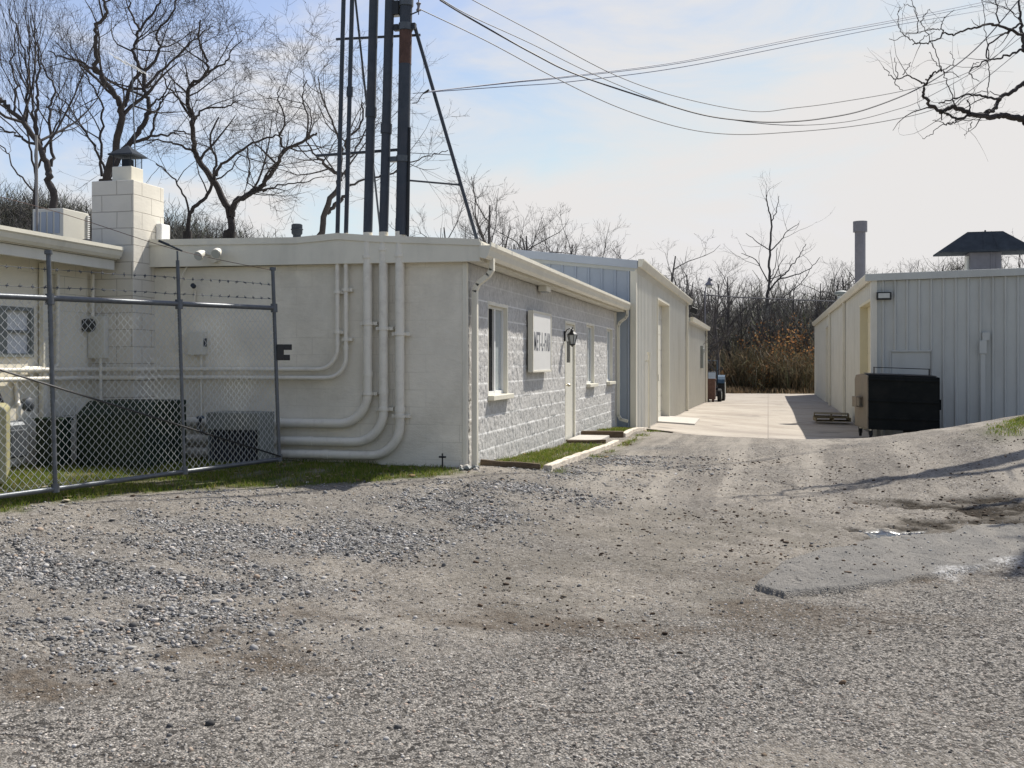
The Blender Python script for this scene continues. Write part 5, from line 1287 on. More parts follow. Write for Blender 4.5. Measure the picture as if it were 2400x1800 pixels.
obj('steering_wheel', MB().tube([(TX - .2 + .17 * math.cos(q), TY + .55 + .1 * math.sin(q), tz + 1.35 + .14 * math.sin(q)) for q in np.linspace(0, 6.28, 17)], .015, 6).tube([(TX - .2, TY + .35, tz + 1.1), (TX - .2, TY + .55, tz + 1.35)], .02, 6), M['black_metal'], trc)
for k in (-.36, -.04): obj('headlight', MB().tube([(TX + k, TY - 1.18, tz + .95), (TX + k, TY - 1.23, tz + .95)], [.06, .07], 12), M['lamp_glass'], trc, smooth=True)
obj('exhaust', MB().tube([(TX - .3, TY - .4, tz + 1.1), (TX - .3, TY - .4, tz + 1.75)], .03, 8), M['rust'], trc)
obj('mirror', MB().tube([(TX + .05, TY + .45, tz + 1.5), (TX + .32, TY + .4, tz + 1.62)], .012, 5).box(TX + .28, TY + .38, tz + 1.55, TX + .42, TY + .41, tz + 1.72), M['black_metal'], trc)
bx, by = -3.05, 52.9; bz = gz(bx, by)
bn = thing('scrap_bin', 'rust brown steel bin beside the tractor', 'bin', (bx, by, bz))
mb = MB(); T_ = .04
mb.box(bx - .8, by - .4, bz + .15, bx + .55, by - .36, bz + 1.1).box(bx - .8, by + .36, bz + .15, bx + .55, by + .4, bz + 1.1).box(bx - .8, by - .36, bz + .15, bx - .76, by + .36, bz + 1.1).box(bx + .51, by - .36, bz + .15, bx + .55, by + .36, bz + 1.1).box(bx - .76, by - .36, bz + .15, bx + .51, by + .36, bz + .2)
obj('body', mb, M['rust'], bn, bevel=.008)
obj('lip', MB().box(bx - .83, by - .43, bz + 1.1, bx + .58, by - .35, bz + 1.15).box(bx - .83, by + .35, bz + 1.1, bx + .58, by + .43, bz + 1.15).box(bx - .83, by - .35, bz + 1.1, bx - .75, by + .35, bz + 1.15).box(bx + .5, by - .35, bz + 1.1, bx + .58, by + .35, bz + 1.15), M['rust'], bn, bevel=.005)
for k in (-.7, .4): obj('skid', MB().box(bx + k, by - .38, bz - .02, bx + k + .08, by + .38, bz + .15), M['rust'], bn)

# ------------------------------------------------------------------ chain-link gate
gt = thing('chain_link_gate', 'galvanised chain-link swing gate topped with barbed wire', 'gate', (-5.5, 8.9, .5))
G0 = Vector((-5.95, 7.31, 0)); ge = Vector((.92, 3.09, 0)); GL = ge.length; ge.normalize()
gn = Vector((-.958, .285, 0)).normalized()
LEANG = .045
S0, S1 = -.75, GL
def gpt(s, h):
    """a point on the leaning gate: s metres along, h above its bottom rail"""
    f = (s - 0) / GL
    zb = .535 + .055 * max(0, min(1.2, f)) - .01
    b = G0 + ge * s + gn * (LEANG * (h - 0)) + Vector((0, 0, zb + h))
    return b
HT = 1.60
post_s = [GL * .157, GL * .594, GL]
ptop = [2.0, 2.02, 2.02]
obj('frame', MB().tube([gpt(S0, HT), gpt(S1, HT)], .024, 12).tube([gpt(S0, 0), gpt(S1, 0)], .022, 12), M['galv'], gt, smooth=True, label='top and bottom rails')
for k, (s, h) in enumerate(zip(post_s, ptop)):
    p = obj('post', MB().tube([gpt(s, -.03 if k == 2 else 0), gpt(s, h)], .0195 if k != 1 else .017, 12), M['galv'], gt, smooth=True)
    if k == 1: obj('finial', MB().tube([gpt(s, h), gpt(s, h + .09)], .009, 6), M['galv'], p)
    else: obj('cap', MB().tube([gpt(s, h - .02), gpt(s, h + .012)], .033, 12), M['galv'], p, smooth=True)
    obj('collar', MB().tube([gpt(s, HT - .045), gpt(s, HT + .045)], .036, 12), M['galv'], p, smooth=True)
    obj('collar', MB().tube([gpt(s, -.02), gpt(s, .05)], .034, 12), M['galv'], p, smooth=True)
hs = MB().tube([gpt(S0, -.1), gpt(S0, 2.0)], .04, 12)
obj('hinge_post', hs, M['galv'], gt, smooth=True)
bs, bh = GL - .01, .03
obj('brace', MB().tube([gpt(GL * -.02, 1.04) + gn * -.03, gpt(bs, bh) + gn * -.03], .009, 6), M['black_metal'], gt, smooth=True)
lt = gpt(GL, 1.13)
lk = MB().obox(lt + ge * .03, ge * .03, gn * .03, Vector((0, 0, .085)))
lk.obox(lt + ge * .10 + Vector((0, 0, .06)), ge * .055, gn * .012, Vector((0, 0, .022))).obox(lt + ge * .09 - Vector((0, 0, .05)), ge * .05, gn * .012, Vector((0, 0, .028)))
# the latch faces the passer-by, so it shows its fork to the right of the post
lx_ = Vector((.93, .36, 0)).normalized()
lk = MB().obox(lt + lx_ * .05, lx_ * .035, Vector((-.36, .93, 0)) * .03, Vector((0, 0, .085)))
lk.obox(lt + lx_ * .12 + Vector((0, 0, .055)), lx_ * .05, Vector((-.36, .93, 0)) * .012, Vector((0, 0, .03))).obox(lt + lx_ * .11 - Vector((0, 0, .055)), lx_ * .04, Vector((-.36, .93, 0)) * .012, Vector((0, 0, .03)))
obj('latch', lk, M['black_metal'], gt, bevel=.005)
def wire_mesh():
    """woven diamond mesh: every wire a zigzag that hooks its neighbours"""
    pitch = .038; V = []; F = []; r = .0030
    nz = int(HT / .037); dz = HT / nz
    ncol = int((S1 - S0) / pitch)
    cx = np.array([1, -.5, -.5]) * r; cy = np.array([0, .866, -.866]) * r
    for c in range(ncol):
        s0 = S0 + c * pitch
        pts = []
        for i in range(nz + 1):
            s = s0 + (pitch if (i + c) % 2 else 0); off = .0035 if (i + c) % 2 else -.0035
            pts.append(gpt(min(s, S1), i * dz) + gn * off)
        b = len(V)
        for p in pts:
            for k in range(3):
                q = p + ge * float(cx[k]) + gn * float(cy[k]); V.append((q.x, q.y, q.z))
        for i in range(nz):
            for k in range(3):
                q = (k + 1) % 3
                F.append((b + i * 3 + k, b + i * 3 + q, b + (i + 1) * 3 + q, b + (i + 1) * 3 + k))
    link_mesh('chain_link', np_mesh('chain_link', np.array(V), np.array(F)), M['galv_wire'], gt)
wire_mesh()
bw = MB(); rs = random.Random(4)
for h0, h1 in ((1.70, 1.70), (1.85, 1.86)):
    P = [gpt(S0 + (S1 - S0) * i / 14, h0 + rs.uniform(-.008, .008)) for i in range(15)]
    bw.tube(P, .0022, 4)
    for k in range(34):
        c = gpt(S0 + (S1 - S0) * (k + .4) / 34, h0)
        for q in range(2):
            a = rs.uniform(0, 3.14); dv = (ge * math.cos(a) * .5 + Vector((0, 0, 1)) * math.sin(a) + gn * rs.uniform(-.6, .6)).normalized() * .02
            bw.tube([c - dv, c + dv], .0022, 3)
        bw.tube([c - ge * .011, c + ge * .011], .0055, 5)
obj('barbed_wire', bw, M['mast_steel'], gt)
top_w = [gpt(S0 - .2, 2.5), gpt(post_s[0], 2.36), gpt(post_s[1], 2.12), gpt(GL, 2.0)]
obj('strand', MB().tube(smooth_path(top_w), .003, 5), M['rust'], gt)
obj('splice', MB().tube([gpt(post_s[1] - .22, 2.19), gpt(post_s[1] - .1, 2.16)], .012, 6).tube([gpt(post_s[1] - .12, 2.165), gpt(post_s[1] + .06, 2.115)], .009, 6), M['hood_metal'], gt)

# ------------------------------------------------------------------ things behind the gate
tc_ = Vector((-6.85, 10.45, .42))
tf = thing('pad_transformer', 'dark green pad mounted transformer box behind the gate', 'transformer', tc_)
x0, x1, y0, y1, zb, zt = -7.28, -6.44, 10.12, 10.95, .40, 1.13
obj('cabinet', MB().prism([(y0, zb + .06), (y1, zb + .06), (y1, zt + .05), (y0 + .22, zt + .05), (y0, zt - .09)], lambda a, b: (x0, a, b), lambda a, b: (x1, a, b)), M['green_box'], tf, bevel=.012)
obj('door', MB().box(x0 + .03, y0 - .014, zb + .1, (x0 + x1) / 2 - .005, y0 - .002, zt - .12).box((x0 + x1) / 2 + .005, y0 - .014, zb + .1, x1 - .03, y0 - .002, zt - .12), M['green_box'], tf, bevel=.006)
obj('plinth', MB().box(x0 - .12, y0 - .12, .2, x1 + .12, y1 + .1, zb + .06), M['concrete_pad'], tf, bevel=.015)
s2 = MB().box(-7.62, 9.9, .38, -7.32, 10.1, .98)
t = thing('junction_cabinet', 'smaller dark green cabinet left of the pad transformer', 'cabinet', (-7.5, 10.0, .4))
obj('cabinet', s2, M['green_box'], t, bevel=.01)
obj('lid', MB().box(-7.64, 9.88, .98, -7.30, 10.12, 1.01), M['green_box'], t, bevel=.006)
cn = on_y(545, 1030, 11.05)
t = thing('condenser', 'grey box condenser with a dark louvred lower half standing before the wall pipes', 'condenser', (cn.x, 11.05, .43))
x0, x1 = on_y(483, 1000, 10.95).x, on_y(606, 1000, 10.95).x; y0, y1 = 10.95, 11.35; zt = on_y(545, 967, 10.95).z; zm = on_y(545, 1008, 10.95).z; zb = .42
obj('casing', MB().box(x0, y0, zm, x1, y1, zt).box(x0, y0 + .03, zb + .05, x0 + .03, y1, zm).box(x1 - .03, y0 + .03, zb + .05, x1, y1, zm).box(x0 + .03, y1 - .02, zb + .05, x1 - .03, y1, zm), M['grey_box'], t, bevel=.008)
lv = MB(); nl = 16
for k in range(nl): lv.box(x0 + .04 + k * (x1 - x0 - .08) / nl, y0 + .015, zb + .06, x0 + .04 + (k + .35) * (x1 - x0 - .08) / nl, y0 + .03, zm - .01)
obj('grille', lv, M['hood_metal'], t)
obj('coil', MB().box(x0 + .04, y0 + .1, zb + .06, x1 - .04, y0 + .2, zm), M['dark'], t)
obj('foot', MB().box(x0, y0 + .03, zb - .08, x0 + .06, y1, zb + .05).box(x1 - .06, y0 + .03, zb - .08, x1, y1, zb + .05), M['black_metal'], t)
mp_ = on_y(423, 805, YF - .05)
t = thing('electric_box', 'cream disconnect box on the block wall behind the gate', 'electric box', mp_)
x0, x1 = on_y(442, 0, YF - .1).x, on_y(476, 0, YF - .1).x; z0, z1 = on_y(460, 832, YF - .1).z, on_y(460, 777, YF - .1).z
obj('box', MB().box(x0, YF - .12, z0, x1, YF - .002, z1), M['cabinet'], t, bevel=.008)
obj('lever', MB().box(x1, YF - .09, z0 + .1, x1 + .02, YF - .05, z0 + .2), M['hood_metal'], t)
xm = (x0 + x1) / 2
obj('conduit', MB().tube([(xm + .04, YF - .05, z0), (xm + .04, YF - .05, .55)], .014, 8).tube(smooth_path([on_y(470, 590, YF - .13), on_y(430, 640, YF - .05), on_y(408, 740, YF - .03), on_y(414, 815, YF - .03), (x0 + .03, YF - .05, z0)]), .009, 6), M['conduit'], t, smooth=True)
hb = on_y(496, 622, YF - .03)
hb = on_y(458, 682, YF - .03)
t = thing('wall_pipe', 'short grey capped pipe on the block wall above the electric box', 'pipe', hb)
obj('pipe', MB().tube([(hb.x - .02, YF - .03, hb.z - .14), (hb.x, YF - .04, hb.z + .02), (hb.x + .005, YF - .07, hb.z + .06)], .018, 8), M['conduit'], t, smooth=True)
obj('cap', MB().tube([(hb.x + .005, YF - .07, hb.z + .05), (hb.x + .008, YF - .11, hb.z + .065)], .028, 10), M['hood_metal'], t, smooth=True)
vb = on_y(470, 978, 11.35)
t = thing('valve', 'small blue handled valve beside the grey condenser', 'valve', vb)
obj('handle', MB().lathe((vb.x, vb.y, vb.z), [(.02, -.02), (.045, -.015), (.05, .005), (.02, .02)], 10), M['tractor_blue'], t, smooth=True)
obj('body', MB().tube([(vb.x, vb.y, vb.z - .02), (vb.x - .03, vb.y, vb.z - .14), (vb.x - .02, vb.y + .1, vb.z - .2), (vb.x, YF - .02, vb.z - .2)], .018, 8), M['hood_metal'], t, smooth=True)
mt_ = on_y(219, 763, 11.17)
t = thing('electric_meter', 'cream meter cabinet with a round black glass meter on the chimney front', 'meter', (mt_.x, 11.18, mt_.z))
x0, x1 = on_y(186, 0, 11.15).x, on_y(250, 0, 11.15).x; x0 = max(x0, XW + .01)
obj('cabinet', MB().box(x0, 11.10, on_y(210, 840, 11.15).z, x1, 11.188, on_y(210, 742, 11.15).z), M['cabinet'], t, bevel=.008)
obj('meter_glass', MB().tube([(mt_.x, 11.098, mt_.z), (mt_.x, 11.06, mt_.z), (mt_.x, 11.0, mt_.z)], [.085, .08, .07], 18), M['glass_dark'], t, smooth=True)
obj('conduit', MB().tube([(x1 - .06, 11.12, on_y(210, 840, 11.15).z), (x1 - .06, 11.12, .9)], .016, 8).tube([(x0 + .05, 11.13, on_y(210, 742, 11.15).z), (x0 + .05, 11.13, 2.65)], .02, 8), M['conduit'], t, smooth=True)
# gas meter with its loops of pipe
gx, gy, gz0 = -7.66, 9.5, .45
t = thing('gas_meter', 'grey gas meter with looping pipes by the wing wall', 'gas meter', (gx, gy, gz0))
obj('body', MB().box(gx - .02, gy - .13, .62, gx + .16, gy + .13, .92).tube([(gx + .07, gy - .12, .92), (gx + .07, gy + .12, .92)], .085, 14), M['galv'], t, bevel=.02)
obj('pipe', MB().tube(smooth_path([(gx + .07, gy + .10, .95), (gx + .07, gy + .10, 1.10), (gx + .07, gy + .14, 1.16), (gx + .02, gy + .24, 1.16), (XW + .05, gy + .34, 1.18), (XW + .05, gy + .36, 1.5), (XW + .05, gy + .7, 1.54), (XW + .05, gy + .95, 1.56), (XW + .05, gy + 1.0, 1.7), (XW + .05, gy + 1.0, 2.6)]), .024, 10).tube(smooth_path([(gx + .07, gy - .10, .95), (gx + .07, gy - .10, 1.08), (gx + .07, gy - .2, 1.10), (gx + .07, gy - .28, 1.0), (gx + .07, gy - .28, .3)]), .024, 10), M['conduit'], t, smooth=True)
obj('regulator', MB().tube([(gx + .07, gy + .2, 1.16), (gx + .07, gy + .2, 1.16 + .001), (gx + .13, gy + .2, 1.16), (gx + .16, gy + .2, 1.16)], [.03, .07, .075, .03], 14), M['galv'], t, smooth=True)
# edge of a utility cart at the left of the picture
cx, cy = -6.62, 8.02
cz = gz(cx, cy)
t = thing('utility_cart', 'pale yellow utility cart with a black windscreen pillar at the left edge', 'cart', (cx, cy, cz))
ux = Vector((.80, .6, 0)).normalized(); uy = Vector((-.6, .80, 0)).normalized()
C0 = Vector((cx, cy, cz))
def cpnt(a, b, z): return C0 + ux * a + uy * b + Vector((0, 0, z))
e_ = on_x(15, 1060, -6.4)
prof = [(-2.2, .12), (.10, .05), (.12, .08), (.12, .70), (.09, .73), (-.02, .74), (-.5, .70), (-.55, .45), (-1.2, .45), (-1.3, .75), (-2.2, .78)]
obj('body', MB().prism(prof, lambda a, b: cpnt(a, 0, b), lambda a, b: cpnt(a, 1.05, b)), M['pale_yellow'], t, bevel=.02)
for b_ in (.02, 1.02):
    obj('pillar', MB().tube([cpnt(.05, b_, .72), cpnt(-.33, b_, 1.75)], .022, 8), M['black_metal'], t, smooth=True)
    for a_ in (-.28, -1.75): obj('wheel', MB().tube([cpnt(a_, b_ - .06, .22), cpnt(a_, b_ + .08, .22)], .22, 18), M['tyre'], t, smooth=True)
obj('roof', MB().hexa([cpnt(-1.9, -.03, 1.75), cpnt(-.25, -.03, 1.75), cpnt(-.25, 1.08, 1.75), cpnt(-1.9, 1.08, 1.75), cpnt(-1.9, -.03, 1.80), cpnt(-.25, -.03, 1.80), cpnt(-.25, 1.08, 1.80), cpnt(-1.9, 1.08, 1.80)]), M['black_vinyl'], t, bevel=.02)
obj('seat', MB().hexa([cpnt(-1.25, .08, .72), cpnt(-.8, .08, .72), cpnt(-.8, .98, .72), cpnt(-1.25, .98, .72), cpnt(-1.25, .08, .84), cpnt(-.8, .08, .84), cpnt(-.8, .98, .84), cpnt(-1.25, .98, .84)]), M['black_vinyl'], t, bevel=.03)
# a small stand-up valve stake near the corner
sk_ = on_y(1037, 1075, 11.42); gk = gz(sk_.x, 11.42)
t = thing('stake', 'small dark metal stake with a cross handle in the grass by the wall corner', 'stake', (sk_.x, 11.42, gk))
obj('rod', MB().tube([(sk_.x, 11.42, gk - .05), (sk_.x, 11.42, gk + .17)], .009, 6), M['black_metal'], t)
obj('handle', MB().tube([(sk_.x - .04, 11.42, gk + .13), (sk_.x + .04, 11.42, gk + .13)], .012, 6), M['black_metal'], t)
# ------------------------------------------------------------------ bare trees
def tubes_mesh(name, polys):
    """polys: list of (points (n,3), radii (n,), sides) -> one mesh"""
    groups = {}
    for P, R, k in polys: groups.setdefault((len(P), k), []).append((P, R))
    Vs, Fs, off = [], [], 0
    for (n, k), lst in groups.items():
        P = np.array([a for a, _ in lst]); R = np.array([b for _, b in lst]); m = len(lst)
        T = np.empty_like(P); T[:, 1:-1] = P[:, 2:] - P[:, :-2]; T[:, 0] = P[:, 1] - P[:, 0]; T[:, -1] = P[:, -1] - P[:, -2]
        T /= np.linalg.norm(T, axis=2, keepdims=True) + 1e-9
        D = P[:, -1] - P[:, 0]; D /= np.linalg.norm(D, axis=1, keepdims=True) + 1e-9
        ref = np.where(np.abs(D[:, 2:3]) < .75, np.array([[0, 0, 1.0]]), np.array([[1.0, .1, 0]]))
        A = np.cross(T, ref[:, None, :]); A /= np.linalg.norm(A, axis=2, keepdims=True) + 1e-9
        B = np.cross(T, A)
        th = 2 * np.pi * np.arange(k) / k
        ring = P[:, :, None, :] + R[:, :, None, None] * (A[:, :, None, :] * np.cos(th)[None, None, :, None] + B[:, :, None, :] * np.sin(th)[None, None, :, None])
        Vs.append(ring.reshape(-1, 3))
        i = np.arange(n - 1)[:, None]; j = np.arange(k)[None, :]; q = (j + 1) % k
        f = np.stack([i * k + j, i * k + q, (i + 1) * k + q, (i + 1) * k + j], -1).reshape(-1, 4)
        f = f[None] + (np.arange(m) * n * k)[:, None, None] + off
        Fs.append(f.reshape(-1, 4)); off += m * n * k
    return np_mesh(name, np.concatenate(Vs), np.concatenate(Fs), smooth=True)

def unit(v): return v / (np.linalg.norm(v) + 1e-9)

class Tree:
    """limbs given or grown, then branched down to twigs"""
    def __init__(s, seed, crook=.28, up=.10, dens=1.0, ang=(32, 68), lmax=4, droop=0.0, twig=.0035):
        s.rng = np.random.RandomState(seed); s.trunk = []; s.crown = []
        s.crook, s.up, s.dens, s.ang, s.lmax, s.droop, s.twig = crook, up, dens, ang, lmax, droop, twig
    def grow(s, p, d, L, r, lvl):
        rg = s.rng; n = 7 if lvl <= 1 else (5 if lvl == 2 else 4)
        pts = [p]; d = unit(d); rad = [r]; dirs = [d]
        for i in range(n - 1):
            d = unit(d + rg.normal(0, s.crook * (1.0, .9, .75, .6, .5)[min(lvl, 4)], 3) + np.array([0, 0, s.up - s.droop * (lvl >= 3)]))
            pts.append(pts[-1] + d * L / (n - 1)); rad.append(max(s.twig * .6, r * (1 - .72 * (i + 1) / (n - 1)))); dirs.append(d)
        s.crown.append((np.array(pts), np.array(rad), 7 if lvl <= 1 else (5 if lvl == 2 else 3)))
        s.sprout(pts, rad, lvl + 1, L)
    def sprout(s, pts, rad, lvl, L, t0=.18, per=None):
        if lvl > s.lmax: return
        rg = s.rng
        base = {1: 2.0, 2: 3.0, 3: 4.6, 4: 5.5}[min(lvl, 4)]            # shoots per metre
        n = int(rg.poisson(max(1.0, base * L * s.dens))) if per is None else per
        n = min(n, {1: 12, 2: 9, 3: 8, 4: 6}[min(lvl, 4)] * (3 if per is None and L > 5 else 1))
        seg = len(pts) - 1
        for _ in range(n):
            f = t0 + (1 - t0) * rg.rand() ** .8; x = f * seg; i = min(int(x), seg - 1); fr = x - i
            p = pts[i] * (1 - fr) + pts[i + 1] * fr; r = rad[i] * (1 - fr) + rad[i + 1] * fr
            t = unit(pts[i + 1] - pts[i]); a = math.radians(rg.uniform(*s.ang))
            o = unit(np.cross(t, rg.normal(size=3)))
            d = t * math.cos(a) + o * math.sin(a)
            Lc = {1: rg.uniform(1.2, 2.6), 2: rg.uniform(.7, 1.6), 3: rg.uniform(.35, .95), 4: rg.uniform(.16, .45)}[min(lvl, 4)]
            Lc *= s.size * (1.15 - .5 * f)
            s.grow(p, d, Lc, max(s.twig, r * rg.uniform(.42, .64)), lvl)
    size = 1.0
    def limb(s, pts, r0, r1, lvl=1, trunk=False, dens=1.0):
        P = [np.array(p, float) for p in smooth_path(pts, 5)]
        rg = s.rng
        n = len(P); R = [r0 + (r1 - r0) * (i / (n - 1)) ** .85 for i in range(n)]
        for i in range(1, n - 1): P[i] = P[i] + rg.normal(0, .02 * s.size, 3)
        (s.trunk if trunk else s.crown).append((np.array(P), np.array(R), 10 if r0 > .05 else 8))
        if not trunk:
            L = sum(np.linalg.norm(P[i + 1] - P[i]) for i in range(n - 1))
            old = s.dens; s.dens = old * dens
            s.sprout(P, R, lvl, L); s.dens = old
    def build(s, name, label, cat, loc, bark='bark', twig='bark_twig', group=None):
        t = thing(name, label, cat, loc, group)
        link_mesh('trunk', tubes_mesh('trunk', s.trunk), M[bark], t)
        if s.crown: link_mesh('crown', tubes_mesh('crown', s.crown), M[twig], t)
        return t

def limbs_from(tree, spec, conv, d0, spread=1.6, k=1.2):
    """spec: list of (points on the photograph, width0, width1 in its pixels); each limb leans off in depth by its own amount"""
    rg = tree.rng
    for P, w0, w1 in spec:
        dd = rg.uniform(-spread, spread); n = len(P); pts = []
        y0 = conv(*P[0])[1]; y1 = conv(*P[-1])[1]
        for i, q in enumerate(P):
            u, v = conv(*q)
            base = (520 - v) / 520.0                       # limbs drift apart with height
            pts.append(pt(u, v, d0 + dd * max(0, base) + dd * .3 * i / n))
        s_ = d0 / FPX
        tree.limb(pts, w0 * s_ * .5 * k, w1 * s_ * .5 * k, 1)

R1c = lambda a, b: (a / 2.765, b / 2.765)
def trunk_to_ground(tree, u, v, d, r0, r1, du=0):
    p = pt(u, v, d); g = pt(u + du, v, d); z = gz(g.x, g.y) - .2
    tree.limb([Vector((g.x, g.y, z)), Vector(((p.x + g.x) / 2 + .03, (p.y + g.y) / 2, (z + p.z) / 2)), p], r0, r1, trunk=True)
    return (g.x, g.y, z)

# A: several stems behind the chimney
T = Tree(11, crook=.15, up=.09, dens=.95, twig=.0042); T.size = 1.0
loc = trunk_to_ground(T, 690 / 2.765, 1165 / 2.765, 27, .26, .19)
limbs_from(T, [
    ([(690, 1165), (750, 930), (788, 740), (760, 640), (690, 540), (632, 450), (622, 300), (620, 180), (690, 90), (660, 0), (640, -120)], 15, 4),
    ([(786, 760), (800, 700), (840, 590), (890, 490), (1000, 400), (1032, 300), (1015, 220), (1120, 80), (1150, -60)], 10, 3),
    ([(700, 1150), (790, 990), (880, 880), (942, 780), (970, 690), (937, 600), (930, 480), (870, 350), (880, 260), (910, 190), (1020, 40), (1060, -60)], 13, 3.5),
    ([(632, 475), (520, 400), (400, 370), (310, 330)], 6, 2),
    ([(910, 190), (850, 100), (840, 0), (830, -100)], 5, 2),
    ([(945, 570), (1050, 450), (1200, 320), (1280, 240), (1380, 170)], 6, 2),
    ([(865, 930), (980, 880), (1012, 740), (1060, 620), (1110, 520)], 7, 2),
    ([(980, 880), (1080, 875), (1150, 850), (1250, 880)], 5, 2),
    ([(960, 700), (1030, 640), (1120, 600), (1210, 600)], 5, 2),
    ([(690, 1150), (640, 1000), (560, 860), (460, 720), (360, 590)], 6, 2),
    ([(660, 1140), (650, 900), (660, 700), (600, 560), (520, 420), (450, 290)], 6, 2)], R1c, 27)
T.build('bare_tree', 'many stemmed bare tree rising right behind the chimney', 'tree', loc, group='bare trees behind the block building')
# B: crooked tree right of the chimney
T = Tree(12, crook=.18, up=.07, dens=.98, twig=.0042)
loc = trunk_to_ground(T, 1490 / 2.765, 1500 / 2.765, 29, .24, .17)
limbs_from(T, [
    ([(1490, 1510), (1490, 1390), (1390, 1190), (1300, 1060), (1258, 960), (1252, 800), (1215, 640), (1240, 545), (1345, 470), (1330, 370), (1290, 250), (1300, 130)], 15, 3),
    ([(1500, 1410), (1530, 1310), (1650, 1240), (1720, 1180), (1790, 1080), (1840, 980), (1980, 905), (2050, 860)], 13, 4),
    ([(1840, 980), (1810, 880), (1850, 780), (1800, 650), (1820, 560)], 5, 2),
    ([(1390, 1160), (1440, 1060), (1600, 950), (1760, 885), (1830, 880)], 7, 2.5),
    ([(1258, 780), (1310, 715), (1480, 685), (1560, 650)], 5, 2),
    ([(1235, 760), (1160, 640), (1085, 560), (1050, 450)], 6, 2),
    ([(1250, 980), (1130, 930), (1020, 905), (930, 915)], 5, 2),
    ([(1345, 470), (1470, 400), (1490, 340), (1570, 260)], 4.5, 2),
    ([(1980, 905), (2000, 780), (1960, 650), (1990, 520)], 4.5, 2),
    ([(1600, 950), (1620, 1080), (1610, 1180), (1690, 1240)], 3.5, 2),
    ([(1700, 1240), (1820, 1200), (1960, 1180), (2100, 1150)], 4, 1.5)], R1c, 29)
T.build('bare_tree', 'crooked wide forked bare tree between the chimney and the conduits', 'tree', loc, group='bare trees behind the block building')
# E: slim stem in front of B
T = Tree(13, crook=.18, up=.08, dens=.65, twig=.0042)
loc = trunk_to_ground(T, 1215 / 2.765, 1500 / 2.765, 33, .19, .14)
limbs_from(T, [([(1215, 1510), (1240, 1365), (1335, 1280), (1370, 1180), (1400, 1040), (1360, 900), (1420, 760)], 9, 3),
               ([(1235, 1400), (1180, 1250), (1100, 1130), (1010, 1060)], 5, 2),
               ([(1370, 1180), (1480, 1120), (1560, 1010)], 4, 2)], R1c, 33)
T.build('bare_tree', 'slim leaning bare tree just right of the chimney', 'tree', loc, group='bare trees behind the block building')
# D: far left tree with steep wand like shoots
T = Tree(14, crook=.14, up=.24, dens=.75, ang=(14, 42), lmax=3, twig=.003); T.size = 1.35
loc = trunk_to_ground(T, 362 / 2.765, 1400 / 2.765, 24, .26, .20)
limbs_from(T, [
    ([(362, 1410), (330, 1200), (310, 1080), (255, 940), (170, 820), (90, 730), (0, 640), (-120, 540)], 16, 6),
    ([(330, 1080), (325, 900), (330, 720), (352, 600), (310, 480), (270, 400), (230, 180)], 7, 2),
    ([(255, 940), (150, 900), (60, 850), (-60, 800)], 6, 2.5),
    ([(255, 960), (236, 800), (236, 640), (245, 500), (250, 350), (200, 100)], 8, 2),
    ([(170, 820), (180, 600), (170, 420), (130, 250), (60, 60)], 6, 2),
    ([(90, 730), (110, 560), (80, 400), (110, 150)], 5, 2)], R1c, 24)
T.build('bare_tree', 'leftmost bare tree with steep wand like shoots', 'tree', loc, group='bare trees behind the block building')
T = Tree(15, crook=.13, up=.22, dens=.75, ang=(16, 46), lmax=3, twig=.003); T.size = 1.3
loc = trunk_to_ground(T, 235 / 2.765, 1420 / 2.765, 30, .2, .13)
limbs_from(T, [([(235, 1430), (236, 1100), (232, 900), (210, 700), (190, 500), (180, 300)], 8, 2.5),
               ([(236, 1150), (200, 950), (150, 760), (90, 560)], 5, 2), ([(234, 1100), (300, 950), (350, 850), (430, 640)], 5, 2),
               ([(235, 1250), (120, 1130), (40, 980), (-60, 900)], 4, 2)], R1c, 30)
T.build('bare_tree', 'upright bare tree behind the rooftop air conditioner', 'tree', loc, group='bare trees behind the block building')
# C: tree seen between the conduits
T = Tree(16, crook=.17, up=.08, dens=.75, twig=.0042)
S0c = lambda a, b: (a, b)
loc = trunk_to_ground(T, 746, 566, 27, .19, .14)
limbs_from(T, [
    ([(746, 570), (765, 492), (790, 440), (797, 415), (772, 395), (745, 372)], 13, 5),
    ([(766, 500), (790, 475), (812, 452), (815, 380), (812, 330), (845, 290), (850, 240)], 9, 3),
    ([(797, 415), (802, 360), (790, 310), (757, 230), (745, 180)], 6, 2),
    ([(813, 440), (850, 422), (900, 415), (940, 396), (962, 380), (1010, 365), (1050, 352)], 5, 1.6),
    ([(815, 380), (850, 320), (880, 250)], 4.5, 1.6), ([(745, 372), (720, 330), (730, 270), (700, 220)], 4, 1.5)], S0c, 27, spread=1.2)
T.build('bare_tree', 'bare tree seen between and behind the upright conduits', 'tree', loc, group='bare trees behind the block building')

# the near tree whose boughs hang into the frame from the right
T = Tree(21, crook=.26, up=.05, dens=.55, twig=.002); T.size = .5
R7c = lambda a, b: (2000 + a / 4.74, b / 4.74)
def F_(P, w0, w1, da=0.0, db=0.0, dens=1.0):
    n = len(P); s_ = 15 / FPX / 4.74
    T.limb([pt(*R7c(*q), 15 + da + (db - da) * i / (n - 1)) for i, q in enumerate(P)], max(w0 * .62, 5.5) * s_, max(w1 * .55, 3.2) * s_, 1 if w0 > 30 else 2, dens=dens)
bx_, by_ = 6.9, 17.2
bz_ = gz(bx_, by_) - .2
hub = Vector((6.5, 17.0, 5.2))
T.limb([Vector((bx_, by_, bz_)), Vector((6.75, 17.15, 3.2)), hub], .30, .21, trunk=True)
T.limb([hub, Vector((6.2, 16.8, 7.2)), Vector((5.9, 16.9, 9.5)), Vector((6.2, 17.2, 12.0))], .18, .05, 1)
pA = pt(*R7c(1900, 1330), 15.3)
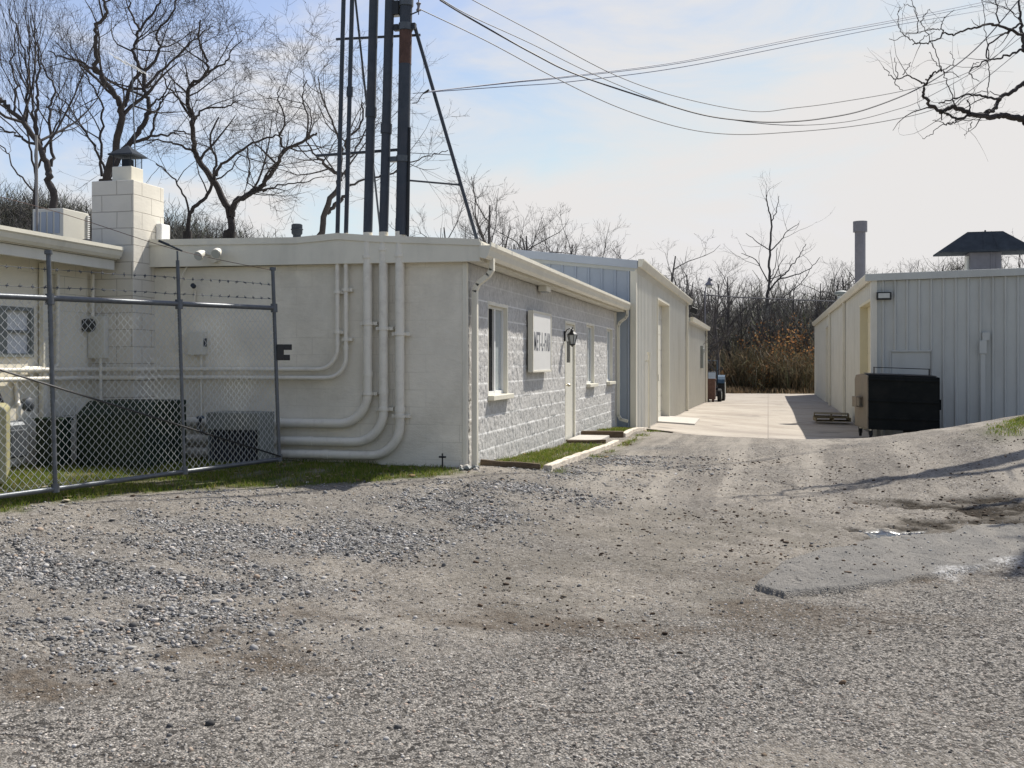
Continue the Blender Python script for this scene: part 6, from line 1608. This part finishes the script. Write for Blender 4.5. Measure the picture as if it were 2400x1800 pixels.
T.limb([Vector((6.68, 17.1, 3.9)), (Vector((6.68, 17.1, 3.9)) + pA) / 2 + Vector((0, 0, .35)), pA], .20, .085, 2, dens=.5)
F_([(1900, 1330), (1760, 1300), (1640, 1290), (1500, 1300), (1330, 1270), (1180, 1210), (1080, 1190), (1000, 1240), (910, 1200), (800, 1100), (780, 1020), (800, 940), (840, 860), (900, 810), (990, 780)], 62, 14, .3, -.3, .5)
for q, r0, r1 in ((Vector((3.62, 14.75, 4.85)), .12, .04), (Vector((4.1, 14.6, 5.9)), .10, .03), (Vector((4.3, 13.4, 5.2)), .09, .03)):
    T.limb([hub + Vector((-.1, -.1, -.2)), (hub + q) / 2 + Vector((.1, 0, .45)), q], r0, r1, 3, dens=.35)
pB = pt(*R7c(1900, 915), 15.6)
T.limb([hub - Vector((0, 0, .3)), (hub + pB) / 2 + Vector((-.2, 0, -.1)), pB], .16, .06, 2, dens=.5)
F_([(1900, 915), (1780, 1010), (1640, 1085), (1580, 1190), (1530, 1230), (1440, 1265), (1350, 1275)], 40, 34, .6, .2, .4)
F_([(1640, 1090), (1500, 1090), (1380, 1060), (1260, 1050), (1100, 1110), (950, 1150)], 24, 12, .4, -.4)
F_([(1640, 1075), (1530, 1030), (1400, 1025), (1270, 1055)], 9, 6, .4, .6)
F_([(1330, 1270), (1150, 1320), (1060, 1270), (1000, 1245)], 26, 18, .1, -.1)
F_([(1150, 1320), (1105, 1380), (1000, 1365), (880, 1340)], 12, 6, 0, -.3)
F_([(990, 1240), (985, 1335)], 14, 10, 0, 0); F_([(1300, 1260), (1290, 1150), (1250, 1110)], 16, 8, 0, .2)
F_([(1100, 1380), (980, 1390), (880, 1470), (770, 1540)], 7, 4, -.1, -.5); F_([(1100, 1360), (1220, 1340), (1320, 1330), (1430, 1330)], 6, 4, 0, .2)
F_([(1320, 1350), (1290, 1430), (1240, 1510)], 5, 3, 0, .1)
F_([(800, 940), (720, 900), (600, 850), (470, 880), (400, 830), (330, 740)], 16, 6, -.2, -.6)
F_([(480, 870), (480, 760), (460, 640)], 6, 3, -.5, -.5); F_([(550, 830), (600, 760), (640, 690)], 5, 3, -.5, -.7); F_([(470, 880), (470, 950), (550, 1005)], 5, 3, -.5, -.4)
F_([(1100, 1110), (1130, 1180)], 14, 12, -.2, -.2); F_([(1105, 1090), (1040, 880), (985, 770), (930, 620), (860, 440), (790, 310), (720, 200), (640, 70), (560, 40)], 10, 5, -.3, -.5)
F_([(990, 780), (1060, 740), (1110, 690), (1080, 570)], 7, 3, -.3, -.2); F_([(1000, 800), (1100, 810), (1180, 860)], 6, 3, -.3, -.3); F_([(990, 780), (900, 680), (840, 590)], 5, 3, -.3, -.5)
pC = pt(*R7c(1895, 560), 15.9)
T.limb([hub + Vector((-.1, 0, .2)), (hub + pC) / 2 + Vector((0, 0, .3)), pC], .08, .035, 2, dens=.5)
F_([(1895, 560), (1890, 480), (1870, 390), (1858, 250), (1845, 140), (1840, 0), (1850, -150)], 44, 16, .9, 1.2)
F_([(1895, 550), (1780, 590), (1650, 640), (1510, 668), (1440, 690), (1290, 790), (1310, 840), (1400, 900)], 24, 6, .9, .2)
F_([(1870, 390), (1750, 330), (1600, 282), (1480, 278), (1300, 320), (1180, 355), (1110, 395)], 30, 16, .9, .3)
F_([(1110, 395), (1000, 358), (980, 410), (850, 470), (740, 480), (690, 490), (640, 430), (550, 380), (500, 290), (490, 160), (510, 80)], 16, 5, .3, -.3)
F_([(1000, 358), (960, 325), (870, 320), (790, 350), (700, 375), (600, 370), (470, 450), (400, 430)], 10, 4, .3, 0)
F_([(970, 320), (1000, 220), (1060, 160), (1120, 110)], 8, 4, .3, .5); F_([(720, 480), (790, 410), (900, 350)], 6, 4, 0, .2)
F_([(710, 370), (720, 200), (690, 120), (640, 0)], 8, 4, 0, 0); F_([(740, 250), (800, 160), (850, 100)], 5, 3, 0, 0)
F_([(1865, 260), (1750, 330), (1665, 385), (1490, 530), (1495, 650)], 22, 14, 1.0, .5)
F_([(1510, 860), (1505, 700), (1480, 500), (1465, 280), (1440, 40), (1430, -60)], 10, 6, .6, .9); F_([(1510, 860), (1500, 980), (1492, 1075)], 10, 9, .6, .4)
F_([(1610, 275), (1595, 120), (1580, -40)], 16, 10, .8, 1.0); F_([(1855, 240), (1740, 120), (1600, 60), (1420, 0)], 10, 5, 1.2, .9); F_([(1850, 150), (1780, 130), (1700, 40), (1690, -30)], 8, 4, 1.2, 1.2)
F_([(1290, 790), (1340, 710), (1400, 690)], 6, 3, .2, .3)
T.build('bare_tree', 'near bare tree off the right side whose boughs hang over the wires', 'tree', (bx_, by_, bz_))

# the tall pale trunk at the end of the lane
T = Tree(31, crook=.2, up=.10, dens=.26, lmax=3, twig=.007); T.size = 1.5
R2c = lambda a, b: (1640 + a / 3.19, 440 + b / 3.19)
D_T = 84
gT = pt(*R2c(488, 1500), D_T); zT_ = max(gz(gT.x, gT.y), float(hill_z(np.array([gT.x]), np.array([gT.y]))[0])) - .3
T.limb([Vector((gT.x, gT.y, zT_)), pt(*R2c(494, 1200), D_T), pt(*R2c(500, 900), D_T)], .42, .33, trunk=True)
limbs_from(T, [
    ([(500, 905), (505, 820), (518, 700), (525, 500), (535, 250), (512, 150), (497, 50)], 7.5, 1.6),
    ([(535, 250), (570, 180), (592, 60)], 2.4, 1.0), ([(530, 470), (430, 410), (345, 340)], 2.4, 1.0), ([(525, 480), (600, 400), (650, 330), (740, 265)], 2.8, 1.0),
    ([(512, 770), (600, 675), (660, 620), (740, 510), (795, 420)], 4, 1.2), ([(600, 680), (720, 650), (830, 600), (900, 520)], 3, 1.0),
    ([(510, 700), (420, 540), (310, 490)], 2.8, 1.0), ([(505, 880), (600, 835), (700, 760), (780, 680), (830, 600)], 3.4, 1.0), ([(520, 690), (560, 600), (580, 450)], 2.4, 1.0)], R2c, D_T, spread=2.0)
T.build('bare_tree', 'tallest pale trunked tree at the end of the lane', 'tree', (gT.x, gT.y, zT_), bark='bark_pale', twig='bark_far')

# grown trees: four kinds, then copies
def grown(seed, H, r, crook, up, dens, ang, spread, tw, n_l=8):
    T = Tree(seed, crook=crook, up=up, dens=dens, ang=ang, lmax=4, twig=tw); rg = T.rng; T.size = H / 9.0
    P = [np.zeros(3)]; d = np.array([0, 0, 1.0])
    for i in range(8):
        d = unit(d + rg.normal(0, .07, 3) + np.array([0, 0, .25])); P.append(P[-1] + d * H * .78 / 8)
    R = [r * (1 - .82 * i / 8) for i in range(9)]
    T.trunk.append((np.array(P), np.array(R), 7))
    for k in range(n_l):
        f = .22 + .75 * (k + rg.rand() * .7) / n_l; x = f * 8; i = min(int(x), 7); p = P[i] * (1 - (x - i)) + P[i + 1] * (x - i)
        a = rg.uniform(0, 6.28); el = rg.uniform(.45, 1.0)
        T.grow(p, np.array([math.cos(a) * spread, math.sin(a) * spread, el]), H * rg.uniform(.28, .46) * (1.1 - .45 * f), R[i] * .6, 1)
    return T
KINDS = [grown(41, 9.0, .16, .26, .10, .7, (30, 62), .8, .006), grown(42, 10.5, .15, .20, .16, .65, (24, 52), .55, .006),
         grown(43, 8.0, .14, .32, .07, .7, (34, 70), .95, .006), grown(44, 11.0, .17, .18, .13, .6, (28, 55), .7, .006)]
LABK = ['round crowned bare tree standing behind the sheds', 'upright bare tree standing behind the sheds', 'low spreading bare tree standing behind the sheds', 'tall open bare tree standing behind the sheds']
protos = [None] * 4
rg = np.random.RandomState(77)
def place(kind, u, d, v_top, label, group, rz=None):
    t_ = (u - UC) / FPX; x = d * (-SA + CA * t_); y = d * (CA + SA * t_)
    z = gz(x, y)
    if math.hypot(x, y) > 68: z = max(z, float(hill_z(np.array([x]), np.array([y]))[0]))
    z -= .25
    H = [9.0, 10.5, 8.0, 11.0][kind]
    s = (EYE + (VH - v_top) / FPX * d - z) / H
    rz_ = rg.uniform(0, 6.28) if rz is None else rz
    if protos[kind] is None:
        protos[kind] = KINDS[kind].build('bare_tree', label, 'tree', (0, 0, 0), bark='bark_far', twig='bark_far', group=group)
        o = protos[kind]; o.location = (x, y, z); o.rotation_euler = (0, 0, rz_); o.scale = (s, s, s)
    else:
        o = dup(protos[kind], (x, y, z), rz_, s, label); o['group'] = group
    return o
G1 = 'bare trees behind the metal shed'
for kind, u, d, v, lab in [
    (1, 1035, 47, 418, 'bare tree framed between the mast and its raking brace'),
    (0, 1120, 44, 345, 'tall round bare tree just right of the raking brace'),
    (1, 1185, 50, 425, 'upright bare tree above the block building roof corner'),
    (2, 1255, 52, 445, 'spreading bare tree above the near end of the blue grey gable'),
    (3, 1345, 58, 470, 'open bare tree above the middle of the blue grey gable'),
    (1, 1420, 60, 505, 'small upright bare tree above the shed ridge'),
    (0, 1480, 62, 520, 'round bare tree above the shed corner'),
    (2, 1560, 52, 500, 'dark spreading bare tree above the shed gutter'),
    (0, 1620, 60, 560, 'bare tree behind the far end of the shed gutter')]:
    place(kind, u, d, v, lab, G1)
for i in range(16):
    k = int(rg.randint(4)); u = rg.uniform(985, 1700); d = rg.uniform(46, 66)
    place(k, u, d, np.interp(u, [985, 1120, 1300, 1500, 1700], [455, 400, 480, 545, 600]) + rg.uniform(-10, 50), LABK[k], G1)
G2 = 'trees on the slope at the end of the lane'
for i in range(46):
    u = rg.uniform(1610, 2420); d = rg.uniform(71, 96); k = int(rg.randint(4))
    vt = rg.uniform(600, 700) if u < 1950 else rg.uniform(575, 650)
    if 1700 < u < 1800: vt += 15
    place(k, u, d, vt, LABK[k].replace('behind the sheds', 'on the wooded slope at the end of the lane'), G2)
G3 = 'trees on the far left ridge'
for i in range(56):
    u = rg.uniform(-60, 740); d = rg.uniform(74, 104); k = int(rg.randint(4))
    ridge = np.interp(u, [-60, 0, 400, 540, 680, 760], [435, 445, 482, 498, 536, 570])
    place(k, u, d, ridge + rg.uniform(0, 60), LABK[k].replace('behind the sheds', 'on the far wooded ridge at left'), G3)
for kind, u, d, v, lab in [(1, 1655, 72, 590, 'upright bare tree left of the tall pale trunk'), (0, 1712, 75, 575, 'round bare tree just left of the tall pale trunk'), (3, 1858, 78, 600, 'open bare tree between the pale trunk and the vent stack'), (2, 1925, 74, 590, 'spreading bare tree left of the vent stack')]:
    place(kind, u, d, v, lab, G2)
for kind, u, d, v, lab in [(2, 2190, 72, 540, 'bare tree seen left of the hooded roof ventilator'), (0, 2390, 70, 520, 'bare tree seen right of the hooded roof ventilator'), (1, 2130, 80, 590, 'small bare tree over the ribbed shed roof between stack and ventilator')]:
    place(kind, u, d, v, lab, 'bare trees over the ribbed shed roof')

# ------------------------------------------------------------------ undergrowth of the slopes
def brush(name, x, y, z, s, mt, seed, ntw=54, hmul=1.0, r0=.0075):
    rg = np.random.RandomState(seed); temps = []
    for q in range(7):
        polys = []
        for k in range(ntw):
            a = rg.uniform(0, 6.28); lean = rg.uniform(.1, 1.0); L = rg.uniform(.5, 1.25)
            b = np.array([rg.normal(0, .16), rg.normal(0, .16), 0]); d = unit(np.array([math.cos(a) * lean, math.sin(a) * lean, 1.1]))
            d2 = unit(d + rg.normal(0, .35, 3)); m_ = b + d * L * .5; e_ = m_ + d2 * L * .5
            polys.append((b, m_, e_))
            for c in range(3):
                f = rg.uniform(.3, 1.0); p = b + (m_ - b) * f if rg.rand() < .4 else m_ + (e_ - m_) * f
                polys.append((p, p + unit(d + rg.normal(0, .6, 3)) * .17, p + unit(d + rg.normal(0, .7, 3)) * .36))
        temps.append(np.array(polys))
    Vs, Fs, off = [], [], 0
    which = rg.randint(7, size=len(x))
    for q in range(7):
        sel = np.nonzero(which == q)[0]; T = temps[q]; n = len(sel); m = len(T)
        if not n: continue
        ang = rg.uniform(0, 6.28, n); c, s_ = np.cos(ang), np.sin(ang)
        sx = s[sel]; sz = s[sel] * hmul
        P = np.empty((n, m, 3, 3))
        P[..., 0] = (T[None, ..., 0] * c[:, None, None] - T[None, ..., 1] * s_[:, None, None]) * sx[:, None, None] + x[sel][:, None, None]
        P[..., 1] = (T[None, ..., 0] * s_[:, None, None] + T[None, ..., 1] * c[:, None, None]) * sx[:, None, None] + y[sel][:, None, None]
        P[..., 2] = T[None, ..., 2] * sz[:, None, None] + z[sel][:, None, None]
        R = np.array([1.0, .7, .3])[None, None, :] * r0 * sx[:, None, None] * rg.uniform(.6, 1.3, (n, m, 1))
        tri = np.array([(1, 0, 0), (-.5, .87, 0), (-.5, -.87, 0)])
        V = P[:, :, :, None, :] + R[..., None, None] * tri[None, None, None]
        V = V.reshape(-1, 3); K = n * m
        f = np.array([(0, 1, 4, 3), (1, 2, 5, 4), (2, 0, 3, 5), (3, 4, 7, 6), (4, 5, 8, 7), (5, 3, 6, 8)])
        F = (f[None] + (np.arange(K) * 9)[:, None, None]).reshape(-1, 4) + off
        Vs.append(V); Fs.append(F); off += len(V)
    return struct(link_mesh(name, np_mesh(name, np.concatenate(Vs), np.concatenate(Fs)), mt), 'stuff')
BR_GREY = island_mat('grey brown brush', [(0.0, (.08, .072, .062)), (.4, (.165, .155, .135)), (.7, (.25, .235, .215)), (.88, (.16, .18, .10)), (1.0, (.36, .34, .32))], .95)
BR_RUST = island_mat('rusty brush', [(0.0, (.09, .075, .05)), (.35, (.17, .14, .09)), (.6, (.25, .165, .095)), (.8, (.15, .16, .08)), (1.0, (.22, .205, .17))], .95)
def on_hill(n, az0, az1, r0, r1, seed):
    rg = np.random.RandomState(seed); a = np.radians(rg.uniform(az0, az1, n)); r = rg.uniform(r0, r1, n)
    x, y = r * np.sin(a), r * np.cos(a); return x, y, np.maximum(gz_np(x, y), hill_z(x, y)) - .1, rg
x, y, z, q = on_hill(900, -7, 18, 75, 106, 51)
brush('undergrowth', x, y, z, q.lognormal(.62, .5, len(x)).clip(.7, 4.8), BR_GREY, 52, hmul=1.0)
x, y, z, q = on_hill(170, -1.8, 2.8, 70, 84, 53)
brush('rusty_undergrowth', x, y, z, q.uniform(1.0, 3.0, len(x)), BR_RUST, 54)
x, y, z, q = on_hill(600, -46, -24.5, 84, 112, 55)
brush('ridge_undergrowth', x, y, z, q.lognormal(.8, .38, len(x)).clip(1.0, 4.4), BR_GREY, 56, hmul=.9)

# rust leaved bushes against the end of the lane
LEAF = leaf_mat('rust brown dead leaves', [(0.0, (.19, .09, .04)), (.4, (.36, .17, .07)), (.75, (.44, .25, .11)), (1.0, (.25, .21, .09))], .5)
def bush(cx, cy, cz, w, h, seed, label):
    rg = np.random.RandomState(seed); t = thing('bush', label, 'bush', (cx, cy, cz), 'rust leaved bushes at the end of the lane')
    polys = []; tips = []
    for k in range(70):
        a = rg.uniform(0, 6.28); b = np.array([cx + rg.normal(0, w * .16), cy + rg.normal(0, w * .16), cz - .1])
        e_ = np.array([cx + math.cos(a) * w * rg.uniform(.1, .55), cy + math.sin(a) * w * rg.uniform(.1, .55), cz + h * rg.uniform(.35, 1.0)])
        m_ = (b + e_) / 2 + rg.normal(0, .15, 3); polys.append((np.array([b, m_, e_]), np.array([.02, .013, .005]), 3)); tips.append((b, m_, e_))
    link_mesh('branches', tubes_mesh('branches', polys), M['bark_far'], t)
    n = 1500; P = np.empty((n, 3))
    for i in range(n):
        b, m_, e_ = tips[rg.randint(len(tips))]; f = rg.uniform(.15, 1.0); P[i] = (m_ + (e_ - m_) * (f - .5) * 2 if f > .5 else b + (m_ - b) * f * 2) + rg.normal(0, .13, 3)
    Rm = rand_rot(rg, n); q = np.array([(-.06, 0, 0), (0, -.035, .01), (.07, 0, 0), (0, .035, .01)]) * 1.15
    V = (np.einsum('nij,kj->nki', Rm, q) * rg.uniform(.7, 1.5, n)[:, None, None] + P[:, None]).reshape(-1, 3)
    F = np.arange(n * 4).reshape(n, 4)
    link_mesh('leaves', np_mesh('leaves', V, F), LEAF, t)
for i, (u, v, d, w, h, lab) in enumerate([
    (1835, 905, 70.5, 4.2, 4.2, 'largest rust leaved bush left of the ribbed shed far corner'), (1770, 915, 69.5, 2.8, 2.0, 'low rust leaved bush in the middle of the lane end'),
    (1890, 912, 70, 3.0, 3.1, 'rust leaved bush against the ribbed shed far corner'), (1800, 860, 73, 4.0, 4.9, 'tall rust leaved bush behind the low ones at the lane end'),
    (1705, 915, 71, 2.4, 1.5, 'small tan bush beside the tractor'), (1860, 840, 74, 3.6, 5.2, 'darker rust leaved bush up the slope by the ribbed shed')]):
    p = pt(u, v, d); z = max(gz(p.x, p.y), float(hill_z(np.array([p.x]), np.array([p.y]))[0]))
    bush(p.x, p.y, z, w, h, 400 + i, lab)
# ------------------------------------------------------------------ sky, sun, camera
SUN = Vector((.289, .574, .766)).normalized()
w = bpy.data.worlds.new('World'); sc.world = w; w.use_nodes = True
nt = w.node_tree; L = nt.links.new; bg = nt.nodes['Background']
sky = N(nt, 'ShaderNodeTexSky'); sky.sky_type = 'NISHITA'; sky.sun_disc = False
sky.sun_elevation = math.asin(SUN.z); sky.sun_rotation = math.atan2(SUN.x, SUN.y)
sky.air_density = 1.0; sky.dust_density = .6; sky.ozone_density = 2.6
tc = N(nt, 'ShaderNodeTexCoord'); D = tc.outputs['Generated']
sp = N(nt, 'ShaderNodeSeparateXYZ'); L(D, sp.inputs[0])
mp = N(nt, 'ShaderNodeMapping'); mp.inputs['Scale'].default_value = (1.0, 1.0, 3.2); mp.inputs['Rotation'].default_value = (0, .25, .3); L(D, mp.inputs[0])
n1 = N(nt, 'ShaderNodeTexNoise', i_Scale=4.2, i_Detail=9.0, i_Roughness=.58, i_Distortion=.5); L(mp.outputs[0], n1.inputs['Vector'])
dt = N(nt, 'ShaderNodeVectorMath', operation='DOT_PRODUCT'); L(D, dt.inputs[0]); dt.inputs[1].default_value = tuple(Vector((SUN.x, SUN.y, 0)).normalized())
# thin bright cloud: thickest low down and towards the sun
cov = mathn(nt, 'ADD', mathn(nt, 'MULTIPLY', dt.outputs['Value'], 1.35), mathn(nt, 'MULTIPLY', sp.outputs[2], -3.4))
cov = mathn(nt, 'ADD', cov, mathn(nt, 'MULTIPLY', mathn(nt, 'SUBTRACT', n1.outputs[0], .5), 3.5))
fac = N(nt, 'ShaderNodeMapRange', interpolation_type='SMOOTHSTEP'); fac.inputs['From Min'].default_value = -.55; fac.inputs['From Max'].default_value = .80
L(cov, fac.inputs[0])
hi = mathn(nt, 'MULTIPLY', ramp(nt, sp.outputs[2], [(.30, 0.0), (.6, 1.0)]), .6)       # overhead stays clearer
f2 = mathn(nt, 'MULTIPLY', fac.outputs[0], mathn(nt, 'SUBTRACT', 1.0, hi))
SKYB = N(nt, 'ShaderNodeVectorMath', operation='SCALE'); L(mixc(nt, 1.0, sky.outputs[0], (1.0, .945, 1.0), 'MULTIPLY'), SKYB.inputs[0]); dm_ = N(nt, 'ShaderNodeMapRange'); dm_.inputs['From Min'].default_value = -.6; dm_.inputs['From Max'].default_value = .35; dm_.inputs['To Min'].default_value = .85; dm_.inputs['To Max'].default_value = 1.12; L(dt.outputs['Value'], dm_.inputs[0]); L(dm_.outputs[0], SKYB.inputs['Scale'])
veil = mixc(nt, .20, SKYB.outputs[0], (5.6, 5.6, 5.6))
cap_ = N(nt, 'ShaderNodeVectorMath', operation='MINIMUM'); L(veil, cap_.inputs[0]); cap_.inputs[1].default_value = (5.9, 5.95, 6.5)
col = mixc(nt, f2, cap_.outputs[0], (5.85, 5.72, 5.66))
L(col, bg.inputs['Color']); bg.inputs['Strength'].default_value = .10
ld = bpy.data.lights.new('sun', 'SUN'); ld.energy = 4.6; ld.angle = math.radians(.5); ld.color = (1.0, .955, .88)
lo = bpy.data.objects.new('sun', ld); COL.objects.link(lo); lo.rotation_euler = SUN.to_track_quat('Z', 'Y').to_euler(); lo.location = (10, 10, 30)
cd = bpy.data.cameras.new('camera'); cam = bpy.data.objects.new('camera', cd); COL.objects.link(cam)
cam.location = (0, 0, EYE); cam.rotation_euler = (math.radians(90), 0, YAW)
cd.sensor_fit = 'HORIZONTAL'; cd.sensor_width = 36; cd.lens = 36 * FPX / 2400; cd.shift_y = -(900 - VH) / 2400
cd.clip_end = 2000; cd.clip_start = .05
sc.camera = cam
vs = sc.view_settings; sc.display_settings.display_device = 'sRGB'
vs.view_transform = 'Standard'; vs.look = 'None'; vs.exposure = .48; vs.gamma = 1; vs.use_curve_mapping = False
sc.cycles.max_bounces = 6; sc.cycles.diffuse_bounces = 3; sc.cycles.glossy_bounces = 3; sc.cycles.transmission_bounces = 2
sc.cycles.use_denoising = True
